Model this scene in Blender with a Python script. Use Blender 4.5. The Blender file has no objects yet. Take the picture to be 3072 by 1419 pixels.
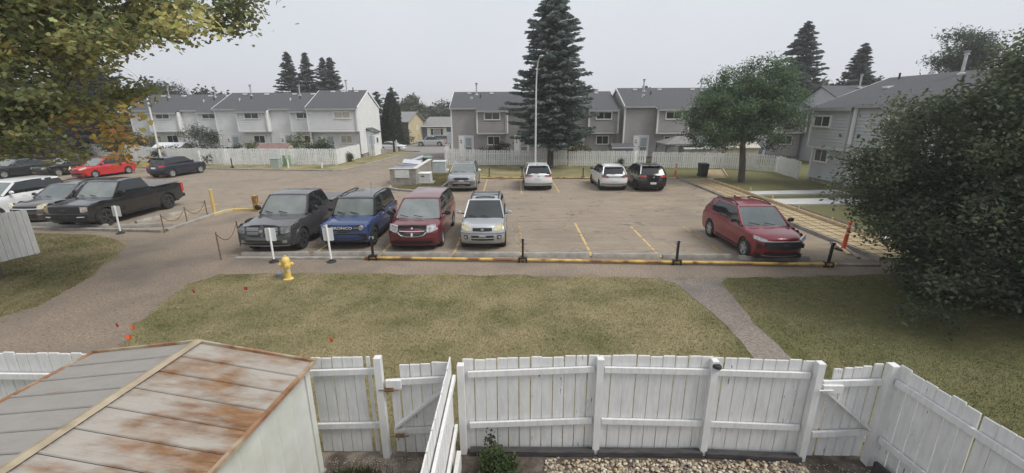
import bpy, bmesh, math, random
import numpy as np
from mathutils import Vector, Matrix, noise, geometry

# ------------------------------------------------------------------ camera, sky, sun, exposure
S = bpy.context.scene
COL = S.collection
EYE = Vector((0.0, 0.0, 5.1))
PITCH = math.radians(16.2)
ROLL = math.radians(0.28)
cam = bpy.data.cameras.new("camera")
cam.sensor_width = 36.0
cam.lens = 15.234
cam.clip_start = 0.05
cam.clip_end = 2500.0
cam_ob = bpy.data.objects.new("camera", cam)
COL.objects.link(cam_ob)
_f = Vector((0, math.cos(PITCH), -math.sin(PITCH)))
_d0 = Vector((0, -math.sin(PITCH), -math.cos(PITCH)))
_r0 = Vector((1, 0, 0))
_r = _r0 * math.cos(ROLL) + _d0 * math.sin(ROLL)
_u = -(_d0 * math.cos(ROLL) - _r0 * math.sin(ROLL))
_m = Matrix((_r, _u, -_f)).transposed().to_4x4()
_m.translation = EYE
cam_ob.matrix_world = _m
S.camera = cam_ob

SUN_EL, SUN_AZ = math.radians(52), math.radians(108)      # azimuth clockwise from +Y
world = bpy.data.worlds.new("World")
S.world = world
world.use_nodes = True
wn, wl = world.node_tree.nodes, world.node_tree.links
wn.clear()
sky = wn.new("ShaderNodeTexSky")
sky.sky_type = 'NISHITA'
sky.sun_disc = False
sky.sun_elevation = SUN_EL
sky.sun_rotation = SUN_AZ
sky.dust_density = 6.0
sky.air_density = 1.5
hs = wn.new("ShaderNodeHueSaturation")
hs.inputs['Saturation'].default_value = 0.12
mul = wn.new("ShaderNodeMix"); mul.data_type = 'RGBA'; mul.blend_type = 'MULTIPLY'
mul.inputs[0].default_value = 1.0
mul.inputs[7].default_value = (0.05, 0.05, 0.05, 1)
tc = wn.new("ShaderNodeTexCoord")
cn = wn.new("ShaderNodeTexNoise")
cn.inputs['Scale'].default_value = 1.6
cn.inputs['Detail'].default_value = 3.0
cr = wn.new("ShaderNodeValToRGB")
cr.color_ramp.elements[0].position = 0.3
cr.color_ramp.elements[0].color = (0.372, 0.388, 0.428, 1)
cr.color_ramp.elements[1].position = 0.72
cr.color_ramp.elements[1].color = (0.428, 0.448, 0.474, 1)
mx = wn.new("ShaderNodeMix"); mx.data_type = 'RGBA'
mx.inputs[0].default_value = 0.88
bg = wn.new("ShaderNodeBackground")
bg.inputs['Strength'].default_value = 1.0
out = wn.new("ShaderNodeOutputWorld")
wl.new(sky.outputs[0], hs.inputs['Color'])
wl.new(hs.outputs[0], mul.inputs[6])
wl.new(tc.outputs['Generated'], cn.inputs['Vector'])
wl.new(cn.outputs['Fac'], cr.inputs[0])
wl.new(mul.outputs[2], mx.inputs[6])
wl.new(cr.outputs[0], mx.inputs[7])
wl.new(mx.outputs[2], bg.inputs['Color'])
wl.new(bg.outputs[0], out.inputs['Surface'])

sun = bpy.data.lights.new("sun", 'SUN')
sun.energy = 1.5
sun.angle = math.radians(30)
sun.color = (1.0, 0.965, 0.92)
sun_ob = bpy.data.objects.new("sun", sun)
COL.objects.link(sun_ob)
sun_ob.rotation_euler = (math.pi / 2 - SUN_EL, 0, -SUN_AZ + math.pi)
sun_ob.rotation_euler = Vector((math.sin(SUN_AZ) * math.cos(SUN_EL), math.cos(SUN_AZ) * math.cos(SUN_EL),
                                math.sin(SUN_EL))).to_track_quat('Z', 'Y').to_euler()
S.view_settings.view_transform = 'Standard'
S.view_settings.look = 'None'
S.view_settings.exposure = 0.98
S.view_settings.gamma = 1.0
S.view_settings.use_curve_mapping = False
S.cycles.max_bounces = 6
S.cycles.transparent_max_bounces = 8

# ------------------------------------------------------------------ helpers
rnd = random.Random(11)
nr = np.random.default_rng(5)


class MB:
    """collects shapes into one mesh"""
    def __init__(self):
        self.v, self.f = [], []

    def add(self, verts, faces):
        o = len(self.v)
        self.v.extend([tuple(p) for p in verts])
        self.f.extend([tuple(i + o for i in f) for f in faces])
        return self

    def box(self, x0, x1, y0, y1, z0, z1):
        return self.add([(x0, y0, z0), (x1, y0, z0), (x1, y1, z0), (x0, y1, z0),
                         (x0, y0, z1), (x1, y0, z1), (x1, y1, z1), (x0, y1, z1)],
                        [(0, 3, 2, 1), (4, 5, 6, 7), (0, 1, 5, 4), (1, 2, 6, 5), (2, 3, 7, 6), (3, 0, 4, 7)])

    def bar(self, p, q, w, h, up=(0, 0, 1)):
        p, q = Vector(p), Vector(q)
        d = (q - p).normalized()
        up = Vector(up)
        s = d.cross(up)
        if s.length < 1e-4:
            s = d.cross(Vector((1, 0, 0)))
        s.normalize()
        u = s.cross(d)
        a, b = s * w / 2, u * h / 2
        vs = [p - a - b, p + a - b, p + a + b, p - a + b, q - a - b, q + a - b, q + a + b, q - a + b]
        return self.add(vs, [(0, 1, 2, 3), (7, 6, 5, 4), (0, 4, 5, 1), (1, 5, 6, 2), (2, 6, 7, 3), (3, 7, 4, 0)])

    def tube(self, pts, r, n=8, cap=True):
        pts = [Vector(p) for p in pts]
        rs = r if isinstance(r, (list, tuple)) else [r] * len(pts)
        vs, fs = [], []
        pu = None
        for i, p in enumerate(pts):
            d = (pts[min(i + 1, len(pts) - 1)] - pts[max(i - 1, 0)])
            d = d.normalized() if d.length > 1e-9 else Vector((0, 0, 1))
            if pu is None:
                a = d.cross(Vector((0, 0, 1)))
                if a.length < 1e-3:
                    a = d.cross(Vector((1, 0, 0)))
            else:
                a = pu - d * pu.dot(d)
            a.normalize(); pu = a
            b = d.cross(a)
            for k in range(n):
                t = 2 * math.pi * k / n
                vs.append(p + (a * math.cos(t) + b * math.sin(t)) * rs[i])
        for i in range(len(pts) - 1):
            for k in range(n):
                k2 = (k + 1) % n
                fs.append((i * n + k, i * n + k2, (i + 1) * n + k2, (i + 1) * n + k))
        if cap:
            fs.append(tuple(reversed(range(n))))
            fs.append(tuple(range((len(pts) - 1) * n, len(pts) * n)))
        return self.add(vs, fs)

    def lathe(self, prof, n=16, c=(0, 0, 0), axis='z', ends=True):
        vs, fs = [], []
        for (r, z) in prof:
            for k in range(n):
                t = 2 * math.pi * k / n
                x, y = r * math.cos(t), r * math.sin(t)
                p = (x, y, z) if axis == 'z' else ((z, x, y) if axis == 'x' else (y, z, x))
                vs.append((p[0] + c[0], p[1] + c[1], p[2] + c[2]))
        m = len(prof)
        for i in range(m - 1):
            for k in range(n):
                k2 = (k + 1) % n
                fs.append((i * n + k, i * n + k2, (i + 1) * n + k2, (i + 1) * n + k))
        if ends and prof[0][0] > 1e-6:
            fs.append(tuple(reversed(range(n))))
        if ends and prof[-1][0] > 1e-6:
            fs.append(tuple(range((m - 1) * n, m * n)))
        return self.add(vs, fs)

    def prism(self, poly, z0, z1):
        n = len(poly)
        vs = [(x, y, z0) for x, y in poly] + [(x, y, z1) for x, y in poly]
        tri = geometry.tessellate_polygon([[Vector((x, y, 0)) for x, y in poly]])
        fs = [tuple(reversed(t)) for t in tri] + [tuple(i + n for i in t) for t in tri]
        fs += [(i, (i + 1) % n, (i + 1) % n + n, i + n) for i in range(n)]
        return self.add(vs, fs)

    def extr_x(self, poly, x0, x1):
        """polygon given in (y, z) pushed along x"""
        n = len(poly)
        vs = [(x0, y, z) for y, z in poly] + [(x1, y, z) for y, z in poly]
        tri = geometry.tessellate_polygon([[Vector((y, z, 0)) for y, z in poly]])
        fs = [tuple(reversed(t)) for t in tri] + [tuple(i + n for i in t) for t in tri]
        fs += [(i, (i + 1) % n, (i + 1) % n + n, i + n) for i in range(n)]
        return self.add(vs, fs)

    def mesh(self, name, smooth=None, fix=True):
        me = bpy.data.meshes.new(name)
        me.from_pydata([tuple(p) for p in self.v], [], self.f)
        if fix:
            b = bmesh.new(); b.from_mesh(me)
            bmesh.ops.recalc_face_normals(b, faces=b.faces)
            b.to_mesh(me); b.free()
        if smooth is not None:
            me.polygons.foreach_set("use_smooth", [True] * len(me.polygons))
            if smooth > 0:
                me.set_sharp_from_angle(angle=math.radians(smooth))
        return me

    def build(self, name, mat, parent=None, smooth=None, loc=None, fix=True):
        return link(name, self.mesh(name, smooth, fix), mat, parent, loc)


def link(name, me, mat=None, parent=None, loc=None, rz=0.0):
    o = bpy.data.objects.new(name, me)
    COL.objects.link(o)
    if mat is not None and me is not None and len(me.materials) == 0:
        me.materials.append(mat)
    if parent is not None:
        o.parent = parent
    if loc is not None:
        o.location = loc
    o.rotation_euler.z = rz
    return o


def tag(o, label, cat, group=None):
    o["label"] = label
    o["category"] = cat
    if group:
        o["group"] = group
    return o


def thing(name, label, cat, loc=(0, 0, 0), rz=0.0, group=None):
    o = bpy.data.objects.new(name, None)
    COL.objects.link(o)
    o.location = loc
    o.rotation_euler.z = rz
    o.empty_display_size = 0.2
    return tag(o, label, cat, group)


def kind(o, k):
    o["kind"] = k
    return o


def copy_tree(o, parent=None):
    c = o.copy()
    COL.objects.link(c)
    c.parent = parent
    for ch in list(o.children):
        copy_tree(ch, c)
    return c


def poly_mesh(name, verts, k, colors=None, smooth=False):
    """verts: (N*k, 3) array, one k-gon per k vertices, with an optional colour per vertex"""
    n = len(verts)
    me = bpy.data.meshes.new(name)
    me.vertices.add(n)
    me.vertices.foreach_set("co", np.asarray(verts, dtype=np.float32).ravel())
    me.loops.add(n)
    me.loops.foreach_set("vertex_index", np.arange(n, dtype=np.int32))
    m = n // k
    me.polygons.add(m)
    me.polygons.foreach_set("loop_start", np.arange(0, n, k, dtype=np.int32))
    me.polygons.foreach_set("loop_total", np.full(m, k, dtype=np.int32))
    if colors is not None:
        a = me.color_attributes.new("tint", 'FLOAT_COLOR', 'POINT')
        c4 = np.ones((n, 4), dtype=np.float32)
        c4[:, :3] = colors
        a.data.foreach_set("color", c4.ravel())
    me.update(calc_edges=True)
    if smooth:
        me.polygons.foreach_set("use_smooth", [True] * m)
    return me


# ------------------------------------------------------------------ materials
MATS = {}


def node_mat(name):
    m = bpy.data.materials.new(name)
    m.use_nodes = True
    n, l = m.node_tree.nodes, m.node_tree.links
    return m, n, l, n["Principled BSDF"]


def pm(name, c1, c2=None, scale=4.0, detail=5.0, rough=0.8, bump=0.0, bscale=None, metal=0.0, coat=0.0,
       lo=0.35, hi=0.65, world_pos=False, stretch=(1, 1, 1), spec=0.4, c3=None, s3=0.7, lo3=0.5, hi3=0.7, bdist=0.02):
    if name in MATS:
        return MATS[name]
    m, n, l, p = node_mat(name)
    p.inputs['Roughness'].default_value = rough
    p.inputs['Metallic'].default_value = metal
    p.inputs['Coat Weight'].default_value = coat
    p.inputs['Coat Roughness'].default_value = 0.06
    p.inputs['Specular IOR Level'].default_value = spec
    p.inputs['Base Color'].default_value = (*c1, 1)
    if c2 is not None or bump > 0:
        if world_pos:
            g = n.new("ShaderNodeNewGeometry"); src = g.outputs['Position']
        else:
            g = n.new("ShaderNodeTexCoord"); src = g.outputs['Object']
        mp = n.new("ShaderNodeMapping")
        mp.inputs['Scale'].default_value = stretch
        l.new(src, mp.inputs['Vector'])
        src = mp.outputs[0]
        if c2 is not None:
            t = n.new("ShaderNodeTexNoise")
            t.inputs['Scale'].default_value = scale
            t.inputs['Detail'].default_value = detail
            t.inputs['Roughness'].default_value = 0.62
            l.new(src, t.inputs['Vector'])
            r = n.new("ShaderNodeValToRGB")
            r.color_ramp.elements[0].position = lo
            r.color_ramp.elements[0].color = (*c1, 1)
            r.color_ramp.elements[1].position = hi
            r.color_ramp.elements[1].color = (*c2, 1)
            l.new(t.outputs['Fac'], r.inputs[0])
            col = r.outputs[0]
            if c3 is not None:
                t3 = n.new("ShaderNodeTexNoise")
                t3.inputs['Scale'].default_value = s3
                t3.inputs['Detail'].default_value = 4
                l.new(src, t3.inputs['Vector'])
                mr = n.new("ShaderNodeMapRange")
                mr.inputs[1].default_value = lo3
                mr.inputs[2].default_value = hi3
                l.new(t3.outputs['Fac'], mr.inputs[0])
                mm = n.new("ShaderNodeMix"); mm.data_type = 'RGBA'
                l.new(mr.outputs[0], mm.inputs[0])
                l.new(col, mm.inputs[6])
                mm.inputs[7].default_value = (*c3, 1)
                col = mm.outputs[2]
            l.new(col, p.inputs['Base Color'])
        if bump > 0:
            tb = n.new("ShaderNodeTexNoise")
            tb.inputs['Scale'].default_value = bscale or scale * 6
            tb.inputs['Detail'].default_value = 3
            l.new(src, tb.inputs['Vector'])
            b = n.new("ShaderNodeBump")
            b.inputs['Strength'].default_value = bump
            b.inputs['Distance'].default_value = bdist
            l.new(tb.outputs['Fac'], b.inputs['Height'])
            l.new(b.outputs[0], p.inputs['Normal'])
    MATS[name] = m
    return m


def paint(name, c, rough=0.32, metal=0.25, dust=0.3):
    if name in MATS:
        return MATS[name]
    return pm(name, tuple(v * 0.97 for v in c), tuple(v * (1 - 0.15 * dust) + 0.09 * dust * 0.4 for v in c), scale=2.2,
              rough=rough, metal=metal, coat=0.8, spec=0.5)


def leaf_mat(name, trans=0.4, rough=0.7):
    if name in MATS:
        return MATS[name]
    m, n, l, p = node_mat(name)
    a = n.new("ShaderNodeAttribute"); a.attribute_name = "tint"
    l.new(a.outputs['Color'], p.inputs['Base Color'])
    p.inputs['Roughness'].default_value = rough
    p.inputs['Specular IOR Level'].default_value = 0.16
    t = n.new("ShaderNodeBsdfTranslucent")
    l.new(a.outputs['Color'], t.inputs['Color'])
    mix = n.new("ShaderNodeMixShader"); mix.inputs[0].default_value = trans
    l.new(p.outputs[0], mix.inputs[1]); l.new(t.outputs[0], mix.inputs[2])
    l.new(mix.outputs[0], n["Material Output"].inputs['Surface'])
    MATS[name] = m
    return m


def lawn_mat(name):
    """patchy dry lawn, coloured by place so that the sheet and its blades agree"""
    if name in MATS:
        return MATS[name]
    m, n, l, p = node_mat(name)
    g = n.new("ShaderNodeNewGeometry")
    def nz(scale, detail, rgh=0.6):
        t = n.new("ShaderNodeTexNoise"); t.inputs['Scale'].default_value = scale
        t.inputs['Detail'].default_value = detail; t.inputs['Roughness'].default_value = rgh
        l.new(g.outputs['Position'], t.inputs['Vector']); return t.outputs['Fac']
    def ramp(fac, a, b, ca, cb):
        r = n.new("ShaderNodeValToRGB"); r.color_ramp.elements[0].position = a; r.color_ramp.elements[1].position = b
        r.color_ramp.elements[0].color = (*ca, 1); r.color_ramp.elements[1].color = (*cb, 1)
        l.new(fac, r.inputs[0]); return r.outputs[0]
    def mix(f, a, b, c=None):
        x = n.new("ShaderNodeMix"); x.data_type = 'RGBA'
        if isinstance(f, float): x.inputs[0].default_value = f
        else: l.new(f, x.inputs[0])
        l.new(a, x.inputs[6]); l.new(b, x.inputs[7]); return x.outputs[2]
    green = ramp(nz(9.0, 6), 0.3, 0.75, (0.102, 0.106, 0.042), (0.205, 0.195, 0.085))
    straw = ramp(nz(14.0, 6), 0.3, 0.75, (0.225, 0.190, 0.10), (0.40, 0.34, 0.195))
    f = n.new("ShaderNodeMapRange"); f.inputs[1].default_value = 0.36; f.inputs[2].default_value = 0.58
    l.new(nz(0.42, 7, 0.68), f.inputs[0])
    c = mix(f.outputs[0], green, straw)
    # greener grass east of the footpath, with the shrub's shade painted into its colour
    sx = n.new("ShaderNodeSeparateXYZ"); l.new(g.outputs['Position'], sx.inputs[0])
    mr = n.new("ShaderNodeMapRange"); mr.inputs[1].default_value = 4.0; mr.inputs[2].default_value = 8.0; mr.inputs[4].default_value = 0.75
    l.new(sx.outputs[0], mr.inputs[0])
    lush_shaded = ramp(nz(5.0, 6), 0.3, 0.7, (0.082, 0.092, 0.038), (0.165, 0.165, 0.07))
    c = mix(mr.outputs[0], c, lush_shaded)
    l.new(c, p.inputs['Base Color'])
    p.inputs['Roughness'].default_value = 0.95
    p.inputs['Specular IOR Level'].default_value = 0.15
    b = n.new("ShaderNodeBump"); b.inputs['Strength'].default_value = 0.9; b.inputs['Distance'].default_value = 0.05
    l.new(nz(38.0, 4), b.inputs['Height']); l.new(b.outputs[0], p.inputs['Normal'])
    MATS[name] = m
    return m


def asphalt_mat(name):
    if name in MATS:
        return MATS[name]
    m, n, l, p = node_mat(name)
    g = n.new("ShaderNodeNewGeometry")
    def nz(scale, detail, rgh=0.6, st=None):
        t = n.new("ShaderNodeTexNoise"); t.inputs['Scale'].default_value = scale
        t.inputs['Detail'].default_value = detail; t.inputs['Roughness'].default_value = rgh
        if st:
            mp = n.new("ShaderNodeMapping"); mp.inputs['Scale'].default_value = st
            l.new(g.outputs['Position'], mp.inputs[0]); l.new(mp.outputs[0], t.inputs['Vector'])
        else:
            l.new(g.outputs['Position'], t.inputs['Vector'])
        return t.outputs['Fac']
    def mr(fac, a, b, c=0.0, d=1.0):
        x = n.new("ShaderNodeMapRange"); x.inputs[1].default_value = a; x.inputs[2].default_value = b
        x.inputs[3].default_value = c; x.inputs[4].default_value = d
        l.new(fac, x.inputs[0]); return x.outputs[0]
    def mix(f, a, b):
        x = n.new("ShaderNodeMix"); x.data_type = 'RGBA'; l.new(f, x.inputs[0])
        if isinstance(a, tuple): x.inputs[6].default_value = (*a, 1)
        else: l.new(a, x.inputs[6])
        if isinstance(b, tuple): x.inputs[7].default_value = (*b, 1)
        else: l.new(b, x.inputs[7])
        return x.outputs[2]
    c = mix(mr(nz(26.0, 5, 0.75), 0.3, 0.7), (0.175, 0.144, 0.112), (0.315, 0.262, 0.205))
    # dust and sand blown over it, thicker towards the new walkway
    sx = n.new("ShaderNodeSeparateXYZ"); l.new(g.outputs['Position'], sx.inputs[0])
    near = mr(sx.outputs[0], 3.0, 11.5, 0.18, 0.85)
    dust = n.new("ShaderNodeMath"); dust.operation = 'MULTIPLY'
    l.new(mr(nz(0.5, 6, 0.7, (0.6, 1.6, 1)), 0.4, 0.7), dust.inputs[0]); l.new(near, dust.inputs[1])
    c = mix(dust.outputs[0], c, (0.38, 0.31, 0.21))
    # tyre-swept streaks of pale dust and dark bare bitumen
    c = mix(mr(nz(1.3, 7, 0.72, (0.5, 2.2, 1)), 0.50, 0.70, 0.0, 0.5), c, (0.40, 0.345, 0.27))
    c = mix(mr(nz(2.1, 7, 0.75, (0.6, 1.6, 1)), 0.52, 0.72, 0.0, 0.5), c, (0.125, 0.105, 0.086))
    # oil stains, patches
    c = mix(mr(nz(0.95, 4, 0.7), 0.58, 0.70, 0.0, 0.7), c, (0.07, 0.06, 0.05))
    c = mix(mr(nz(0.16, 2, 0.5), 0.5, 0.62, 0.0, 0.3), c, (0.12, 0.105, 0.088))
    # cracks
    vo = n.new("ShaderNodeTexVoronoi"); vo.feature = 'DISTANCE_TO_EDGE'; vo.inputs['Scale'].default_value = 0.33
    dv = n.new("ShaderNodeVectorMath"); dv.operation = 'ADD'
    t = n.new("ShaderNodeTexNoise"); t.inputs['Scale'].default_value = 1.1; t.inputs['Detail'].default_value = 6
    l.new(g.outputs['Position'], t.inputs['Vector']); l.new(g.outputs['Position'], dv.inputs[0]); l.new(t.outputs['Color'], dv.inputs[1])
    l.new(dv.outputs[0], vo.inputs['Vector'])
    c = mix(mr(vo.outputs['Distance'], 0.0, 0.012, 0.38, 0.0), c, (0.06, 0.052, 0.043))
    l.new(c, p.inputs['Base Color'])
    p.inputs['Roughness'].default_value = 0.9
    p.inputs['Specular IOR Level'].default_value = 0.25
    b = n.new("ShaderNodeBump"); b.inputs['Strength'].default_value = 0.5; b.inputs['Distance'].default_value = 0.01
    l.new(nz(60.0, 3), b.inputs['Height']); l.new(b.outputs[0], p.inputs['Normal'])
    MATS[name] = m
    return m


WHITEWOOD = pm("white painted wood", (0.55, 0.55, 0.54), (0.68, 0.68, 0.668), scale=3.0, rough=0.65, bump=0.12, bscale=9, stretch=(6, 6, 1), lo=0.25, hi=0.6, world_pos=True)
OLDWHITE = pm("worn white painted boards", (0.66, 0.665, 0.655), (0.79, 0.795, 0.78), scale=2.0, rough=0.75, stretch=(5, 5, 0.8), c3=(0.34, 0.33, 0.31), s3=3.0, lo3=0.66, hi3=0.82, world_pos=True)
CONC = pm("weathered concrete", (0.225, 0.21, 0.185), (0.35, 0.33, 0.295), scale=3.0, rough=0.9, bump=0.3, bscale=40, c3=(0.17, 0.155, 0.13), s3=1.2, lo3=0.55, hi3=0.75, world_pos=True)
NEWCONC = pm("fresh pale concrete", (0.43, 0.43, 0.415), (0.51, 0.51, 0.495), scale=1.5, rough=0.85, bump=0.1, bscale=60, world_pos=True)
BLACKP = pm("black plastic", (0.018, 0.018, 0.019), (0.028, 0.028, 0.03), scale=6, rough=0.55)
BLACKM = pm("black painted metal", (0.015, 0.015, 0.016), (0.03, 0.03, 0.03), scale=5, rough=0.4)
RUBBER = pm("tyre rubber", (0.016, 0.016, 0.017), (0.035, 0.034, 0.032), scale=7, rough=0.85)
GALV = pm("galvanised steel", (0.42, 0.43, 0.44), (0.55, 0.56, 0.57), scale=2.5, rough=0.45, metal=0.7)
WHITEM = pm("white enamel", (0.74, 0.74, 0.73), (0.82, 0.82, 0.81), scale=3, rough=0.4)
LUMBER = pm("raw form lumber", (0.50, 0.38, 0.21), (0.66, 0.53, 0.33), scale=3, rough=0.8, stretch=(1, 1, 6), bump=0.1, world_pos=True)
STEELRUST = pm("rusty rebar", (0.12, 0.07, 0.04), (0.2, 0.12, 0.07), scale=9, rough=0.85)
YELLOWP = pm("chipped yellow paint", (0.58, 0.37, 0.08), (0.66, 0.45, 0.13), scale=2.5, rough=0.6, c3=(0.22, 0.105, 0.045), s3=2.2, lo3=0.44, hi3=0.60, world_pos=True)
CHROME = pm("chrome", (0.72, 0.73, 0.74), rough=0.12, metal=1.0)
GLASSD = pm("window glass dark", (0.012, 0.013, 0.015), (0.03, 0.031, 0.034), scale=0.8, rough=0.07, spec=0.6)
CARGLASS = pm("car glass", (0.012, 0.015, 0.016), rough=0.04, spec=0.75)
WSHIELD = pm("windshield glass", (0.13, 0.15, 0.145), (0.20, 0.22, 0.21), scale=1.2, rough=0.05, spec=0.9)  # pale base colour stands in for reflected sky and the cabin behind
LAMPGLASS = pm("headlamp lens", (0.22, 0.225, 0.225), (0.62, 0.63, 0.63), scale=13, rough=0.12, metal=0.4, coat=1.0)
LAMPYEL = pm("yellowed headlamp lens", (0.52, 0.46, 0.28), (0.66, 0.60, 0.42), scale=9, rough=0.2, coat=0.8)
AMBER = pm("amber lens", (0.62, 0.22, 0.03), rough=0.15, coat=1.0)
REDLENS = pm("red tail lamp lens", (0.38, 0.012, 0.015), (0.55, 0.06, 0.05), scale=8, rough=0.12, coat=1.0)
PLATE = pm("licence plate", (0.66, 0.67, 0.68), (0.45, 0.47, 0.5), scale=40, rough=0.5, lo=0.55, hi=0.6)
ORANGE = pm("orange plastic", (0.75, 0.10, 0.035), (0.82, 0.15, 0.05), scale=3, rough=0.5)
BARK = pm("bark", (0.075, 0.06, 0.048), (0.15, 0.125, 0.105), scale=6, rough=0.95, bump=0.8, bscale=14, stretch=(1, 1, 0.25))
DARKBARK = pm("dark conifer bark", (0.05, 0.04, 0.034), (0.10, 0.085, 0.075), scale=6, rough=0.95, bump=0.8, bscale=14, stretch=(1, 1, 0.3))
LEAF = leaf_mat("leaf")
NEEDLE = leaf_mat("needles", 0.3, 0.8)

# ------------------------------------------------------------------ ground, lot, paths, kerbs
def smooth01(t):
    t = max(0.0, min(1.0, t))
    return t * t * (3 - 2 * t)


def hgt(y):
    """the land falls gently beyond the houses"""
    return -1.65 * smooth01((y - 50.0) / 36.0)


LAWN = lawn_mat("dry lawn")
ASPH = asphalt_mat("dusty asphalt")
PATHM = pm("gravelly worn path", (0.17, 0.132, 0.10), (0.39, 0.315, 0.24), scale=17, detail=8, rough=0.95, bump=0.9, bscale=70, world_pos=True,
           c3=(0.185, 0.155, 0.127), s3=0.45, lo3=0.45, hi3=0.7, bdist=0.03, lo=0.3, hi=0.7)
STREETM = pm("street asphalt", (0.19, 0.175, 0.16), (0.26, 0.24, 0.22), scale=6, rough=0.9, bump=0.3, bscale=60, world_pos=True)
SAND = pm("sand bed", (0.36, 0.285, 0.165), (0.47, 0.385, 0.24), scale=2.2, detail=8, rough=0.95, bump=0.4, bscale=30, world_pos=True)
SOIL = pm("dark garden soil", (0.055, 0.043, 0.034), (0.11, 0.09, 0.07), scale=7, rough=1.0, bump=0.9, bscale=26, world_pos=True, c3=(0.19, 0.165, 0.14), s3=2.2, lo3=0.55, hi3=0.72)


def grid_sheet(name, xs, ys, dz, mat):
    xs, ys = list(xs), list(ys)
    vs = [(x, y, hgt(y) + dz) for y in ys for x in xs]
    n = len(xs)
    fs = [(j * n + i, j * n + i + 1, (j + 1) * n + i + 1, (j + 1) * n + i) for j in range(len(ys) - 1) for i in range(n - 1)]
    me = bpy.data.meshes.new(name)
    me.from_pydata(vs, [], fs)
    me.polygons.foreach_set("use_smooth", [True] * len(me.polygons))
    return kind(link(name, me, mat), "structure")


YS = [-12, -4, 4, 12, 20, 30, 40, 46] + [48 + 2 * i for i in range(21)] + [95, 110, 150, 220, 320, 480, 700]
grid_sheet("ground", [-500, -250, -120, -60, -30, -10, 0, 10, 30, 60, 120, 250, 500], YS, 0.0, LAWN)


def ragged(pts, step=0.3, amp=0.05, closed=True, seed=0):
    out, n = [], len(pts)
    for i in range(n if closed else n - 1):
        a, b = Vector((*pts[i], 0)), Vector((*pts[(i + 1) % n], 0))
        k = max(1, int((b - a).length / step))
        for j in range(k):
            p = a.lerp(b, j / k)
            q = noise.noise_vector(Vector((p.x * 1.3, p.y * 1.3, seed))) + 0.6 * noise.noise_vector(Vector((p.x * 4.1, p.y * 4.1, seed + 7)))
            out.append((p.x + q.x * amp * 1.6, p.y + q.y * amp * 1.6))
    return out


def flat(name, pts, z, mat, rag=0.0, k="structure", seed=0):
    if rag:
        pts = ragged(pts, 0.3, rag, seed=seed)
    tri = geometry.tessellate_polygon([[Vector((x, y, 0)) for x, y in pts]])
    me = bpy.data.meshes.new(name)
    vs = [(x, y, z) for x, y in pts]
    fs = []
    for a, b, c in tri:
        n = (Vector(vs[b]) - Vector(vs[a])).cross(Vector(vs[c]) - Vector(vs[a]))
        fs.append((a, b, c) if n.z > 0 else (a, c, b))
    me.from_pydata(vs, [], fs)
    return kind(link(name, me, mat), k)


GRAVEL_POLY = [(-8.6, 7.5), (-8.83, 8.45), (-9.31, 9.54), (-9.78, 11.02), (-10.04, 12.4), (-9.52, 13.3), (-7.68, 13.33), (-3.73, 13.2),
               (1.42, 12.96), (4.53, 12.75), (6.77, 12.72), (12.0, 13.0), (14.5, 13.2), (14.6, 14.3), (12.7, 14.4), (-10.0, 15.2), (-10.6, 22.6),
               (-13.5, 22.9), (-15.2, 22.9), (-15.3, 18.6), (-24, 19.35), (-24, 18.8), (-18.1, 18.1), (-16.56, 17.4), (-15.26, 16.4), (-14.45, 14.95),
               (-13.4, 12.5), (-12.99, 10.9), (-13.6, 9.5), (-14.5, 6.0), (-9.3, 6.0)]
FOOT_POLY = [(4.53, 12.8), (4.98, 12.26), (5.17, 10.97), (5.28, 9.59), (5.15, 8.09), (5.1, 5.7), (5.95, 5.7), (5.94, 8.08), (5.96, 9.58), (6.24, 11.36), (6.41, 12.33), (6.85, 12.8)]
flat("path", GRAVEL_POLY, 0.006, PATHM, rag=0.15, seed=3)
FOOTM = pm("worn grey asphalt path", (0.155, 0.133, 0.112), (0.29, 0.252, 0.212), scale=15, detail=8, rough=0.95, bump=0.8, bscale=60, world_pos=True, c3=(0.13, 0.12, 0.108), s3=0.8, lo3=0.5, hi3=0.7)
flat("footpath", FOOT_POLY, 0.010, FOOTM, rag=0.05, seed=8)
LOT_POLY = [(-10.4, 15.1), (12.74, 14.3), (12.74, 33.2), (5.5, 33.4), (-2.3, 33.8), (-5.0, 34.6), (-6.9, 36.6), (-6.9, 50), (-13.45, 50), (-15.0, 38.4),
            (-27.2, 40.2), (-36, 41.5), (-70, 45.5), (-70, 22.6), (-24, 19.4), (-15.45, 18.6), (-15.2, 22.7), (-13.6, 22.75), (-10.7, 22.6)]
flat("parking_lot", LOT_POLY, 0.012, ASPH, rag=0.03, seed=5)
# access road over the slope, then the cross street
rows = [50 + 2 * i for i in range(11)]
lx = {50: -13.45, 52: -13.3, 54: -12.9, 56: -12.5, 58: -12.1, 60: -12.2, 62: -12.9, 64: -14.2, 66: -17, 68: -26, 70: -60}
rx = {50: -6.9, 52: -6.9, 54: -6.9, 56: -6.9, 58: -6.9, 60: -6.8, 62: -6.4, 64: -5.4, 66: -3, 68: 6, 70: 40}
me = bpy.data.meshes.new("road")
vv, ff = [], []
for i, y in enumerate(rows):
    for j in range(9):
        vv.append((lx[y] + (rx[y] - lx[y]) * j / 8, y, hgt(y) + 0.02))
for i in range(len(rows) - 1):
    for j in range(8):
        ff.append((i * 9 + j, i * 9 + j + 1, i * 9 + j + 10, i * 9 + j + 9))
me.from_pydata(vv, [], ff)
kind(link("road", me, STREETM), "structure")
grid_sheet("street", [-140, -60, -20, 0, 40, 140], [70 + 2 * i for i in range(11)], 0.02, STREETM)
SIDEW = pm("pale sidewalk", (0.50, 0.49, 0.46), (0.60, 0.59, 0.56), scale=2, rough=0.9, world_pos=True)
grid_sheet("pavement", [-140, -60, -20, 0, 40, 140], [90.3, 91.0, 91.8], 0.05, SIDEW)


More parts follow.
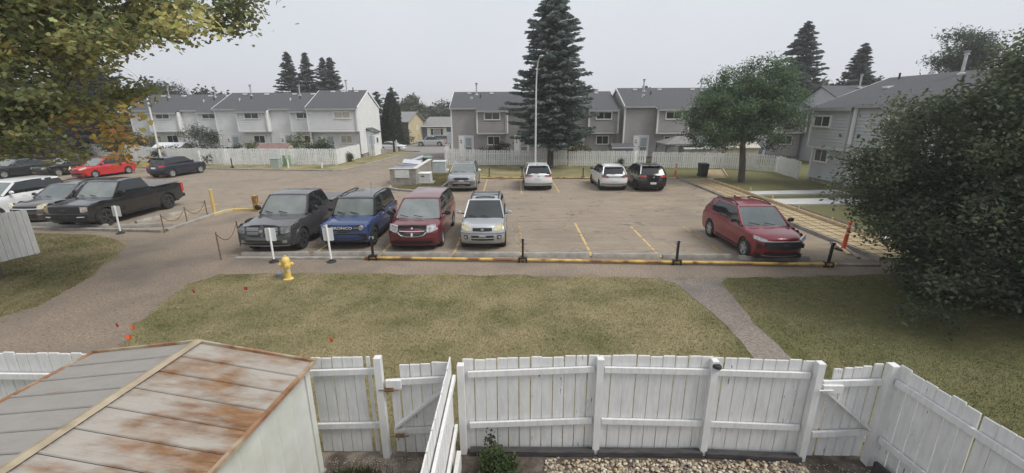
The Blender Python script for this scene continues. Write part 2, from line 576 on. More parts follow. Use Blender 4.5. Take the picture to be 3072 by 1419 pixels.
def kerb(name, pts, mat=CONC, w=0.16, h=0.13, z=None, drop=0.0):
    b = MB()
    P = [Vector((x, y, 0)) for x, y in pts]
    L, Rr = [], []
    for i, p in enumerate(P):
        d = (P[min(i + 1, len(P) - 1)] - P[max(i - 1, 0)]).normalized()
        s = Vector((-d.y, d.x, 0)) * w / 2
        L.append(p + s); Rr.append(p - s)
    vs = []
    for i in range(len(P)):
        zz = hgt(P[i].y)
        e = 0.02
        vs += [(L[i].x, L[i].y, zz - 0.05), (L[i].x, L[i].y, zz + h - e), (L[i].x * .85 + Rr[i].x * .15, L[i].y * .85 + Rr[i].y * .15, zz + h),
               (L[i].x * .15 + Rr[i].x * .85, L[i].y * .15 + Rr[i].y * .85, zz + h), (Rr[i].x, Rr[i].y, zz + h - e), (Rr[i].x, Rr[i].y, zz - 0.05)]
    fs = []
    for i in range(len(P) - 1):
        for k in range(5):
            fs.append((i * 6 + k, i * 6 + k + 1, (i + 1) * 6 + k + 1, (i + 1) * 6 + k))
    fs += [tuple(range(6)), tuple(range((len(P) - 1) * 6, len(P) * 6))]
    b.add(vs, fs)
    return kind(b.build(name, mat), "structure")


def densify(pts, step=1.0):
    out = []
    for a, b in zip(pts[:-1], pts[1:]):
        k = max(1, int(math.dist(a, b) / step))
        out += [(a[0] + (b[0] - a[0]) * i / k, a[1] + (b[1] - a[1]) * i / k) for i in range(k)]
    return out + [pts[-1]]


YKERB = pm("kerb with worn yellow paint", (0.40, 0.36, 0.27), (0.52, 0.43, 0.22), scale=2.0, rough=0.85, c3=(0.62, 0.44, 0.12), s3=0.8, lo3=0.45, hi3=0.6, world_pos=True)
kerb("kerb", [(-10.0, 14.86), (-5.3, 14.78), (0, 14.52), (6, 14.12), (12.4, 13.78)], h=0.07, w=0.2)
kerb("kerb", [(-26, 19.55), (-22, 19.12), (-15.5, 18.5)])
kerb("kerb", [(-15.36, 18.62), (-15.32, 20.0), (-15.3, 21.6)])
kerb("kerb", [(-15.3, 21.62), (-15.22, 22.4), (-14.95, 22.72), (-14.4, 22.78), (-13.6, 22.7)], mat=YKERB)
kerb("kerb", densify([(-70, 45.6), (-36, 41.6), (-27.2, 40.25), (-15.9, 38.55), (-15.3, 38.75), (-15.0, 39.3), (-13.5, 50.0), (-12.9, 54), (-12.15, 58), (-12.2, 60), (-12.9, 62), (-14.2, 64), (-17, 66)], 1.0), mat=CONC, w=0.2)
kerb("kerb", densify([(-6.9, 37.2), (-6.9, 60), (-6.4, 62)], 1.0), w=0.15, h=0.08)
kerb("kerb", [(-8.45, 29.9), (-8.25, 29.2), (-7.6, 28.6), (-6.52, 28.12), (-5.6, 28.1), (-5.0, 28.4), (-4.8, 29.1), (-4.68, 31.45), (-4.62, 33.75)], w=0.2, h=0.15)
kerb("kerb", [(-4.6, 33.92), (-2.3, 33.95), (5.5, 33.55), (12.6, 33.15)], mat=YKERB, w=0.22, h=0.12)
kerb("kerb", densify([(-140, 90.1), (40, 90.1)], 6), w=0.3, h=0.14, mat=SIDEW)
flat("island_lawn", [(-8.4, 29.7), (-7.6, 28.7), (-6.5, 28.2), (-5.6, 28.2), (-4.9, 28.6), (-4.75, 31.4), (-4.7, 34.2), (-5.0, 38.5), (-6.7, 38.5), (-6.7, 36.7), (-7.0, 36.4), (-8.6, 36.3)], 0.11, lawn_mat("island grass"))
IG = MATS["island grass"]

# painted stall lines
LINEM = pm("worn yellow line paint", (0.50, 0.34, 0.13), (0.54, 0.40, 0.19), scale=5, rough=0.8, c3=(0.17, 0.145, 0.115), s3=3.0, lo3=0.50, hi3=0.68, world_pos=True)
FAINT = pm("faded line paint", (0.40, 0.26, 0.09), (0.48, 0.33, 0.13), scale=5, rough=0.8, c3=(0.17, 0.145, 0.115), s3=2.6, lo3=0.36, hi3=0.62, world_pos=True)


def line(x0, y0, x1, y1, m=LINEM, w=0.1):
    d = Vector((x1 - x0, y1 - y0)).normalized()
    s = Vector((-d.y, d.x)) * w / 2
    flat("lane_marking", [(x0 + s.x, y0 + s.y), (x1 + s.x, y1 + s.y), (x1 - s.x, y1 - s.y), (x0 - s.x, y0 - s.y)], 0.017, m)


line(-7.36, 15.2, -7.36, 19.6)
line(-4.85, 15.2, -4.85, 19.6)
line(-2.15, 15.2, -2.15, 19.8)
line(0.36, 14.95, 0.36, 19.8, FAINT)
line(2.9, 14.8, 2.96, 19.7)
line(5.35, 14.7, 5.4, 19.0)
line(7.78, 14.6, 7.75, 19.0, FAINT)
line(-1.85, 27.6, -1.88, 33.4)
line(0.63, 27.4, 0.65, 32.6)
line(3.07, 27.6, 3.02, 33.0)
line(5.45, 27.3, 5.47, 33.0, FAINT)
line(7.9, 27.3, 7.92, 33.0, FAINT)
line(10.4, 27.3, 10.4, 32.8, FAINT)
line(-17.0, 20.4, -17.0, 24.6)
line(-21.9, 20.4, -21.9, 24.6)
for k, x in enumerate((-18, -20.6, -23.2, -25.8)):
    line(x, 34.5 + .12 * (x + 18) * -1, x, 39.3 - .15 * (x + 18), FAINT)

# the new walkway: sand bed, form boards, rebar mat and stakes
flat("walkway_bed", [(12.85, 14.5), (14.75, 14.5), (14.75, 31.6), (15.6, 33.3), (12.85, 33.1)], 0.03, SAND)
flat("walkway_bed", [(15.2, 33.3), (16.6, 33.3), (18.55, 38.3), (17.3, 38.5)], 0.03, SAND)
formb = thing("form_board", "weathered low form board between lot and sand bed", "board", (12.78, 0, 0))
MB().box(-0.04, 0.04, 14.2, 24.0, 0, 0.15).build("plank", CONC, formb)
MB().box(-0.04, 0.04, 24.02, 33.1, 0, 0.13).build("plank", CONC, formb)
formr = thing("form_board", "pale new form boards on the lawn side of the sand walkway", "board", (14.8, 0, 0))
for y0, y1 in ((14.9, 17.0), (17.1, 21.9), (22.0, 24.85), (24.9, 28.3), (28.35, 31.6)):
    j = rnd.uniform(-0.02, 0.02)
    MB().box(-0.03 + j, 0.02 + j, y0, y1, 0, 0.17).build("plank", LUMBER, formr)
for y in (17.05, 19.5, 21.95, 24.3, 26.7, 28.2):
    hh = rnd.uniform(0.22, 0.5)
    MB().box(0.05, 0.10, y, y + 0.05, -0.05, hh).build("stake", LUMBER, formr)
formb2 = thing("form_board", "form boards of the short sand spur running to the white fence", "board", (0, 0, 0))
MB().bar((15.15, 33.4, 0.07), (17.25, 38.5, 0.07), 0.05, 0.15).build("plank", LUMBER, formb2)
MB().bar((16.65, 33.3, 0.07), (18.6, 38.3, 0.07), 0.05, 0.15).build("plank", LUMBER, formb2)
reb = thing("rebar_mat", "rusty rebar grid lying over the sand bed of the new walkway", "rebar", (0, 0, 0))
for i in range(4):
    x = 13.05 + i * 0.5
    MB().tube([(x, 14.6, 0.075), (x + 0.02, 24, 0.07), (x, 32.6, 0.075)], 0.010, 5).build("rebar_rod", STEELRUST, reb)
mbr = MB().tube([(-0.93, 0, 0), (0.93, 0, 0)], 0.010, 5).mesh("rebar_rod")
mbr.materials.append(STEELRUST)
for i in range(37):
    link("rebar_rod", mbr, None, reb, (13.8, 14.8 + i * 0.49 + rnd.uniform(-.03, .03), 0.093), rnd.uniform(-.02, .02))
for i in range(10):
    link("rebar_rod", mbr, None, reb, (15.95 + i * 0.2, 33.6 + i * 0.5, 0.07), -0.0).scale = (0.7, 1, 1)
for nm, p, lab in (("concrete_slab", [(14.85, 26.25), (21.0, 26.55), (21.0, 27.75), (14.85, 27.35)], "narrow fresh white concrete walk slab, farther of the two beside the parked red crossover"),
                   ("concrete_slab", [(14.9, 23.35), (21.0, 23.6), (21.0, 25.1), (14.9, 24.85)], "wide fresh white concrete walk slab, nearer of the two beside the parked red crossover"),
                   ("concrete_slab", [(14.9, 16.2), (21.0, 16.4), (21.0, 17.7), (14.9, 17.4)], "fresh white concrete slab behind the orange delineator by the big shrub")):
    tag(MB().prism(p, 0.0, 0.09).build(nm, NEWCONC), lab, "slab")
tag(MB().add([], []).prism(ragged([(14.95, 17.6), (15.25, 17.5), (15.35, 20), (15.2, 23.2), (14.95, 23.2)], .25, .06), 0, 0.12).build("soil_ridge", SOIL), "ridge of dark dug soil along the lawn-side form board", "soil")
for (x, y, rz, l) in ((11.35, 17.0, 0.05, 0.55), (12.3, 16.2, -0.5, 0.8), (12.62, 15.0, -0.35, 0.9)):
    pass
lb = thing("lumber_offcut", "short pale lumber block lying at the corner of the lot by the delineator", "lumber", (11.45, 17.15, 0.012), 0.1)
MB().box(-0.3, 0.3, -0.07, 0.07, 0, 0.12).build("plank", LUMBER, lb)
lb = thing("lumber_pile", "scrap of grey form planks beside the orange delineator base", "lumber", (12.5, 15.3, 0.012), 1.25)
MB().box(-0.9, 0.9, -0.06, 0.06, 0, 0.08).build("plank", CONC, lb)
MB().box(-0.5, 1.0, 0.09, 0.20, 0, 0.07).build("plank", LUMBER, lb)

# back yards on our side of the near fence
flat("yard_soil", [(-2.8, 1.0), (-0.9, 1.0), (-0.9, 5.62), (-2.95, 5.62)], 0.006, pm("bare yard dirt", (0.13, 0.105, 0.085), (0.27, 0.23, 0.19), scale=5, rough=1.0, bump=0.8, bscale=30, world_pos=True, c3=(0.075, 0.06, 0.048), s3=1.6, lo3=0.5, hi3=0.66))
flat("yard_soil", [(-0.8, 1.0), (6.2, 1.0), (5.5, 5.4), (4.3, 5.5), (-0.85, 5.66)], 0.006, SOIL)

# the far side of the street rises again to the house lots
me = bpy.data.meshes.new("boulevard_lawn")
vv = [(x, y, z) for y, z in ((91.9, -1.59), (93.5, -1.45), (96.5, -1.0), (110, -0.9), (140, -1.2)) for x in (-140, -60, -20, 40)]
me.from_pydata(vv, [], [(j * 4 + i, j * 4 + i + 1, j * 4 + i + 5, j * 4 + i + 4) for j in range(4) for i in range(3)])
kind(link("boulevard_lawn", me, LAWN), "structure")

# ------------------------------------------------------------------ houses
SHING = pm("asphalt shingles", (0.062, 0.064, 0.069), (0.105, 0.107, 0.113), scale=9, detail=8, rough=0.95, bump=0.5, bscale=22, world_pos=True, lo=0.3, hi=0.7)
SHING2 = pm("weathered shingles", (0.16, 0.16, 0.16), (0.27, 0.27, 0.265), scale=5, detail=8, rough=0.95, bump=0.4, bscale=22, world_pos=True)
SID_L = pm("pale grey vinyl siding", (0.64, 0.645, 0.635), (0.71, 0.715, 0.70), scale=1.2, rough=0.6)
SID_G = pm("taupe grey vinyl siding", (0.315, 0.296, 0.286), (0.37, 0.35, 0.338), scale=1.2, rough=0.6)
SID_R = pm("blue grey vinyl siding", (0.45, 0.465, 0.475), (0.52, 0.535, 0.545), scale=1.2, rough=0.6)
TRIM = pm("white vinyl trim", (0.74, 0.74, 0.73), (0.80, 0.80, 0.79), scale=2, rough=0.5)
FASC = pm("grey fascia", (0.30, 0.30, 0.30), (0.36, 0.36, 0.36), scale=2, rough=0.5)
CURT = pm("drawn pale blind behind glass", (0.36, 0.33, 0.26), (0.44, 0.41, 0.33), scale=2, rough=0.12, spec=0.6)
GREYDOOR = pm("pale storm door", (0.55, 0.58, 0.60), (0.62, 0.64, 0.66), scale=2, rough=0.4)


def laps(b, p, q, z0, z1, pitch=0.205, d=0.055, xa=None):
    """lapped siding boards from p to q (plan points), outward side on the right of p->q; xa(z) trims the ends"""
    p, q = Vector((*p, 0)), Vector((*q, 0))
    L = (q - p).length
    u = (q - p) / L
    n = Vector((u.y, -u.x, 0))
    z = z0
    while z < z1 - 1e-4:
        zt = min(z + pitch, z1)
        a0, a1 = (0, L) if xa is None else xa(z)
        b0, b1 = (0, L) if xa is None else xa(zt)
        if a1 - a0 < 0.05:
            break
        o = n * d
        A = p + u * a0; B = p + u * a1; C = p + u * b1; D = p + u * b0
        b.add([(A.x, A.y, z), (B.x, B.y, z), (A.x + o.x, A.y + o.y, z), (B.x + o.x, B.y + o.y, z), (C.x, C.y, zt), (D.x, D.y, zt)],
              [(0, 1, 3, 2), (2, 3, 4, 5)])
        z = zt


def window(T, x0, x1, y, z0, z1, glass=GLASSD, fr=0.1, split=True, name="window"):
    """frame proud of a wall that faces -y at plan depth y; pane is its sub-part"""
    b = MB()
    f = fr
    yo, yi = y - 0.12, y + 0.02
    b.box(x0, x1, yo, yi, z1 - f, z1).box(x0, x1, yo - 0.015, yi, z0, z0 + f)
    b.box(x0, x0 + f, yo, yi, z0 + f, z1 - f).box(x1 - f, x1, yo, yi, z0 + f, z1 - f)
    w = b.build(name, TRIM, T)
    xm = (x0 + x1) / 2
    if split:
        MB().box(xm - 0.022, xm + 0.022, y - 0.10, yi, z0 + f, z1 - f).build("mullion", TRIM, w)
        MB().box(x0 + f, xm - 0.022, y - 0.075, yi, z0 + f, z1 - f).build("pane", glass, w)
        MB().box(xm + 0.022, x1 - f, y - 0.075, yi, z0 + f, z1 - f).build("pane", glass, w)
    else:
        MB().box(x0 + f, x1 - f, y - 0.075, yi, z0 + f, z1 - f).build("pane", glass, w)
    return w


def door(T, x0, y, z0, z1, side=True):
    """white sidelight panel with a storm door to its right"""
    xm = x0 + (0.52 if side else 0.0)
    x1 = xm + 0.95
    b = MB()
    b.box(x0 - 0.06, x1 + 0.07, y - 0.10, y + 0.02, z1, z1 + 0.07)
    if side:
        b.box(x0 - 0.06, xm, y - 0.085, y + 0.02, z0, z1)
    b.box(x1, x1 + 0.07, y - 0.10, y + 0.02, z0, z1)
    if not side:
        b.box(x0 - 0.06, x0, y - 0.10, y + 0.02, z0, z1)
    b.build("door_frame", TRIM, T)
    d = MB().box(xm, x1, y - 0.085, y + 0.02, z0, z1).build("door", GREYDOOR, T)
    MB().box(xm + 0.16, x1 - 0.16, y - 0.095, y - 0.08, z0 + 1.05, z1 - 0.18).build("pane", pm("storm door glass", (0.30, 0.33, 0.34), (0.36, 0.39, 0.4), scale=2, rough=0.1, spec=0.6), d)
    MB().box(xm + 0.16, x1 - 0.16, y - 0.095, y - 0.08, z0 + 0.2, z0 + 0.98).build("pane", pm("storm door lower glass", (0.17, 0.19, 0.2), (0.2, 0.22, 0.23), scale=2, rough=0.1, spec=0.6), d)
    MB().box(xm + 0.04, xm + 0.09, y - 0.12, y - 0.08, z0 + 0.95, z0 + 1.08).build("handle", BLACKM, d)
    if side:
        MB().lathe([(0.0, -0.02), (0.05, -0.02), (0.06, 0.05), (0.035, 0.12), (0.0, 0.13)], 8, (x0 + 0.2, y - 0.14, z0 + 1.62)).build("porch_lamp", BLACKM, T, 40)
        MB().box(x0 + 0.12, x0 + 0.32, y - 0.095, y - 0.08, z0 + 1.38, z0 + 1.46).build("house_number", BLACKM, T)


def slab(b, q, t=0.09):
    """a four-cornered roof slab, corners in order, thickened downward"""
    vs = [Vector(p) for p in q]
    n = len(vs)
    b.add(vs + [v - Vector((0, 0, t)) for v in vs], [tuple(range(n)), tuple(range(2 * n - 1, n - 1, -1))] + [(i, (i + 1) % n, n + (i + 1) % n, n + i) for i in range(n)])


def roof_bits(T, R, x, y, z, kindn):
    if kindn == "flue":
        b = MB().tube([(x, y, z - 0.1), (x, y, z + 1.0)], 0.075, 8)
        b.lathe([(0.14, 0), (0.14, 0.03), (0.09, 0.06), (0.15, 0.16), (0.16, 0.2), (0.0, 0.22)], 8, (x, y, z + 1.0))
        b.build("flue_pipe", GALV, R, 40)
        MB().lathe([(0.22, -0.08), (0.2, 0.02), (0.1, 0.06)], 10, (x, y, z)).build("flashing", GALV, R, 40)
    elif kindn == "vent":
        MB().box(x - 0.2, x + 0.2, y - 0.2, y + 0.2, z - 0.05, z + 0.1).build("roof_vent", TRIM, R)
    elif kindn == "stack":
        MB().tube([(x, y, z - 0.1), (x, y, z + 0.38)], 0.06, 8).build("vent_stack", BLACKM, R, 40)
    elif kindn == "elbow":
        MB().tube([(x, y, z - 0.1), (x, y, z + 0.22), (x + 0.03, y - 0.04, z + 0.3), (x + 0.14, y - 0.1, z + 0.3), (x + 0.17, y - 0.11, z + 0.16)], 0.045, 6).build("vent_elbow", TRIM, R, 40)


def townhouse_row(T, units, sid, hd=8.0, ends=(True, True), end_x=None):
    """units: dicts x0,xs,x1 (main wall x0..xs, bay xs..x1), ym,yb plan depth, base, ov, eave, ridge; builds every part under T"""
    slope = None
    for k, U in enumerate(units):
        x0, xs, x1, ym, yb = U['x0'], U['xs'], U['x1'], U['ym'], U['yb']
        base, ov, eave, ridge = U['base'], U['ov'], U['eave'], U['ridge']
        yr = ym + hd / 2
        sl = (ridge - eave) / (yr - ym)
        eb = eave - sl * (ym - yb)
        yback = ym + hd
        if xs - x0 > 0.05:
            b = MB(); laps(b, (x0, ym), (xs, ym), base, eave); b.build("wall", sid, T, fix=False)
        b = MB(); laps(b, (xs, yb), (x1, yb), ov, eb); b.build("bay_wall", sid, T, fix=False)
        b = MB(); laps(b, (xs, ym + 0.5), (xs, yb), ov, eb); b.build("bay_side", sid, T, fix=False)
        b = MB(); laps(b, (x1, yb), (x1, ym + 0.5), ov, eb); b.build("bay_side", sid, T, fix=False)
        b = MB(); laps(b, (xs, ym + U.get('rec', 0)), (x1, ym + U.get('rec', 0)), base, ov); b.build("lower_wall", sid, T, fix=False)
        if U.get('rec', 0) == 0 or True:
            MB().box(xs - 0.02, x1 + 0.02, yb - 0.03, ym + U.get('rec', 0) + 0.05, ov - 0.09, ov + 0.002).build("soffit", TRIM, T)
        MB().box(x0, x1, ym + 0.05 + U.get('rec', 0), yback, base - 1.2, base + 0.0).build("foundation", CONC, T)
        # roof
        b = MB()
        o = 0.32
        ex0 = 0.12 if (k == 0 and ends[0]) or U.get('stepL') else 0.0
        ex1 = 0.12 if (k == len(units) - 1 and ends[1]) else 0.0
        t = 0.1
        xa = x0 - ex0
        if xs - x0 > 0.05:
            slab(b, [(xa, ym - o, eave - sl * o + t), (xs - 0.1, ym - o, eave - sl * o + t), (xs - 0.1, yr, ridge + t), (xa, yr, ridge + t)])
            slab(b, [(xs - 0.1, yb - o, eb - sl * o + t), (x1 + ex1, yb - o, eb - sl * o + t), (x1 + ex1, yr, ridge + t), (xs - 0.1, yr, ridge + t)])
        else:
            slab(b, [(xa, yb - o, eb - sl * o + t), (x1 + ex1, yb - o, eb - sl * o + t), (x1 + ex1, yr, ridge + t), (xa, yr, ridge + t)])
        slab(b, [(xa, yr, ridge + t), (x1 + ex1, yr, ridge + t), (x1 + ex1, yback + o, eave - sl * o + t), (xa, yback + o, eave - sl * o + t)])
        Rf = b.build("roof", SHING, T)
        g = MB()
        if xs - x0 > 0.05:
            g.box(xa, xs - 0.12, ym - o - 0.05, ym - o + 0.02, eave - sl * o - 0.10, eave - sl * o + t - 0.012)
        g.build("gutter", FASC, T)
        MB().box((xs - 0.1) if xs - x0 > 0.05 else xa, x1 + ex1, yb - o - 0.05, yb - o + 0.02, eb - sl * o - 0.10, eb - sl * o + t - 0.012).build("gutter", FASC, T)
        # soffits under the eaves
        s_ = MB().box(xs - 0.05, x1, yb - o + 0.03, yb + 0.03, eb - 0.09, eb - 0.05)
        if xs - x0 > 0.05:
            s_.box(x0, xs - 0.15, ym - o + 0.03, ym + 0.03, eave - 0.09, eave - 0.05)
        s_.build("eave_soffit", FASC, T)
        # corner trims, each its own strip
        for (tx, ty, za, zb) in ((xs, yb, ov, eb), (x1, yb, ov, eb)) + (((x0, ym, base, eave),) if U.get('stepL') or (k == 0 and ends[0]) else ()):
            MB().box(tx - 0.075, tx + 0.075, ty - 0.075, ty + 0.06, za, zb).build("corner_trim", TRIM, T)
        # downspout at the bay's right
        MB().tube([(x1 - 0.22, yb - o, eb - 0.15), (x1 - 0.22, yb - 0.08, eb - 0.4), (x1 - 0.22, yb - 0.08, ov - 0.05), (x1 - 0.22, ym - 0.1, ov - 0.3), (x1 - 0.22, ym - 0.08, base)], 0.045, 6).build("downspout", FASC, T)
        # openings
        if U.get('win', True):
            wc = (xs + x1) / 2 + U.get('wo', 0.0)
            ww = U.get('ww', 0.85)
            window(T, wc - ww, wc + ww, yb, ov + 1.33, ov + 2.15, U.get('glass', GLASSD))
            wl_ = U.get('lwo', 0.1)
            window(T, wc + wl_ - 0.7, wc + wl_ + 0.7, ym + U.get('rec', 0), base + 1.15, base + 2.12, U.get('lglass', GLASSD))
        dx = U.get('dx', 0.75)
        if dx is not None:
            door(T, x0 + dx, ym + U.get('rec', 0), base, base + 2.1)
        # roof fittings
        for (fx, fy, kn) in U.get('fit', ((0.28, 0.93, "vent"), (0.42, 0.86, "flue"), (0.7, 0.93, "vent"), (0.33, 0.45, "elbow"), (0.5, 0.62, "stack"))):
            px = x0 + (x1 - x0) * fx
            py = ym - 0.2 + (yr - ym) * fy
            roof_bits(T, Rf, px, py, eave + sl * (py - ym) + t, kn)
    # party steps and gable ends
    for k, U in enumerate(units):
        ym, eave, ridge, base = U['ym'], U['eave'], U['ridge'], U['base']
        yr = ym + hd / 2

        def tri(z, ym=ym, eave=eave, ridge=ridge, yr=yr, front=None):
            f0 = 0.0
            if z <= eave:
                return (0.0, hd)
            w = (ridge - z) / (ridge - eave) * hd / 2
            return (hd / 2 - w, hd / 2 + w)
        if k == len(units) - 1 and ends[1]:
            x = U['x1']
            b = MB(); laps(b, (x, ym), (x, ym + hd), base, ridge, xa=lambda z: tri(z)); b.build("gable_wall", sid, T, fix=False)
            for a, c in (((ym - 0.32, eave - 0.12), (yr, ridge + 0.02)), ((yr, ridge + 0.02), (ym + hd + 0.3, eave - 0.12))):
                MB().bar((x + 0.13, a[0], a[1]), (x + 0.13, c[0], c[1]), 0.05, 0.17).build("rake_board", TRIM, T)
            MB().box(x - 0.06, x + 0.06, ym + hd - 0.06, ym + hd + 0.06, base, eave).build("corner_trim", TRIM, T)
        if (k == 0 and ends[0]) or U.get('stepL'):
            x = U['x0']
            b = MB(); laps(b, (x, ym + hd), (x, ym), base, ridge, xa=lambda z: tri(z)); b.build("gable_wall", sid, T, fix=False)
            for a, c in (((ym - 0.32, eave - 0.12), (yr, ridge + 0.02)), ((yr, ridge + 0.02), (ym + hd + 0.3, eave - 0.12))):
                MB().bar((x - 0.13, a[0], a[1]), (x - 0.13, c[0], c[1]), 0.05, 0.17).build("rake_board", TRIM, T)


# left row, five units stepping towards us
LR = thing("townhouse_row", "long pale grey townhouse row with a white gable end facing the access road", "townhouses", (0, 0, 0))
c_ = dict(base=0.42, ov=2.98, eave=5.55, ridge=7.3)
townhouse_row(LR, [
    dict(x0=-44.4, xs=-41.8, x1=-38.4, ym=52.5, yb=51.8, **{**c_, 'eave': 5.4, 'ridge': 7.1}, dx=0.9),
    dict(x0=-38.4, xs=-36.1, x1=-33.2, ym=52.5, yb=51.8, **{**c_, 'eave': 5.4, 'ridge': 7.1}, dx=0.8, wo=-0.1),
    dict(x0=-33.65, xs=-30.8, x1=-27.45, ym=51.2, yb=50.5, **{**c_, 'eave': 5.5, 'ridge': 7.22}, stepL=True, dx=0.85),
    dict(x0=-27.45, xs=-24.8, x1=-22.2, ym=51.2, yb=50.5, **{**c_, 'eave': 5.5, 'ridge': 7.22}, dx=0.85, wo=0.2),
    dict(x0=-22.64, xs=-22.62, x1=-17.15, ym=50.2, yb=49.9, **{**c_, 'eave': 5.62, 'ridge': 7.42}, stepL=True, rec=0.5, dx=1.0, wo=1.15, ww=0.95, glass=CURT, lwo=-0.1, lglass=CURT,
         fit=((0.3, 0.95, "vent"), (0.52, 0.95, "vent"), (0.58, 1.0, "flue"), (0.8, 0.95, "vent"), (0.72, 1.0, "stack"))),
], SID_L)
# low side entry on the gable end
b = MB(); laps(b, (-16.35, 52.6), (-16.35, 54.9), 0.0, 2.75); laps(b, (-17.1, 52.6), (-16.35, 52.6), 0.0, 2.9); laps(b, (-16.35, 54.9), (-17.1, 54.9), 0, 2.9)
b.build("entry_wall", SID_L, LR, fix=False)
b = MB(); slab(b, [(-16.15, 52.4, 2.72), (-16.15, 55.1, 2.72), (-17.12, 55.1, 3.2), (-17.12, 52.4, 3.2)]); b.build("entry_roof", SHING, LR)
MB().box(-16.40, -16.28, 52.55, 52.68, -0.1, 2.75).build("corner_trim", TRIM, LR)
w_ = MB().box(-16.36, -16.27, 53.4, 54.2, 1.35, 2.15).build("window", TRIM, LR)
MB().box(-16.30, -16.255, 53.5, 53.78, 1.45, 2.05).build("pane", GLASSD, w_)
MB().box(-16.30, -16.255, 53.82, 54.1, 1.45, 2.05).build("pane", GLASSD, w_)
MB().box(-17.3, -16.5, 52.7, 58.0, -1.2, 0.4).build("foundation", CONC, LR)

# middle row in taupe siding
GR = thing("townhouse_row", "taupe grey townhouse row behind the tall spruce and white picket fences", "townhouses", (0, 0, 0))
g_ = dict(base=0.40, ov=2.82, eave=5.46, ridge=7.05, ym=47.5, yb=46.8)
g2 = dict(base=0.40, ov=2.82, eave=5.55, ridge=7.32, ym=46.2, yb=45.5)
townhouse_row(GR, [
    dict(x0=-6.35, xs=-3.58, x1=-0.42, **g_),
    dict(x0=-0.42, xs=2.4, x1=5.5, **g_),
    dict(x0=5.5, xs=8.1, x1=11.15, **g_),
    dict(x0=11.65, xs=14.84, x1=18.0, stepL=True, dx=1.1, **g2),
    dict(x0=18.0, xs=20.9, x1=24.0, dx=1.0, **g2),
    dict(x0=24.0, xs=26.9, x1=30.0, dx=1.0, **g2),
], SID_G)
MB().box(11.1, 11.7, 47.4, 47.6, 0.4, 5.4).build("party_wall", SID_G, GR)

# right row, turned to face the lot
RR = thing("townhouse_row", "blue grey townhouse row on the right, half hidden by the big dark shrub", "townhouses", (21.65, 32.2, 0), -math.pi / 2)
r_ = dict(base=0.30, ov=2.55, eave=5.38, ridge=7.1, ym=0.45, yb=0.0)
townhouse_row(RR, [
    dict(x0=0.0, xs=0.02, x1=3.9, dx=None, wo=-0.85, ww=0.85, lwo=-0.1, **r_, fit=((0.3, 0.95, "stack"), (0.6, 0.6, "vent"))),
    dict(x0=3.9, xs=6.9, x1=9.8, **{**r_, 'ym': 0.2, 'yb': -0.3}, fit=((0.3, 0.95, "flue"), (0.6, 0.6, "stack"))),
    dict(x0=9.8, xs=12.8, x1=15.7, **{**r_, 'ym': 0.2, 'yb': -0.3}),
], SID_R, hd=9.0)
BLK = thing("townhouse_block", "far grey townhouse block with a stepped gable behind the right row", "townhouses", (0, 0, 0))
b = MB(); laps(b, (30.5, 41.0), (41, 41.0), 0, 5.4); b.build("wall", SID_R, BLK, fix=False)
b = MB(); slab(b, [(30.2, 40.7, 5.45), (41.5, 40.7, 5.45), (41.5, 44.7, 7.3), (30.2, 44.7, 7.3)]); slab(b, [(30.2, 44.7, 7.3), (41.5, 44.7, 7.3), (41.5, 48.8, 5.4), (30.2, 48.8, 5.4)])
bro = b.build("roof", SHING, BLK)
b = MB(); laps(b, (30.45, 48.6), (30.45, 40.9), 0, 7.2, xa=lambda z: (0, 7.7) if z < 5.4 else (7.7 / 2 - (7.2 - z) / 1.8 * 3.85, 7.7 / 2 + (7.2 - z) / 1.8 * 3.85)); b.build("gable_wall", SID_R, BLK, fix=False)
roof_bits(BLK, bro, 33.5, 44.0, 7.1, "flue")

# blue bungalow across the street
BLUE = pm("slate blue siding", (0.095, 0.125, 0.17), (0.125, 0.155, 0.20), scale=2, rough=0.7)
z0 = -1.0
BG = thing("bungalow", "slate blue bungalow with white shuttered picture window across the street", "house", (-20.0, 97, z0))
b = MB(); laps(b, (0.6, 0), (14, 0), 0.3, 3.1, pitch=0.25); b.build("wall", BLUE, BG, fix=False)
b = MB(); laps(b, (0.6, 8), (0.6, 0), 0.3, 4.3, pitch=0.25, xa=lambda z: (0, 8) if z < 3.1 else (4 - (4.6 - z) / 1.5 * 4, 4 + (4.6 - z) / 1.5 * 4)); b.build("gable_wall", BLUE, BG, fix=False)
b = MB(); slab(b, [(0.0, -0.8, 2.95), (14.4, -0.8, 2.95), (14.4, 4, 4.85), (1.6, 4, 4.85)]); slab(b, [(1.6, 4, 4.85), (14.4, 4, 4.85), (14.4, 8.6, 3.0), (0.0, 8.6, 3.0)]); b.build("roof", SHING2, BG)
MB().box(0, 14.4, -0.86, -0.78, 2.82, 2.98).build("fascia", TRIM, BG)
MB().box(0.6, 14, 0.05, 7.9, -0.5, 0.3).build("foundation", CONC, BG)
w = window(BG, 2.3, 5.2, 0, 0.95, 2.55, GLASSD, fr=0.14, split=False)
MB().box(3.0, 3.1, -0.105, 0.02, 1.1, 2.4).build("mullion", TRIM, w); MB().box(4.45, 4.55, -0.105, 0.02, 1.1, 2.4).build("mullion", TRIM, w)
MB().box(3.1, 4.45, -0.085, 0.02, 1.1, 2.4).build("pane", pm("pale curtain pane", (0.28, 0.29, 0.29), (0.36, 0.37, 0.37), scale=3, rough=0.15), w)  # middle pane in a pale curtain colour
for x in (1.65, 5.25):
    MB().box(x, x + 0.62, -0.09, 0.02, 0.9, 2.6).build("shutter", TRIM, BG)
d = MB().box(7.0, 7.95, -0.09, 0.02, 0.3, 2.5).build("door", GREYDOOR, BG)
MB().box(7.25, 7.7, -0.10, -0.08, 1.9, 2.25).build("pane", GLASSD, d)
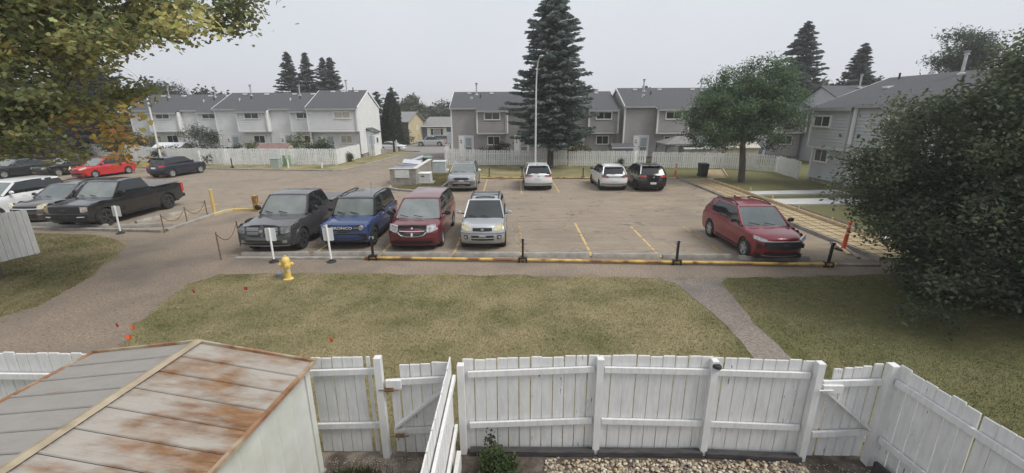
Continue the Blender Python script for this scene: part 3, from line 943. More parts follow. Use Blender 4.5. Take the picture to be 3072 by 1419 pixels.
b = MB(); slab(b, [(7.3, -2.0, 2.9), (11.5, -2.0, 2.9), (11.5, 1.5, 4.5), (8.6, 1.5, 4.5)]); b.build("porch_roof", SHING2, BG)
MB().bar((7.3, -2.02, 2.9), (9.3, -2.02, 4.4), 0.08, 0.2).build("rake_board", TRIM, BG)
# brown brick house
BRK = pm("brown brick", (0.10, 0.062, 0.045), (0.16, 0.10, 0.075), scale=8, rough=0.9)
CREAM = pm("yellow cream siding", (0.40, 0.34, 0.20), (0.46, 0.40, 0.25), scale=2, rough=0.8)
BH = thing("brick_house", "two-storey house with brown brick front and cream gable side beyond the cedar", "house", (-23.6, 91, -1.35))
b = MB(); laps(b, (-8, 0), (2.6, 0), 0, 4.55, pitch=0.3); b.build("wall", BRK, BH, fix=False)
b = MB(); laps(b, (2.6, 0), (4.3, 6.5), 0, 6.2, pitch=0.3, xa=lambda z: (0, 6.7) if z < 4.55 else (3.35 - (6.3 - z) / 1.75 * 3.35, 3.35 + (6.3 - z) / 1.75 * 3.35)); b.build("gable_wall", CREAM, BH, fix=False)
b = MB(); slab(b, [(-8.3, -0.7, 4.35), (3.0, -0.7, 4.35), (3.9, 3.3, 6.35), (-8.3, 3.3, 6.35)]); slab(b, [(-8.3, 3.3, 6.35), (3.9, 3.3, 6.35), (5.1, 7.2, 4.35), (-8.3, 7.2, 4.35)]); b.build("roof", SHING2, BH)
w = MB().box(-0.3, 0.6, -0.08, 0.02, 2.2, 4.2).build("window", TRIM, BH); MB().box(-0.2, 0.5, -0.1, -0.05, 2.3, 4.1).build("pane", GLASSD, w)
MB().bar((3.42, 3.3, 3.0), (3.66, 4.2, 3.0), 0.12, 1.1).build("window", TRIM, BH)
# far left low brown garage roof seen over the fence
GA = thing("garage", "low brown garage beyond the white fence behind the autumn maple", "garage", (-46, 56, 0))
b = MB(); laps(b, (-14, 0), (-1.5, 0), 0, 2.9, pitch=0.3); b.build("wall", BRK, GA, fix=False)
b = MB(); slab(b, [(-14.4, -0.4, 2.9), (-1.1, -0.4, 2.9), (-1.1, 3.5, 4.2), (-14.4, 3.5, 4.2)]); b.build("roof", SHING, GA)
MB().box(-14.4, -1.1, -0.46, -0.4, 2.8, 3.0).build("fascia", TRIM, GA)

# ------------------------------------------------------------------ fences
def board_mesh(w, h, t, mat, dog=0.0):
    b = MB()
    c = 0.006
    b.add([(-w / 2, -t / 2, 0), (w / 2, -t / 2, 0), (w / 2, t / 2, 0), (-w / 2, t / 2, 0),
           (-w / 2, -t / 2, h - c), (w / 2, -t / 2, h - c), (w / 2, t / 2, h - c), (-w / 2, t / 2, h - c),
           (-w / 2 + c, -t / 2 + c, h), (w / 2 - c, -t / 2 + c, h), (w / 2 - c, t / 2 - c, h), (-w / 2 + c, t / 2 - c, h)],
          [(0, 3, 2, 1), (0, 1, 5, 4), (1, 2, 6, 5), (2, 3, 7, 6), (3, 0, 4, 7), (4, 5, 9, 8), (5, 6, 10, 9), (6, 7, 11, 10), (7, 4, 8, 11), (8, 9, 10, 11)])
    me = b.mesh("board")
    me.materials.append(mat)
    return me


FARB = [board_mesh(0.135, 1.0, 0.02, OLDWHITE), board_mesh(0.14, 1.0, 0.02, OLDWHITE), board_mesh(0.125, 1.0, 0.02, OLDWHITE)]


def far_fence(label, pts, h=1.55, rail_side=1, base=0.03, pitch=0.172, skip=(), posts=True, hs=None):
    """white board fence along plan points; each board its own part; rails and posts on the rail_side"""
    T = thing("picket_fence", label, "fence", (pts[0][0], pts[0][1], 0))
    ox, oy = pts[0]
    for i in range(len(pts) - 1):
        a, c = Vector(pts[i]), Vector(pts[i + 1])
        L = (c - a).length
        u = (c - a) / L
        ang = math.atan2(u.y, u.x)
        n = Vector((u.y, -u.x))
        k = int(L / pitch)
        h0 = hs[i] if hs else h
        h1 = hs[i + 1] if hs else h
        zb = 0.0
        for j in range(k):
            if (i, j) in skip:
                continue
            s = (j + 0.5) * L / k
            p = a + u * s
            hh = h0 + (h1 - h0) * s / L
            o = link("board", rnd.choice(FARB), None, T, (p.x - ox, p.y - oy, base + rnd.uniform(-0.02, 0.03)), ang + rnd.uniform(-0.03, 0.03))
            o.scale.z = hh + rnd.uniform(-0.025, 0.03)
            o.rotation_euler.y = rnd.uniform(-0.012, 0.012)
        q = -n * 0.045 * rail_side
        for z in (0.42, -0.3):
            za = (h0 + z) if z < 0 else z
            zc = (h1 + z) if z < 0 else z
            MB().bar((a.x + q.x - ox, a.y + q.y - oy, za), (c.x + q.x - ox, c.y + q.y - oy, zc), 0.04, 0.09).build("rail", OLDWHITE, T)
        if posts:
            m = max(1, round(L / 2.4))
            for j in range(m + 1):
                p = a + u * (L * j / m) - n * 0.1 * rail_side
                MB().box(p.x - ox - 0.045, p.x - ox + 0.045, p.y - oy - 0.045, p.y - oy + 0.045, -0.1, h0 + (h1 - h0) * j / m - 0.05).build("post", OLDWHITE, T)
    return T


far_fence("white board fence in front of the pale left row, above the left lot", [(-62, 55), (-46.0, 50.2), (-41.0, 47.6), (-36.6, 45.6), (-28.8, 43.7), (-23.5, 43.5), (-17.45, 43.4)], h=1.58, hs=[1.6, 1.7, 1.75, 1.5, 1.58, 1.56, 1.56])
far_fence("white side fence running back to the gable house corner", [(-17.35, 43.5), (-17.2, 50.0)], h=1.5)
far_fence("white yard divider fence behind the pale left row's front fence", [(-31.5, 44.2), (-26.0, 49.8)], h=1.35)
far_fence("white yard divider fence nearer the gable end", [(-23.2, 44.0), (-20.4, 49.2)], h=1.35)
far_fence("white board fence at the road corner of the taupe row, behind the grey SUV", [(-6.75, 46.5), (-6.5, 42.55), (-2.6, 42.35), (5.25, 41.85)], h=1.45, hs=[1.55, 1.6, 1.42, 1.42])
far_fence("white board fence behind the white crossovers, right of the spruce trunk", [(5.4, 41.35), (11.5, 41.05), (11.9, 41.6), (12.75, 41.6)], h=1.38)
far_fence("white board fence behind the black wheelie bin and ash trunk", [(12.85, 39.9), (18.87, 39.1), (20.6, 38.0), (22.25, 36.6)], h=1.38, hs=[1.38, 1.38, 1.42, 1.3])
far_fence("short white double gate beside the right row's corner", [(22.2, 36.4), (21.9, 34.4), (21.75, 33.0)], h=1.35)

# ---- the near fence: rails face the house
NB = [board_mesh(0.147, 1.0, 0.02, WHITEWOOD), board_mesh(0.143, 1.0, 0.022, WHITEWOOD), board_mesh(0.15, 1.0, 0.02, WHITEWOOD)]
NARROW = board_mesh(0.05, 1.0, 0.02, WHITEWOOD)
PEEL = pm("peeling white paint low on boards", (0.60, 0.60, 0.59), (0.71, 0.71, 0.70), scale=3.0, rough=0.7, stretch=(6, 6, 1), c3=(0.10, 0.095, 0.09), s3=5.0, lo3=0.67, hi3=0.71, bump=0.1, bscale=9, world_pos=True)
NB.append(board_mesh(0.147, 1.0, 0.02, PEEL))
POSTM = pm("white fence post paint", (0.60, 0.60, 0.59), (0.70, 0.70, 0.69), scale=2.5, rough=0.6, stretch=(4, 4, 1), bump=0.15, bscale=8)


def near_run(T, a, c, h0, h1, n, base=0.02, jit=0.012, narrow=(), mats=NB, skip=(), off=0.0):
    """n boards between plan points a and c, in T's frame"""
    a, c = Vector(a), Vector(c)
    u = (c - a).normalized()
    ang = math.atan2(u.y, u.x)
    L = (c - a).length
    for j in range(n):
        if j in skip:
            continue
        s = (j + 0.5) * L / n
        p = a + u * s
        h = h0 + (h1 - h0) * s / L + rnd.uniform(-jit, jit)
        o = link("board", NARROW if j in narrow else rnd.choice(mats), None, T, (p.x, p.y, base + rnd.uniform(-0.01, 0.01)), ang + rnd.uniform(-0.012, 0.012))
        o.scale.z = h - base
        o.scale.x = (L / n - 0.014) / 0.147 if j not in narrow else 1.0
        o.rotation_euler.y = rnd.uniform(-0.006, 0.006)


def rail(T, p, q, w=0.04, h=0.089, name="rail", m=WHITEWOOD):
    return MB().bar(p, q, w, h).build(name, m, T)


def post(T, x, y, h, w=0.1, rz=0.0, lean=(0, 0)):
    b = MB()
    c = 0.008
    r = w / 2
    vs = []
    for z, k, f in ((-0.1, r, 0), (h - c, r, 1), (h, r - c, 1)):
        for sx, sy in ((-1, -1), (1, -1), (1, 1), (-1, 1)):
            vs.append((sx * k + lean[0] * f, sy * k + lean[1] * f, z))
    fs = [(0, 3, 2, 1), (8, 9, 10, 11)] + [(i * 4 + k, i * 4 + (k + 1) % 4, i * 4 + 4 + (k + 1) % 4, i * 4 + 4 + k) for i in range(2) for k in range(4)]
    b.add(vs, fs)
    o = b.build("post", POSTM, T, loc=(x, y, 0))
    o.rotation_euler.z = rz
    return o


FY = 5.57
NF = thing("board_fence", "white board fence of three bays across the yard bottom behind the pebble bed", "fence", (0, 0, 0))
for x0, x1, y0, y1, h0, h1, n in ((-0.70, 1.24, 5.60, 5.58, 1.60, 1.69, 12), (1.30, 2.90, 5.58, 5.54, 1.68, 1.66, 9), (2.93, 4.30, 5.54, 5.44, 1.65, 1.66, 8)):
    near_run(NF, (x0 - 0.04, y0), (x1 + 0.03, y1), h0, h1, n)
    d = -0.045
    for z in (1.44, 0.55):
        k = 0.06 if z > 1 else 0.02
        rail(NF, (x0 + 0.045, y0 + d, z + (h0 - 1.66)), (x1 - 0.045, y1 + d, z + (h1 - 1.66)))
for x, y, h in ((-0.76, 5.53, 1.57), (1.27, 5.52, 1.665), (2.91, 5.48, 1.65), (4.34, 5.36, 1.68)):
    post(NF, x, y, h, 0.1)
# left of the gate, behind the shed
LF = thing("board_fence", "short white fence section between the rusty shed and the open-latched gate", "fence", (0, 0, 0))
near_run(LF, (-2.95, 5.56), (-2.02, 5.55), 1.66, 1.7, 6, narrow=(5,))
rail(LF, (-2.95, 5.5, 1.45), (-1.98, 5.5, 1.48)); rail(LF, (-2.95, 5.5, 0.53), (-1.95, 5.5, 0.55))
post(LF, -1.93, 5.46, 1.74, 0.1, lean=(0.0, 0.0))
OF = thing("board_fence", "white fence section at the far left behind the shed roof", "fence", (0, 0, 0))
near_run(OF, (-9.5, 5.6), (-5.6, 5.56), 1.8, 1.74, 24)
rail(OF, (-9.5, 5.54, 1.43), (-5.7, 5.5, 1.4)); rail(OF, (-9.5, 5.54, 0.55), (-5.7, 5.5, 0.55))
# left gate
LG = thing("gate", "white board gate with diagonal brace and rusty bolts left of the dividing fence", "gate", (-1.86, 5.5, 0))
near_run(LG, (0.05, 0.05), (0.98, 0.02), 1.55, 1.62, 6, narrow=(), skip=(0,))
o = link("board", NB[0], None, LG, (0.12, 0.05, 0.02), 0); o.scale.z = 1.25; o.scale.x = 0.8
rail(LG, (0.04, 0.0, 1.29), (0.97, -0.03, 1.36)); rail(LG, (0.06, 0.0, 0.43), (0.98, -0.03, 0.5))
MB().bar((0.09, -0.005, 0.52), (0.95, -0.035, 1.28), 0.035, 0.09, up=(0, 1, 0)).build("brace", WHITEWOOD, LG)
MB().box(0.02, 0.24, -0.075, -0.02, 1.22, 1.36).build("latch_block", WHITEWOOD, LG)
for z, x in ((1.22, 0.0), (0.42, 0.1)):
    b = MB().tube([(x - 0.08, -0.095, z), (x + 0.2, -0.095, z)], 0.009, 6)
    b.box(x, x + 0.13, -0.09, -0.07, z - 0.03, z + 0.03)
    b.tube([(x + 0.05, -0.1, z), (x + 0.05, -0.12, z - 0.05)], 0.008, 6)
    b.build("bolt", STEELRUST, LG)
# divider fence running to the house
DF = thing("board_fence", "white dividing fence running from the yard corner towards the house", "fence", (0, 0, 0))
near_run(DF, (-0.90, 5.50), (-0.905, 0.9), 1.71, 1.70, 28)
rail(DF, (-0.845, 5.45, 1.40), (-0.845, 0.9, 1.40)); rail(DF, (-0.845, 5.45, 0.55), (-0.845, 0.9, 0.52))
MB().box(-0.82, -0.76, 0.9, 5.2, 0.02, 0.34).build("kick_board", WHITEWOOD, DF)
post(DF, -0.80, 3.0, 1.6, 0.09)
# right gate and right fence
RG = thing("gate", "white board gate with descending brace at the right end of the near fence", "gate", (4.44, 5.38, 0))
near_run(RG, (0.02, 0.04), (0.82, 0.01), 1.53, 1.62, 6, skip=(0,), base=0.04)
o = link("board", NB[1], None, RG, (0.07, 0.04, 0.03), 0); o.scale.z = 1.32; o.scale.x = 0.75
rail(RG, (0.0, -0.02, 1.33), (0.80, -0.05, 1.37)); rail(RG, (0.0, -0.02, 0.46), (0.82, -0.05, 0.52))
MB().bar((0.03, -0.025, 1.24), (0.80, -0.055, 0.58), 0.035, 0.09, up=(0, 1, 0)).build("brace", WHITEWOOD, RG)
MB().box(-0.02, 0.26, -0.085, -0.035, 1.21, 1.33).build("latch_block", WHITEWOOD, RG)
MB().tube([(-0.1, -0.1, 1.27), (0.1, -0.1, 1.27)], 0.012, 6).build("bolt", WHITEWOOD, RG)
RF = thing("board_fence", "white board fence climbing to the lower right corner of the yard", "fence", (0, 0, 0))
post(RF, 5.30, 5.28, 1.69, 0.12)
near_run(RF, (5.36, 5.25), (5.72, 1.2), 1.70, 1.70, 24, mats=[board_mesh(0.147, 1.0, 0.02, PEEL), NB[0], NB[1]])
rail(RF, (5.32, 5.20, 1.45), (5.67, 1.2, 1.45)); rail(RF, (5.31, 5.20, 0.5), (5.66, 1.2, 0.5))
kb = pm("charcoal stained timber", (0.035, 0.034, 0.036), (0.075, 0.07, 0.068), scale=4, rough=0.8, bump=0.4, bscale=12, stretch=(1, 4, 4))
MB().bar((5.24, 5.1, 0.11), (5.42, 3.4, 0.11), 0.05, 0.2).build("kick_board", kb, RF)
# timber edging under the fence
TE = thing("timber_edging", "dark weathered timber edging below the white fence along the pebbles", "edging", (0, 0, 0))
for x0, x1, y0, y1 in ((-0.66, 1.24, 5.50, 5.47), (1.30, 2.88, 5.47, 5.44), (2.94, 4.32, 5.43, 5.33)):
    MB().bar((x0, y0, 0.045), (x1, y1, 0.045), 0.11, 0.1).build("timber", kb, TE)
# solar light on the post
SL = thing("solar_light", "small black-capped solar light on the second fence post from the right gate", "light", (2.915, 5.405, 1.57))
MB().lathe([(0.0, 0.045), (0.05, 0.04), (0.062, 0.02), (0.062, 0.0)], 14).build("cap", BLACKP, SL, 40)
MB().lathe([(0.052, 0.0), (0.045, -0.04), (0.02, -0.055), (0.0, -0.056)], 14).build("lens", pm("frosted lens", (0.55, 0.56, 0.57), rough=0.3), SL, 40)
MB().box(-0.02, 0.02, 0.01, 0.045, -0.05, 0.03).build("bracket", BLACKP, SL)

# white fence panel at the far left edge, end of the neighbour's fence
WP = thing("fence_panel", "end panel of a neighbour's white board fence standing at the lawn's far left", "fence", (0, 0, 0))
near_run(WP, (-17.75, 15.52), (-18.9, 11.8), 1.72, 1.75, 22, base=0.05)
post(WP, -17.85, 15.45, 1.6, 0.09)
rail(WP, (-17.86, 15.4, 1.4), (-18.98, 11.8, 1.4)); rail(WP, (-17.86, 15.4, 0.5), (-18.98, 11.8, 0.5))

# ------------------------------------------------------------------ the rusty shed
def rust_mat(name, lo, hi, base1=(0.36, 0.345, 0.325), base2=(0.47, 0.455, 0.43), slope=0.0):
    m, n, l, p = node_mat(name)
    tcn = n.new("ShaderNodeNewGeometry")
    def nz(scale, det, st):
        mp = n.new("ShaderNodeMapping"); mp.inputs['Scale'].default_value = st
        l.new(tcn.outputs['Position'], mp.inputs[0])
        t = n.new("ShaderNodeTexNoise"); t.inputs['Scale'].default_value = scale; t.inputs['Detail'].default_value = det
        t.inputs['Roughness'].default_value = 0.66
        l.new(mp.outputs[0], t.inputs['Vector']); return t.outputs['Fac']
    def ramp(f, a, b, ca, cb):
        r = n.new("ShaderNodeValToRGB"); r.color_ramp.elements[0].position = a; r.color_ramp.elements[1].position = b
        r.color_ramp.elements[0].color = (*ca, 1); r.color_ramp.elements[1].color = (*cb, 1); l.new(f, r.inputs[0]); return r.outputs[0]
    base = ramp(nz(2.5, 6, (1, 3, 1)), 0.2, 0.8, base1, base2)
    rust = ramp(nz(5.0, 7, (0.6, 2.4, 1)), 0.35, 0.7, (0.135, 0.066, 0.031), (0.30, 0.170, 0.080))
    a = nz(1.9, 8, (0.55, 1.7, 1)); bb = nz(0.75, 3, (1, 1, 1))
    ad = n.new("ShaderNodeMath"); ad.operation = 'MULTIPLY_ADD'; l.new(bb, ad.inputs[0]); ad.inputs[1].default_value = 0.9; l.new(a, ad.inputs[2])
    # water stands longest near the eave, so the sheet has rusted most there
    sx = n.new("ShaderNodeSeparateXYZ"); l.new(tcn.outputs['Position'], sx.inputs[0])
    wet = n.new("ShaderNodeMapRange"); wet.inputs[1].default_value = -4.3; wet.inputs[2].default_value = -2.95; wet.inputs[3].default_value = -slope * 0.4; wet.inputs[4].default_value = slope * 0.6
    l.new(sx.outputs[0], wet.inputs[0])
    ad2 = n.new("ShaderNodeMath"); ad2.operation = 'ADD'; l.new(ad.outputs[0], ad2.inputs[0]); l.new(wet.outputs[0], ad2.inputs[1]); ad = ad2
    mr = n.new("ShaderNodeMapRange"); mr.inputs[1].default_value = lo; mr.inputs[2].default_value = hi; l.new(ad.outputs[0], mr.inputs[0])
    mx_ = n.new("ShaderNodeMix"); mx_.data_type = 'RGBA'
    l.new(mr.outputs[0], mx_.inputs[0]); l.new(base, mx_.inputs[6]); l.new(rust, mx_.inputs[7])
    l.new(mx_.outputs[2], p.inputs['Base Color'])
    p.inputs['Roughness'].default_value = 0.7
    p.inputs['Metallic'].default_value = 0.15
    b = n.new("ShaderNodeBump"); b.inputs['Strength'].default_value = 0.25; b.inputs['Distance'].default_value = 0.01
    l.new(nz(14, 4, (0.5, 3, 1)), b.inputs['Height']); l.new(b.outputs[0], p.inputs['Normal'])
    return m


RUSTY = rust_mat("rust-streaked roof sheet", 0.88, 1.12, (0.31, 0.285, 0.25), (0.385, 0.355, 0.315), slope=0.20)
PLAINR = rust_mat("dull grey roof sheet", 1.10, 1.5, (0.26, 0.243, 0.22), (0.33, 0.31, 0.285))
RUSTTRIM = pm("rusted edge trim", (0.20, 0.10, 0.05), (0.36, 0.22, 0.13), scale=4, rough=0.8, c3=(0.36, 0.31, 0.22), s3=2.0, lo3=0.5, hi3=0.65, world_pos=True)
CAPM = pm("tarnished tan ridge cap", (0.28, 0.23, 0.16), (0.37, 0.315, 0.225), scale=4, rough=0.7, world_pos=True, c3=(0.2, 0.15, 0.1), s3=3, lo3=0.6, hi3=0.75)
SHEDW = pm("pale mint shed paint", (0.52, 0.535, 0.495), (0.60, 0.61, 0.57), scale=2, rough=0.55, c3=(0.45, 0.46, 0.38), s3=1.2, lo3=0.5, hi3=0.75)

SH = thing("garden_shed", "metal garden shed with rust-streaked grey gable roof and pale green walls", "shed", (-4.34, 5.32, 0), math.radians(-4.5))
# local frame: ridge runs along -y from (0,0); eaves at x = +1.6 and x = -1.6
ZR, ZE, XE, DEP = 2.06, 1.82, 1.62, 4.0
P_ = 0.333
k = int(DEP / P_)
for side, mat_ in ((1, RUSTY), (-1, PLAINR)):
    for j in range(k):
        ya, yb_ = -j * P_ - 0.004, -(j + 1) * P_ + 0.004
        # sheet with a raised rib at its near edge and two shallow flutes
        prof = [(ya, 0.0), (ya - 0.09, 0.0), (ya - 0.10, 0.006), (ya - 0.115, 0.006), (ya - 0.125, 0.0), (ya - 0.20, 0.0), (ya - 0.21, 0.006), (ya - 0.225, 0.006),
                (ya - 0.235, 0.0), (yb_ + 0.035, 0.0), (yb_ + 0.026, 0.015), (yb_ + 0.008, 0.015), (yb_, 0.0)]
        vs, fs = [], []
        for (y, dz) in prof:
            vs.append((side * 0.02, y, ZR + dz - 0.01)); vs.append((side * XE, y, ZE + dz))
        for i in range(len(prof) - 1):
            fs.append((2 * i, 2 * i + 1, 2 * i + 3, 2 * i + 2) if side > 0 else (2 * i, 2 * i + 2, 2 * i + 3, 2 * i + 1))
        b = MB().add(vs, fs)
        b.build("roof_sheet", mat_, SH, fix=False)
b = MB().add([(-0.07, 0.03, ZR + 0.012), (0, 0.03, ZR + 0.035), (0.07, 0.03, ZR + 0.012), (-0.07, -DEP, ZR + 0.012), (0, -DEP, ZR + 0.035), (0.07, -DEP, ZR + 0.012)],
             [(0, 3, 4, 1), (1, 4, 5, 2)])
b.build("ridge_cap", CAPM, SH)
for s in (1, -1):
    MB().bar((0, 0.02, ZR + 0.0), (s * (XE + 0.01), 0.02, ZE + 0.0), 0.03, 0.06).build("gable_trim", RUSTTRIM, SH)
    MB().bar((s * (XE + 0.015), 0.03, ZE - 0.005), (s * (XE + 0.015), -DEP, ZE - 0.005), 0.045, 0.05).build("eave_trim", RUSTTRIM, SH)
MB().lathe([(0.03, 0), (0.03, 0.02), (0.012, 0.03), (0.0, 0.03)], 10, (XE + 0.015, 0.03, ZE + 0.02)).build("corner_cap", RUSTTRIM, SH, 40)
# walls: corrugated panels, one part each
xw = 1.54
for j in range(12):
    y = -0.12 - j * 0.32
    b = MB()
    pr_ = [(y, 0), (y - 0.02, 0.012), (y - 0.035, 0.012), (y - 0.055, 0), (y - 0.32, 0)]
    vs, fs = [], []
    for (yy, dx) in pr_:
        vs += [(xw + dx, yy, 0.02), (xw + dx, yy, ZE)]
    for i in range(len(pr_) - 1):
        fs.append((2 * i, 2 * i + 2, 2 * i + 3, 2 * i + 1))
    b.add(vs, fs).build("wall_panel", SHEDW, SH)
MB().box(xw - 0.03, xw + 0.025, -0.12, -0.02, 0.0, ZE).build("corner_post", SHEDW, SH)
MB().box(-xw, xw - 0.03, -0.06, -0.04, 0.02, ZE).build("back_wall", SHEDW, SH)
MB().box(-xw - 0.02, -xw, -DEP, -0.05, 0.02, ZE).build("side_wall", SHEDW, SH)
MB().box(-xw - 0.05, xw + 0.05, -DEP, 0.0, -0.02, 0.045).build("base_frame", CONC, SH)

# ------------------------------------------------------------------ pebbles, weeds and the little bush in the yard
def rocks(name, pts, smin, smax, mat):
    ico = bmesh.new(); bmesh.ops.create_icosphere(ico, subdivisions=1, radius=1.0)
    base_v = np.array([v.co[:] for v in ico.verts]); base_f = np.array([[v.index for v in f.verts] for f in ico.faces]); ico.free()
    N = len(pts)
    sc = nr.uniform(smin, smax, (N, 1, 1)) * nr.uniform(0.65, 1.25, (N, 1, 3)) * np.array([1, 1, 0.6])
    V = base_v[None] * sc * nr.uniform(0.82, 1.15, (N, len(base_v), 1))
    a = nr.uniform(0, 6.28, N); ca, sa = np.cos(a)[:, None], np.sin(a)[:, None]
    X = V[:, :, 0] * ca - V[:, :, 1] * sa; Y = V[:, :, 0] * sa + V[:, :, 1] * ca
    V = np.stack([X, Y, V[:, :, 2]], -1) + pts[:, None, :]
    tri = V[:, base_f].reshape(-1, 3)
    pal = np.array([(0.47, 0.40, 0.29), (0.36, 0.29, 0.20), (0.56, 0.51, 0.42), (0.27, 0.21, 0.15), (0.42, 0.33, 0.21), (0.22, 0.19, 0.17)])
    c = pal[nr.integers(0, len(pal), N)] * nr.uniform(0.8, 1.1, (N, 1))
    me = poly_mesh(name, tri, 3, np.repeat(c, len(base_f) * 3, axis=0))
    return link(name, me, mat)


STONE = leaf_mat("river pebble", 0.0, 0.7)
N = 3600
px_ = nr.uniform(0.15, 4.32, N); py_ = 5.40 - 0.035 * px_ * 0.6 - nr.uniform(0, 1, N) ** 0.9 * 0.95
keep = ~((px_ < 0.45) & (py_ > 4.4))
P3 = np.stack([px_, py_, nr.uniform(0.0, 0.035, N)], -1)[keep]
kind(tag(rocks("pebbles", P3, 0.016, 0.034, STONE), "tan and brown river pebbles in the bed below the white fence", "pebbles"), "stuff")

# ------------------------------------------------------------------ vehicles
def interp(pts, v, a=0, b=1):
    """piecewise-linear pts sorted by coordinate a, value b"""
    if v <= pts[0][a]:
        return pts[0][b]
    for p, q in zip(pts[:-1], pts[1:]):
        if v <= q[a]:
            t = (v - p[a]) / max(1e-9, q[a] - p[a])
            return p[b] + (q[b] - p[b]) * t
    return pts[-1][b]


WHEELS = {}


def wheel(T, x, y, r, side, style):
    key = (round(r, 3), style)
    if key not in WHEELS:
        w = 0.115
        t = MB().lathe([(r * 0.64, -w), (r * 0.93, -w), (r, -w * 0.7), (r, w * 0.7), (r * 0.93, w), (r * 0.64, w)], 28, axis='x', ends=False)
        tm = t.mesh("tyre", 45); tm.materials.append(RUBBER)
        alloy = {'alloy': pm("alloy rim", (0.45, 0.46, 0.47), (0.55, 0.56, 0.57), scale=4, rough=0.35, metal=0.7),
                 'dark': pm("dark rim", (0.05, 0.05, 0.052), (0.09, 0.09, 0.09), scale=4, rough=0.4, metal=0.5),
                 'steel': pm("steel rim", (0.30, 0.30, 0.31), (0.4, 0.4, 0.41), scale=4, rough=0.4, metal=0.7)}[style.split('-')[0]]
        rm = MB().lathe([(r * 0.66, w * 0.3), (r * 0.66, w * 0.92), (r * 0.60, w * 0.92), (r * 0.58, w * 0.35), (0.0, w * 0.35)], 28, axis='x')
        for k in range(5):
            a = 2 * math.pi * k / 5 + 0.3
            c, s = math.cos(a), math.sin(a)
            rm.bar((w * 0.62, c * r * 0.06, s * r * 0.06), (w * 0.72, c * r * 0.62, s * r * 0.62), r * 0.2, 0.03, up=(1, 0, 0))
        rm.lathe([(r * 0.16, w * 0.4), (r * 0.15, w * 0.85), (0.0, w * 0.9)], 12, axis='x')
        mm = rm.mesh("rim", 40); mm.materials.append(alloy)
        well = MB().lathe([(r * 0.6, w * 0.3), (0.0, w * 0.3)], 20, axis='x').mesh("brake_disc"); well.materials.append(BLACKM)
        WHEELS[key] = (tm, mm, well)
    tm, mm, well = WHEELS[key]
    e = bpy.data.objects.new("wheel", tm); COL.objects.link(e); e.parent = T
    e.location = (x, y, r)
    if side < 0:
        e.rotation_euler.z = math.pi
    link("rim", mm, None, e)


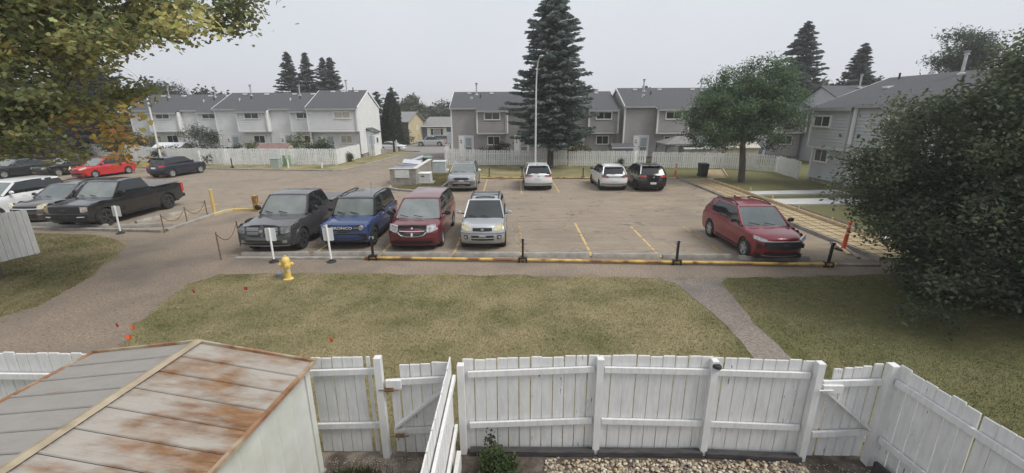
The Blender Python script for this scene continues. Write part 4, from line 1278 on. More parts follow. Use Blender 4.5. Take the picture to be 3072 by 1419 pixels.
def car(name, label, loc, rz, sp, group="parked vehicles"):
    T = thing(name, label, sp.get('cat', 'car'), loc, rz, group)
    L, W, H, r = sp['L'], sp['W'], sp['H'], sp['r']
    fa, ra = sp['fa'], sp['fa'] + sp['wb']
    gc = sp.get('gc', 0.22)
    hw = W / 2
    front, hood, belt, tail = sp['front'], sp['hood'], sp['belt'], sp['tail']
    cf, crr = sp.get('cf', 0.22), sp.get('cr', 0.14)
    body_m = sp['paint']
    zb = belt[0][1]
    top = front + hood + belt + tail

    def uv(u):                                   # car frame: front towards -y
        return u - L / 2

    tum = sp.get('tum', 0.05)
    WF = [(gc, 0.955), (gc + 0.10, 0.985), (0.45 * zb, 0.978), (0.56 * zb, 0.986), (0.66 * zb, 0.998), (0.80 * zb, 1.0), (0.86 * zb, 0.99), (zb, 1.0 - tum), (zb + 0.1, 0.985 - tum)]

    def wf(z):
        return interp(WF, z)

    def place(u, z, s, crown):
        a = abs(s) ** 2.6
        uu = u
        if u < 1.0:
            uu = u + cf * a * (1 - u / 1.0)
        if L - u < 0.8:
            uu = u - crr * a * (1 - (L - u) / 0.8)
        # pull the plan in a little at the nose and tail
        e = 1.0
        if u < 0.7:
            e -= sp.get('nose', 0.05) * (1 - u / 0.7)
        if L - u < 0.5:
            e -= 0.035 * (1 - (L - u) / 0.5)
        zz = z - crown * (0.045 * abs(s) ** 2 + 0.03 * abs(s) ** 14)
        return (s * hw * wf(z) * e, uv(uu), zz)

    # outline with wheel arches
    ar = r * sp.get('arch', 1.13)
    bottom = []

    def arch(c):
        h0 = max(gc + 0.02 - r, -0.3 * ar)
        a0 = math.asin(max(-1, min(1, h0 / ar)))
        return [(c + ar * math.cos(a0 + (math.pi - 2 * a0) * i / 14), r + ar * math.sin(a0 + (math.pi - 2 * a0) * i / 14)) for i in range(15)]
    bottom += [(L - 0.25, gc + 0.08)] + arch(ra) + [((fa + ra) / 2, gc)] + arch(fa) + [(0.2, gc + 0.02)]
    prof = [(u, z, 1 if (front[-1][0] <= u and z >= zb * 0.72) else 0) for u, z in top] + [(u, z, 0) for u, z in bottom]
    ss = [-1, -0.985, -0.93, -0.8, -0.55, -0.2, 0.2, 0.55, 0.8, 0.93, 0.985, 1]
    n = len(prof)
    vs, fs = [], []
    for s in ss:
        e = 0.0 if abs(s) < 1 else 1.0
        for u, z, c in prof:
            x, y, zz = place(u, z, s, c)
            vs.append((x, y, zz))
    for i in range(len(ss) - 1):
        for j in range(n):
            j2 = (j + 1) % n
            fs.append((i * n + j, (i + 1) * n + j, (i + 1) * n + j2, i * n + j2))
    shell = MB().add(vs, fs)
    # the flanks: cut into bands so that shoulder and sill can swell and tuck
    bm = bmesh.new()
    crown_of = {}
    tri = geometry.tessellate_polygon([[Vector((u, z, 0)) for u, z, c in prof]])
    bv = [bm.verts.new((u, z, 0)) for u, z, c in prof]
    for t in tri:
        try:
            bm.faces.new([bv[i] for i in t])
        except ValueError:
            pass
    for z in [w_[0] for w_ in WF[1:-1]]:
        bmesh.ops.bisect_plane(bm, geom=bm.verts[:] + bm.edges[:] + bm.faces[:], plane_co=(0, z, 0), plane_no=(0, 1, 0))
    for u in (0.35, 0.7, 1.0, L * 0.35, L * 0.5, L * 0.65, L - 0.8, L - 0.4):
        bmesh.ops.bisect_plane(bm, geom=bm.verts[:] + bm.edges[:] + bm.faces[:], plane_co=(u, 0, 0), plane_no=(1, 0, 0))
    bm.verts.index_update()
    pcr = {(round(u, 4), round(z, 4)): c for u, z, c in prof}
    fl = [(v.co.x, v.co.y) for v in bm.verts]
    ff = [[v.index for v in f.verts] for f in bm.faces]
    bm.free()
    for s in (-1, 1):
        shell.add([place(u, z, s, pcr.get((round(u, 4), round(z, 4)), 0)) for u, z in fl], ff)
    shell.build("body", body_m, T, 32)
    MB().box(-hw * 0.86, hw * 0.86, uv(0.3), uv(L - 0.3), gc - 0.02, gc + 0.12).build("underbody", BLACKP, T)
    for c in (fa, ra):                            # dark wheel housing
        MB().box(-hw * 0.80, hw * 0.80, uv(c - ar * 0.98), uv(c + ar * 0.98), gc, r + ar * 0.97).build("wheel_housing", BLACKP, T)

    # greenhouse
    gh = sp['gh']
    Wb, Wr = sp.get('Wb', hw * 0.92), sp.get('Wr', hw * 0.72)
    zr = max(z for _, z in gh)

    def gx(z):
        t = max(0.0, min(1.0, (z - zb) / (zr - zb)))
        return Wb + (Wr - Wb) * (t ** 1.25)
    um = (gh[0][0] + gh[-1][0]) / 2

    def gp(u, z, s, out=0.0):
        t = (z - zb) / (zr - zb)
        c = sp.get('cw', 0.16) * abs(s) ** 2
        k = min(1.0, abs(u - um) / (abs(gh[0][0] - um)))
        uu = u + (c if u < um else -c * 0.5) * k * k
        zz = z - (0.045 * abs(s) ** 2.2 if t > 0.8 else 0.0) * (t - 0.8) / 0.2 + out * (1 if t > 0.97 else 0)
        return (s * (gx(z) + out), uv(uu), zz)
    # refine the outline so that the roof bows
    G = []
    for p, q in zip(gh[:-1], gh[1:]):
        m = 4
        G += [(p[0] + (q[0] - p[0]) * i / m, p[1] + (q[1] - p[1]) * i / m) for i in range(m)]
    G.append(gh[-1])
    gs = [-1, -0.9, -0.6, -0.2, 0.2, 0.6, 0.9, 1]

    def gh_part(nm, outline, slices, mat, out=0.0, sides=True, par=T):
        n_ = len(outline)
        v_, f_ = [], []
        for s in slices:
            v_ += [gp(u, z, s, out) for u, z in outline]
        for i in range(len(slices) - 1):
            for j in range(n_ - 1):
                f_.append((i * n_ + j, (i + 1) * n_ + j, (i + 1) * n_ + j + 1, i * n_ + j + 1))
        if sides:
            t_ = geometry.tessellate_polygon([[Vector((u, z, 0)) for u, z in outline]])
            o_ = (len(slices) - 1) * n_
            f_ += [tuple(t) for t in t_] + [tuple(i + o_ for i in t) for t in t_]
        return MB().add(v_, f_).build(nm, mat, par, 35)
    gh_part("side_glass", G, gs, CARGLASS)
    nW = 4
    gh_part("windshield", [(u - 0.006, z + 0.004) for u, z in G[:nW + 1]], [-0.93, -0.6, -0.2, 0.2, 0.6, 0.93], sp.get('wsm', WSHIELD), 0.004, sides=False)
    # roof skin
    i0, i1 = sp.get('roof_i', (1, len(gh) - 2))
    RO = [(gh[i0][0] - 0.05, gh[i0][1] - 0.028)] + [p for p in G[i0 * 4:i1 * 4 + 1]] + [(gh[i1][0] + 0.06, gh[i1][1] - 0.04)]
    v_, f_ = [], []
    rs = [-1.02, -0.98, -0.85, -0.5, 0.0, 0.5, 0.85, 0.98, 1.02]
    for s in rs:
        for u, z in RO:
            x, y, zz = gp(u, z, max(-1, min(1, s)), 0.0)
            v_.append((x * (1.012 if abs(s) > 1 else 1), y, zz + (0.018 if abs(s) < 1 else -0.05)))
    nR = len(RO)
    for i in range(len(rs) - 1):
        for j in range(nR - 1):
            f_.append((i * nR + j, (i + 1) * nR + j, (i + 1) * nR + j + 1, i * nR + j + 1))
    rf = MB().add(v_, f_).build("roof", sp.get('roof_paint', body_m), T, 50)
    # pillars and side frames
    pil = sp.get('pillars', [])
    pm_ = sp.get('pillar_paint', body_m)
    for s in (-1, 1):
        a = gp(gh[0][0] - 0.02, zb - 0.02, s * 0.985, 0.006); c = gp(gh[1][0], gh[1][1] - 0.02, s * 0.985, 0.006)
        MB().bar(a, c, 0.085, 0.05, up=(s, 0, 0.3)).build("pillar", pm_, T)
        for pol, pmat in pil:
            v2 = [gp(u, z, s, 0.008) for u, z in pol] + [gp(u, z, s, -0.03) for u, z in pol]
            nn = len(pol)
            t2 = geometry.tessellate_polygon([[Vector((u, z, 0)) for u, z in pol]])
            f2 = [tuple(t) for t in t2] + [tuple(i + nn for i in t) for t in t2] + [(i, (i + 1) % nn, nn + (i + 1) % nn, nn + i) for i in range(nn)]
            MB().add(v2, f2).build("pillar", pmat or pm_, T)
        # mirrors
        mz = zb + sp.get('mz', 0.06)
        mu = gh[0][0] + sp.get('mu', 0.42)
        mw = sp.get('mw', 0.22)
        x0 = s * (hw * 0.955)
        b = MB().lathe([(0.0, 0.0), (0.075, 0.0), (0.1, 0.05), (0.095, 0.12), (0.05, 0.17), (0.0, 0.18)], 10, axis='y')
        mo = b.build("mirror", sp.get('mirror', body_m), T, 40, loc=(x0 + s * (0.06 + mw / 2), uv(mu) - 0.06, mz + 0.06))
        mo.scale = (mw / 0.2, 0.75, sp.get('mh', 0.8))
        MB().bar((x0 - s * 0.06, uv(mu) + 0.05, mz), (x0 + s * 0.1, uv(mu), mz + 0.02), 0.05, 0.04).build("mirror_arm", BLACKP, T)
        # handles
        for hu in sp.get('handles', ()):
            MB().box(s * (hw * wf(zb - .13)) - 0.02, s * (hw * wf(zb - .13)) + 0.02, uv(hu), uv(hu) + 0.2, zb - 0.15, zb - 0.115).build("door_handle", sp.get('handle_m', body_m), T)
        # door shut lines
        for su, z0, z1 in sp.get('seams', ()):
            zs = [z0] + [w_[0] for w_ in WF if z0 < w_[0] < z1] + [z1]
            v2 = []
            for z in zs:
                x, y, _ = place(su, z, s, 0)
                v2 += [(x + s * 0.002, y - 0.006, z), (x + s * 0.002, y + 0.006, z)]
            MB().add(v2, [(2 * i, 2 * i + 1, 2 * i + 3, 2 * i + 2) for i in range(len(zs) - 1)]).build("door_seam", BLACKP, T, fix=False)

    # conforming strips on the nose, the tail and the sides
    fp = sorted([(z, u) for u, z in ([(0.2, gc + 0.02)] + front + hood[:1])])
    tp = sorted([(z, u) for u, z in (tail + [(L - 0.25, gc + 0.08)])])

    def fine(pts):
        o_ = []
        for p, q in zip(pts[:-1], pts[1:]):
            m_ = max(1, int(abs(q[0] - p[0]) / 0.09))
            o_ += [tuple(p[i] + (q[i] - p[i]) * j / m_ for i in range(3)) for j in range(m_)]
        return o_ + [pts[-1]]

    def nose(nm, pts, mat, out=0.012, par=T, back=0.06):
        pts = fine(pts)
        v2, f2 = [], []
        for (x, a, c) in pts:
            for z in (a, c):
                u = interp(fp, z)
                _, y, _ = place(u, z, max(-1, min(1, x / hw)), 0)
                v2.append((x, y - out, z)); v2.append((x, y + back, z))
        for i in range(len(pts) - 1):
            k_ = i * 4
            f2 += [(k_, k_ + 4, k_ + 6, k_ + 2), (k_ + 1, k_ + 3, k_ + 7, k_ + 5), (k_ + 2, k_ + 6, k_ + 7, k_ + 3), (k_, k_ + 1, k_ + 5, k_ + 4)]
        f2 += [(0, 2, 3, 1), (len(v2) - 4, len(v2) - 3, len(v2) - 1, len(v2) - 2)]
        return MB().add(v2, f2).build(nm, mat, par, 40)

    def rear(nm, pts, mat, out=0.012, par=T, back=0.06):
        pts = fine(pts)
        v2, f2 = [], []
        for (x, a, c) in pts:
            for z in (a, c):
                u = interp(tp, z)
                if z > zb:
                    u = max(interp(sorted([(zz, uu) for uu, zz in gh[-2:]] + []), z), 0)
                _, y, _ = place(u, z, max(-1, min(1, x / hw)), 0)
                v2.append((x, y + out, z)); v2.append((x, y - back, z))
        for i in range(len(pts) - 1):
            k_ = i * 4
            f2 += [(k_, k_ + 4, k_ + 6, k_ + 2), (k_ + 1, k_ + 3, k_ + 7, k_ + 5), (k_ + 2, k_ + 6, k_ + 7, k_ + 3), (k_, k_ + 1, k_ + 5, k_ + 4)]
        f2 += [(0, 2, 3, 1), (len(v2) - 4, len(v2) - 3, len(v2) - 1, len(v2) - 2)]
        return MB().add(v2, f2).build(nm, mat, par, 40)

    def both(fn, nm, pts, mat, **kw):
        a = fn(nm, pts, mat, **kw)
        b_ = fn(nm, [(-x, z0, z1) for x, z0, z1 in reversed(pts)], mat, **kw)
        return a, b_

    def flank(nm, pts, mat, out=0.012):
        for s in (-1, 1):
            v2, f2 = [], []
            for (u, a, c) in pts:
                for z in (a, c):
                    x, y, _ = place(u, z, s, 0)
                    v2.append((x + s * out, y, z)); v2.append((x - s * 0.05, y, z))
            for i in range(len(pts) - 1):
                k_ = i * 4
                f2 += [(k_, k_ + 4, k_ + 6, k_ + 2), (k_ + 1, k_ + 3, k_ + 7, k_ + 5), (k_ + 2, k_ + 6, k_ + 7, k_ + 3), (k_, k_ + 1, k_ + 5, k_ + 4)]
            f2 += [(0, 2, 3, 1), (len(v2) - 4, len(v2) - 3, len(v2) - 1, len(v2) - 2)]
            MB().add(v2, f2).build(nm, mat, T, 40)

    def flares(mat, k1=1.22, out=0.02):
        for s in (-1, 1):
            for c in (fa, ra):
                v2, f2 = [], []
                for i in range(17):
                    a = math.pi * (-0.06 + 1.12 * i / 16)
                    for k_, oo in ((ar * 0.99, out), (ar * k1, out), (ar * k1, -0.06), (ar * 0.99, -0.06)):
                        z = r + k_ * math.sin(a)
                        v2.append((s * (hw * wf(max(z, .3)) + oo), uv(c + k_ * math.cos(a)), max(z, gc)))
                for i in range(16):
                    for k_ in range(4):
                        f2.append((i * 4 + k_, i * 4 + (k_ + 1) % 4, i * 4 + 4 + (k_ + 1) % 4, i * 4 + 4 + k_))
                MB().add(v2, f2).build("wheel_arch", mat, T, 40)

    for c in (fa, ra):
        for s in (-1, 1):
            wheel(T, s * (hw - 0.115), uv(c), r, s, sp.get('rim', 'alloy'))
    # wipers
    for s in (-0.35, 0.25):
        a = gp(gh[0][0] + 0.03, zb + 0.01, s, 0.03); c = gp(gh[0][0] + 0.12, zb + 0.07, s - 0.38, 0.03)
        MB().bar((a[0], a[1] - 0.05, a[2] + 0.03), (c[0], c[1] - 0.05, c[2] + 0.02), 0.025, 0.02).build("wiper", BLACKP, T)
    if sp.get('rails'):
        for s in (-1, 1):
            pts_ = []
            u0, u1 = gh[i0][0] + 0.15, gh[i1][0] - 0.05
            for i in range(7):
                u = u0 + (u1 - u0) * i / 6
                z = interp(gh, u)
                x, y, zz = gp(u, z, s * 0.9)
                pts_.append((x, y, zz + (0.03 if i in (0, 6) else 0.075)))
            MB().tube(pts_, 0.024, 6).build("roof_rail", sp['rails'], T, 40)
    if sp.get('crossbars'):
        for u in sp['crossbars']:
            z = interp(gh, u)
            a = gp(u, z, -0.9); c = gp(u, z, 0.9)
            MB().bar((a[0], a[1], a[2] + 0.09), (c[0], c[1], c[2] + 0.09), 0.05, 0.03).build("cross_bar", BLACKP, T)
    if sp.get('sunroof'):
        u0, u1 = sp['sunroof']
        v2 = []
        for u in (u0, u1):
            for s in (-0.62, -0.2, 0.2, 0.62):
                x, y, zz = gp(u, interp(gh, u), s)
                v2.append((x, y, zz + 0.026))
        MB().add(v2, [(0, 1, 5, 4), (1, 2, 6, 5), (2, 3, 7, 6)]).build("sunroof", CARGLASS, T, fix=False)
    if sp.get('antenna'):
        u = sp['antenna']
        x, y, zz = gp(u, interp(gh, u), 0.1)
        MB().bar((x, y, zz + 0.01), (x, y + 0.12, zz + 0.07), 0.04, 0.05).build("antenna", BLACKP, T)
    sp['detail'](dict(pm=body_m, T=T, nose=nose, rear=rear, both=both, flank=flank, flares=flares, hw=hw, L=L, zb=zb, uv=uv, gp=gp, gh=gh, gc=gc, r=r, fa=fa, ra=ra, place=place, fp=fp, wf=wf))
    return T


def emblem(K, z, w, h, mat, at="nose", out=0.03):
    u = interp(K['fp'], z) if at == "nose" else None
    y = K['uv'](u) - out if at == "nose" else K['uv'](K['L']) + out - 0.02
    b = MB()
    pts = [(w * math.cos(2 * math.pi * i / 14), h * math.sin(2 * math.pi * i / 14)) for i in range(14)]
    b.add([(x, y, z + zz) for x, zz in pts] + [(x, y + 0.03 * (1 if at == "nose" else -1), z + zz) for x, zz in pts],
          [tuple(range(14)), tuple(range(27, 13, -1))] + [(i, (i + 1) % 14, 14 + (i + 1) % 14, 14 + i) for i in range(14)])
    b.build("emblem", mat, K['T'])


def text_part(T, txt, size, loc, rot, mat, name="lettering", depth=0.004, par=None, sx=1.0):
    c = bpy.data.curves.new(name, 'FONT')
    c.body = txt; c.size = size; c.extrude = depth; c.align_x = 'CENTER'; c.align_y = 'CENTER'
    c.resolution_u = 2
    tmp = bpy.data.objects.new("tmp", c)
    COL.objects.link(tmp)
    dg = bpy.context.evaluated_depsgraph_get()
    me = bpy.data.meshes.new_from_object(tmp.evaluated_get(dg))
    bpy.data.objects.remove(tmp)
    me.materials.clear(); me.materials.append(mat)
    o = link(name, me, None, T if par is None else par, loc)
    o.rotation_euler = rot
    o.scale.x = sx
    return o


GRILLE = pm("dark grille mesh", (0.012, 0.012, 0.013), (0.035, 0.035, 0.036), scale=40, rough=0.5)
SILVERP = pm("silver plastic trim", (0.5, 0.51, 0.52), rough=0.35, metal=0.6)


# ---- shapes, front bumper at u = 0
def suv(L, W, H, wb, fa, r, zb, zh, cowl, ws, roof_end, tail_top, **kw):
    """common two-box shape; zh hood nose height, cowl u, ws = u of windshield top, roof_end u, tail_top u at belt"""
    d = dict(L=L, W=W, H=H, wb=wb, fa=fa, r=r,
             front=[(0.10, 0.36), (0.02, 0.46), (0.0, 0.60), (0.02, 0.76), (0.07, zh - 0.06)],
             hood=[(0.14, zh), (0.45, zh + (zb - zh) * 0.45), (cowl - 0.25, zb - 0.05), (cowl, zb - 0.005)],
             belt=[(cowl + 0.3, zb), (L * 0.55, zb + 0.02), (tail_top, zb + 0.05)],
             tail=[(L - 0.06, zb - 0.04), (L - 0.03, 0.86), (L, 0.70), (L, 0.52), (L - 0.08, 0.38)],
             gh=[(cowl - 0.06, zb - 0.03), (ws, H - 0.06), ((ws + roof_end) / 2 - 0.2, H), (roof_end, H - 0.055), (tail_top + 0.02, zb - 0.02)])
    d.update(kw)
    return d


# ---- individual vehicles
def pillars_suv(K, ws, re, zb, H, b, c, d_w=0.35, tail=None, bw=0.09):
    """B and C posts and the rear quarter as (u, z) outlines"""
    t = H - 0.05
    return [([(b, zb - 0.02), (b + bw, zb - 0.02), (b + bw + 0.06, t), (b + 0.06, t)], BLACKP),
            ([(c, zb - 0.02), (c + bw, zb - 0.02), (c + bw + 0.06, t), (c + 0.06, t)], None),
            ([(re - d_w, t), (re, t), (tail, zb - 0.02), (tail - d_w * 1.5, zb - 0.02)], None)]


# grey full-size pickup (crosshair grille) in the front row
def det_ram(K):
    n, b = K['nose'], K['both']
    g = n("grille", [(-0.62, 0.80, 1.09), (-0.4, 0.74, 1.14), (0, 0.73, 1.16), (0.4, 0.74, 1.14), (0.62, 0.80, 1.09)], GRILLE, out=0.02)
    for z in (0.83, 0.87, 0.91, 0.98, 1.02, 1.06):
        for s in (-1, 1):
            n("grille_bar", [(s * x, z - 0.008, z + 0.008) for x in ((0.12, 0.35, 0.56) if s > 0 else (0.56, 0.35, 0.12))], SILVERP, out=0.028, par=g)
    n("grille_cross", [(-0.06, 0.74, 1.15), (0.06, 0.74, 1.15)], K['pm'], out=0.034, par=g)
    emblem(K, 0.96, 0.07, 0.055, SILVERP, out=0.06)
    b(n, "headlight", [(0.66, 0.86, 1.07), (0.8, 0.86, 1.06), (0.95, 0.89, 1.03)], pm("smoked lamp", (0.10, 0.10, 0.11), (0.3, 0.3, 0.3), scale=8, rough=0.1, coat=1.0))
    b(n, "lamp_strip", [(0.67, 0.855, 0.885), (0.8, 0.855, 0.885), (0.93, 0.885, 0.912)], LAMPGLASS, out=0.022)
    n("lower_grille", [(-0.6, 0.42, 0.6), (0, 0.40, 0.62), (0.6, 0.42, 0.6)], GRILLE)
    b(n, "fog_lamp", [(0.70, 0.5, 0.61), (0.83, 0.5, 0.61)], LAMPGLASS)
    n("skid_lip", [(-0.85, 0.34, 0.4), (0, 0.33, 0.39), (0.85, 0.34, 0.4)], SILVERP, out=0.02)
    K['flares'](K['pm'], 1.12, 0.025)
    T, uv, L, zb, hw = K['T'], K['uv'], K['L'], K['zb'], K['hw']
    MB().box(-hw * 0.84, hw * 0.84, uv(3.95), uv(L - 0.12), zb + 0.05, zb + 0.085).build("tonneau_cover", K.get('ton', BLACKP), T)
    for s in (-1, 1):
        MB().bar((s * hw * 0.9, uv(3.95), zb + 0.05), (s * hw * 0.9, uv(L - 0.1), zb + 0.06), 0.12, 0.06).build("bed_rail", K['pm'], T)
        MB().bar((s * hw * 0.98, uv(1.9), 0.34), (s * hw * 0.98, uv(3.9), 0.34), 0.12, 0.05).build("side_step", BLACKP, T)
        MB().box(s * hw - 0.03 * (s < 0), s * hw + 0.03 * (s > 0) + (0), uv(L - 0.25), uv(L - 0.05), 0.78, zb - 0.05).build("tail_light", REDLENS, T)
    MB().box(-hw * 0.92, hw * 0.92, uv(L) - 0.02, uv(L) + 0.12, 0.46, 0.62).build("rear_bumper", K.get('bump', CHROME), T)


def pickup(L, W, H, wb, fa, r, zb, zh, paint_, **kw):
    cowl, ws, re, tt = 1.55, 2.25, 3.55, 3.95
    d = dict(L=L, W=W, H=H, wb=wb, fa=fa, r=r, paint=paint_, cat="pickup truck", gc=0.34,
             front=[(0.12, 0.42), (0.03, 0.5), (0.0, 0.62), (0.04, 0.72), (0.06, 0.95), (0.08, zh - 0.07)],
             hood=[(0.16, zh), (0.6, zh + (zb - zh) * 0.35), (cowl - 0.2, zb - 0.03), (cowl, zb)],
             belt=[(cowl + 0.3, zb), (tt, zb + 0.02), (tt + 0.1, zb + 0.04), (L - 0.1, zb + 0.06)],
             tail=[(L - 0.02, zb + 0.03), (L, 0.9), (L - 0.02, 0.62), (L - 0.05, 0.5)],
             gh=[(cowl - 0.04, zb - 0.03), (ws, H - 0.06), (2.8, H), (re, H - 0.05), (tt - 0.08, zb - 0.02)],
             cf=0.16, cr=0.05, nose=0.03, arch=1.16, tum=0.035, cw=0.14,
             pillars=[([(2.62, zb - .02), (2.72, zb - .02), (2.76, H - .05), (2.67, H - .05)], None),
                      ([(3.42, H - .05), (re, H - .05), (tt - .08, zb - .02), (3.62, zb - .02)], None),
                      ([(1.9, zb - .03), (3.9, zb - .03), (3.9, zb + .03), (1.85, zb + .03)], None)],
             handles=(2.45, 3.3), seams=((1.75, .45, zb), (2.68, .45, zb), (3.6, .55, zb), (3.97, .5, zb)), Wb=W / 2 * .93, Wr=W / 2 * .74, mw=0.26, mh=1.15, mz=0.1)
    d.update(kw)
    return d


def with_mat(fn, **ex):
    def f(K):
        K.update(ex)
        fn(K)
    return f


RAMP = paint("charcoal metallic paint", (0.062, 0.062, 0.064), rough=0.3)
car("pickup_truck", "charcoal grey pickup truck with wide dark grille, leftmost of the front row", (-8.98, 17.92, 0.012), math.radians(-1.0),
    pickup(5.82, 2.02, 1.96, 3.57, 1.02, 0.41, 1.26, 1.12, RAMP, detail=with_mat(det_ram, pm=RAMP, bump=BLACKP, ton=pm("grey vinyl cover", (0.14, 0.14, 0.145), (0.18, 0.18, 0.185), scale=3, rough=0.6)), mirror=BLACKP, rim='dark'))

# blue boxy off-road SUV
BLUEP = paint("deep blue paint", (0.030, 0.062, 0.175), rough=0.28)


def det_bronco(K):
    n, b = K['nose'], K['both']
    g = n("grille", [(-0.78, 0.80, 0.99), (-0.4, 0.79, 0.995), (0, 0.785, 0.995), (0.4, 0.79, 0.995), (0.78, 0.80, 0.99)], GRILLE, out=0.02)
    u = interp(K['fp'], 0.89)
    text_part(K['T'], "BRONCO", 0.135, (0, K['uv'](u) - 0.032, 0.887), (math.pi / 2, 0, 0), WHITEM, "grille_lettering", par=g, sx=1.35)
    for s in (-1, 1):
        y = K['uv'](interp(K['fp'], 0.9)) + 0.065
        MB().lathe([(0.09, -0.06), (0.095, 0.0), (0.075, 0.0), (0.07, -0.02), (0, -0.03)], 18, (s * 0.70, y, 0.89), axis='y').build("headlight", LAMPGLASS, K['T'], 40)
        n("lamp_strip", [(s * x, 0.88, 0.90) for x in ((0.42, 0.62) if s > 0 else (0.62, 0.42))], LAMPGLASS, out=0.028)
    n("lower_bumper", [(-0.88, 0.40, 0.66), (-0.5, 0.36, 0.67), (0, 0.35, 0.67), (0.5, 0.36, 0.67), (0.88, 0.40, 0.66)], BLACKP, out=0.02)
    n("plate_panel", [(-0.2, 0.70, 0.77), (0.2, 0.70, 0.77)], BLACKP, out=0.02)
    K['flares'](BLACKP, 1.2, 0.025)
    K['flank']("sill_cladding", [(1.35, .25, .46), (3.0, .25, .46)], BLACKP, out=0.02)
    T, uv = K['T'], K['uv']
    x, y, z = K['gp'](3.3, 1.79, 0.15)
    MB().tube([(x, y, z), (x, y + 0.05, z + 0.32)], 0.008, 5).build("antenna", BLACKP, T)
    for s in (-1, 1):
        K['T']
        MB().box(s * K['hw'] * .93 - .04, s * K['hw'] * .93 + .04, uv(K['L']) - .14, uv(K['L']) + .005, .85, 1.12).build("tail_light", REDLENS, T)


car("suv", "dark blue boxy SUV with black roof and white grille lettering", (-6.33, 17.83, 0.012), math.radians(-1.0),
    suv(4.39, 1.89, 1.79, 2.67, 0.86, 0.37, 1.13, 1.03, 1.30, 1.72, 3.95, 4.22, paint=BLUEP, cat="SUV", gc=0.27, cf=0.13, nose=0.03, cr=0.08,
        front=[(0.10, 0.36), (0.03, 0.45), (0.0, 0.62), (0.03, 0.72), (0.05, 0.97)], tail=[(4.33, 1.12), (4.36, 0.9), (4.39, .7), (4.38, .5), (4.3, .38)],
        roof_paint=pm("black gloss roof", (0.03, 0.03, 0.033), (0.05, 0.05, 0.055), scale=3, rough=0.25, coat=0.6), Wb=0.87, Wr=0.74, cw=0.08, pillar_paint=BLACKP, mirror=BLACKP, rim='dark', rails=BLACKP,
        pillars=[([(2.25, 1.11), (2.35, 1.11), (2.38, 1.74), (2.29, 1.74)], BLACKP), ([(3.25, 1.11), (3.36, 1.11), (3.38, 1.74), (3.28, 1.74)], BLACKP)],
        handles=(2.0, 3.0), seams=((1.4, .45, 1.1), (2.3, .45, 1.1), (3.2, .5, 1.1)), handle_m=SILVERP, detail=det_bronco))

# red minivan
VANP = paint("burgundy red paint", (0.145, 0.016, 0.026), rough=0.3)


def det_van(K):
    n, b = K['nose'], K['both']
    g = n("grille", [(-0.50, 0.78, 0.92), (-0.40, 0.68, 0.955), (-0.2, 0.64, 0.965), (0.2, 0.64, 0.965), (0.40, 0.68, 0.955), (0.50, 0.78, 0.92)], GRILLE, out=0.02)
    n("grille_surround", [(-0.52, 0.755, 0.80), (-0.42, 0.655, 0.70), (-0.2, 0.615, 0.65), (0.2, 0.615, 0.65), (0.42, 0.655, 0.70), (0.52, 0.755, 0.80)], CHROME, out=0.032, par=g)
    n("grille_bar", [(-0.47, 0.82, 0.845), (0, 0.81, 0.835), (0.47, 0.82, 0.845)], CHROME, out=0.032, par=g)
    n("grille_bar", [(-0.035, 0.63, 0.95), (0.035, 0.63, 0.95)], CHROME, out=0.034, par=g)
    n("hood_deflector", [(-0.52, 0.945, 1.02), (0, 0.97, 1.04), (0.52, 0.945, 1.02)], BLACKP, out=0.035)
    b(n, "headlight", [(0.54, 0.76, 0.99), (0.70, 0.77, 1.02), (0.86, 0.83, 1.04)], LAMPGLASS, out=0.015)
    n("lower_grille", [(-0.72, 0.36, 0.44), (0, 0.33, 0.44), (0.72, 0.36, 0.44)], GRILLE, out=0.014)
    n("bumper_lip", [(-0.92, 0.26, 0.32), (-0.5, 0.24, 0.30), (0.5, 0.24, 0.30), (0.92, 0.26, 0.32)], VANP, out=0.03)
    K['flank']("sliding_track", [(3.1, .98, 1.0), (4.9, .98, 1.0)], BLACKP, out=0.006)


car("minivan", "burgundy red minivan with chrome crosshair grille", (-3.68, 17.95, 0.012), math.radians(-0.5),
    suv(5.15, 2.0, 1.75, 3.08, 0.95, 0.335, 1.10, 0.95, 1.18, 2.05, 4.75, 5.0, paint=VANP, cat="minivan", gc=0.2, cf=0.3, nose=0.06, cw=0.2, Wb=0.93, Wr=0.70, tum=.07,
        gh=[(1.0, 1.06), (2.05, 1.68), (3.0, 1.75), (4.75, 1.68), (5.02, 1.08)],
        pillars=[([(1.35, 1.07), (1.55, 1.07), (1.95, 1.5), (1.85, 1.52)], None), ([(2.25, 1.07), (2.34, 1.07), (2.42, 1.68), (2.33, 1.7)], BLACKP), ([(3.35, 1.07), (3.44, 1.07), (3.5, 1.7), (3.41, 1.7)], BLACKP), ([(4.6, 1.69), (4.78, 1.69), (5.02, 1.07), (4.75, 1.07)], None)],
        mirror=BLACKP, mw=0.27, mh=1.05, handles=(2.2, 3.2), seams=((1.45, .4, 1.08), (2.3, .4, 1.08), (3.4, .4, 1.08)), rim='alloy', detail=det_van))

# silver compact SUV
SILV = paint("bright silver paint", (0.52, 0.54, 0.56), rough=0.33, metal=0.5)
DARKWS = pm("dark tinted windshield", (0.03, 0.034, 0.034), (0.05, 0.055, 0.055), scale=1, rough=0.05, spec=0.7)


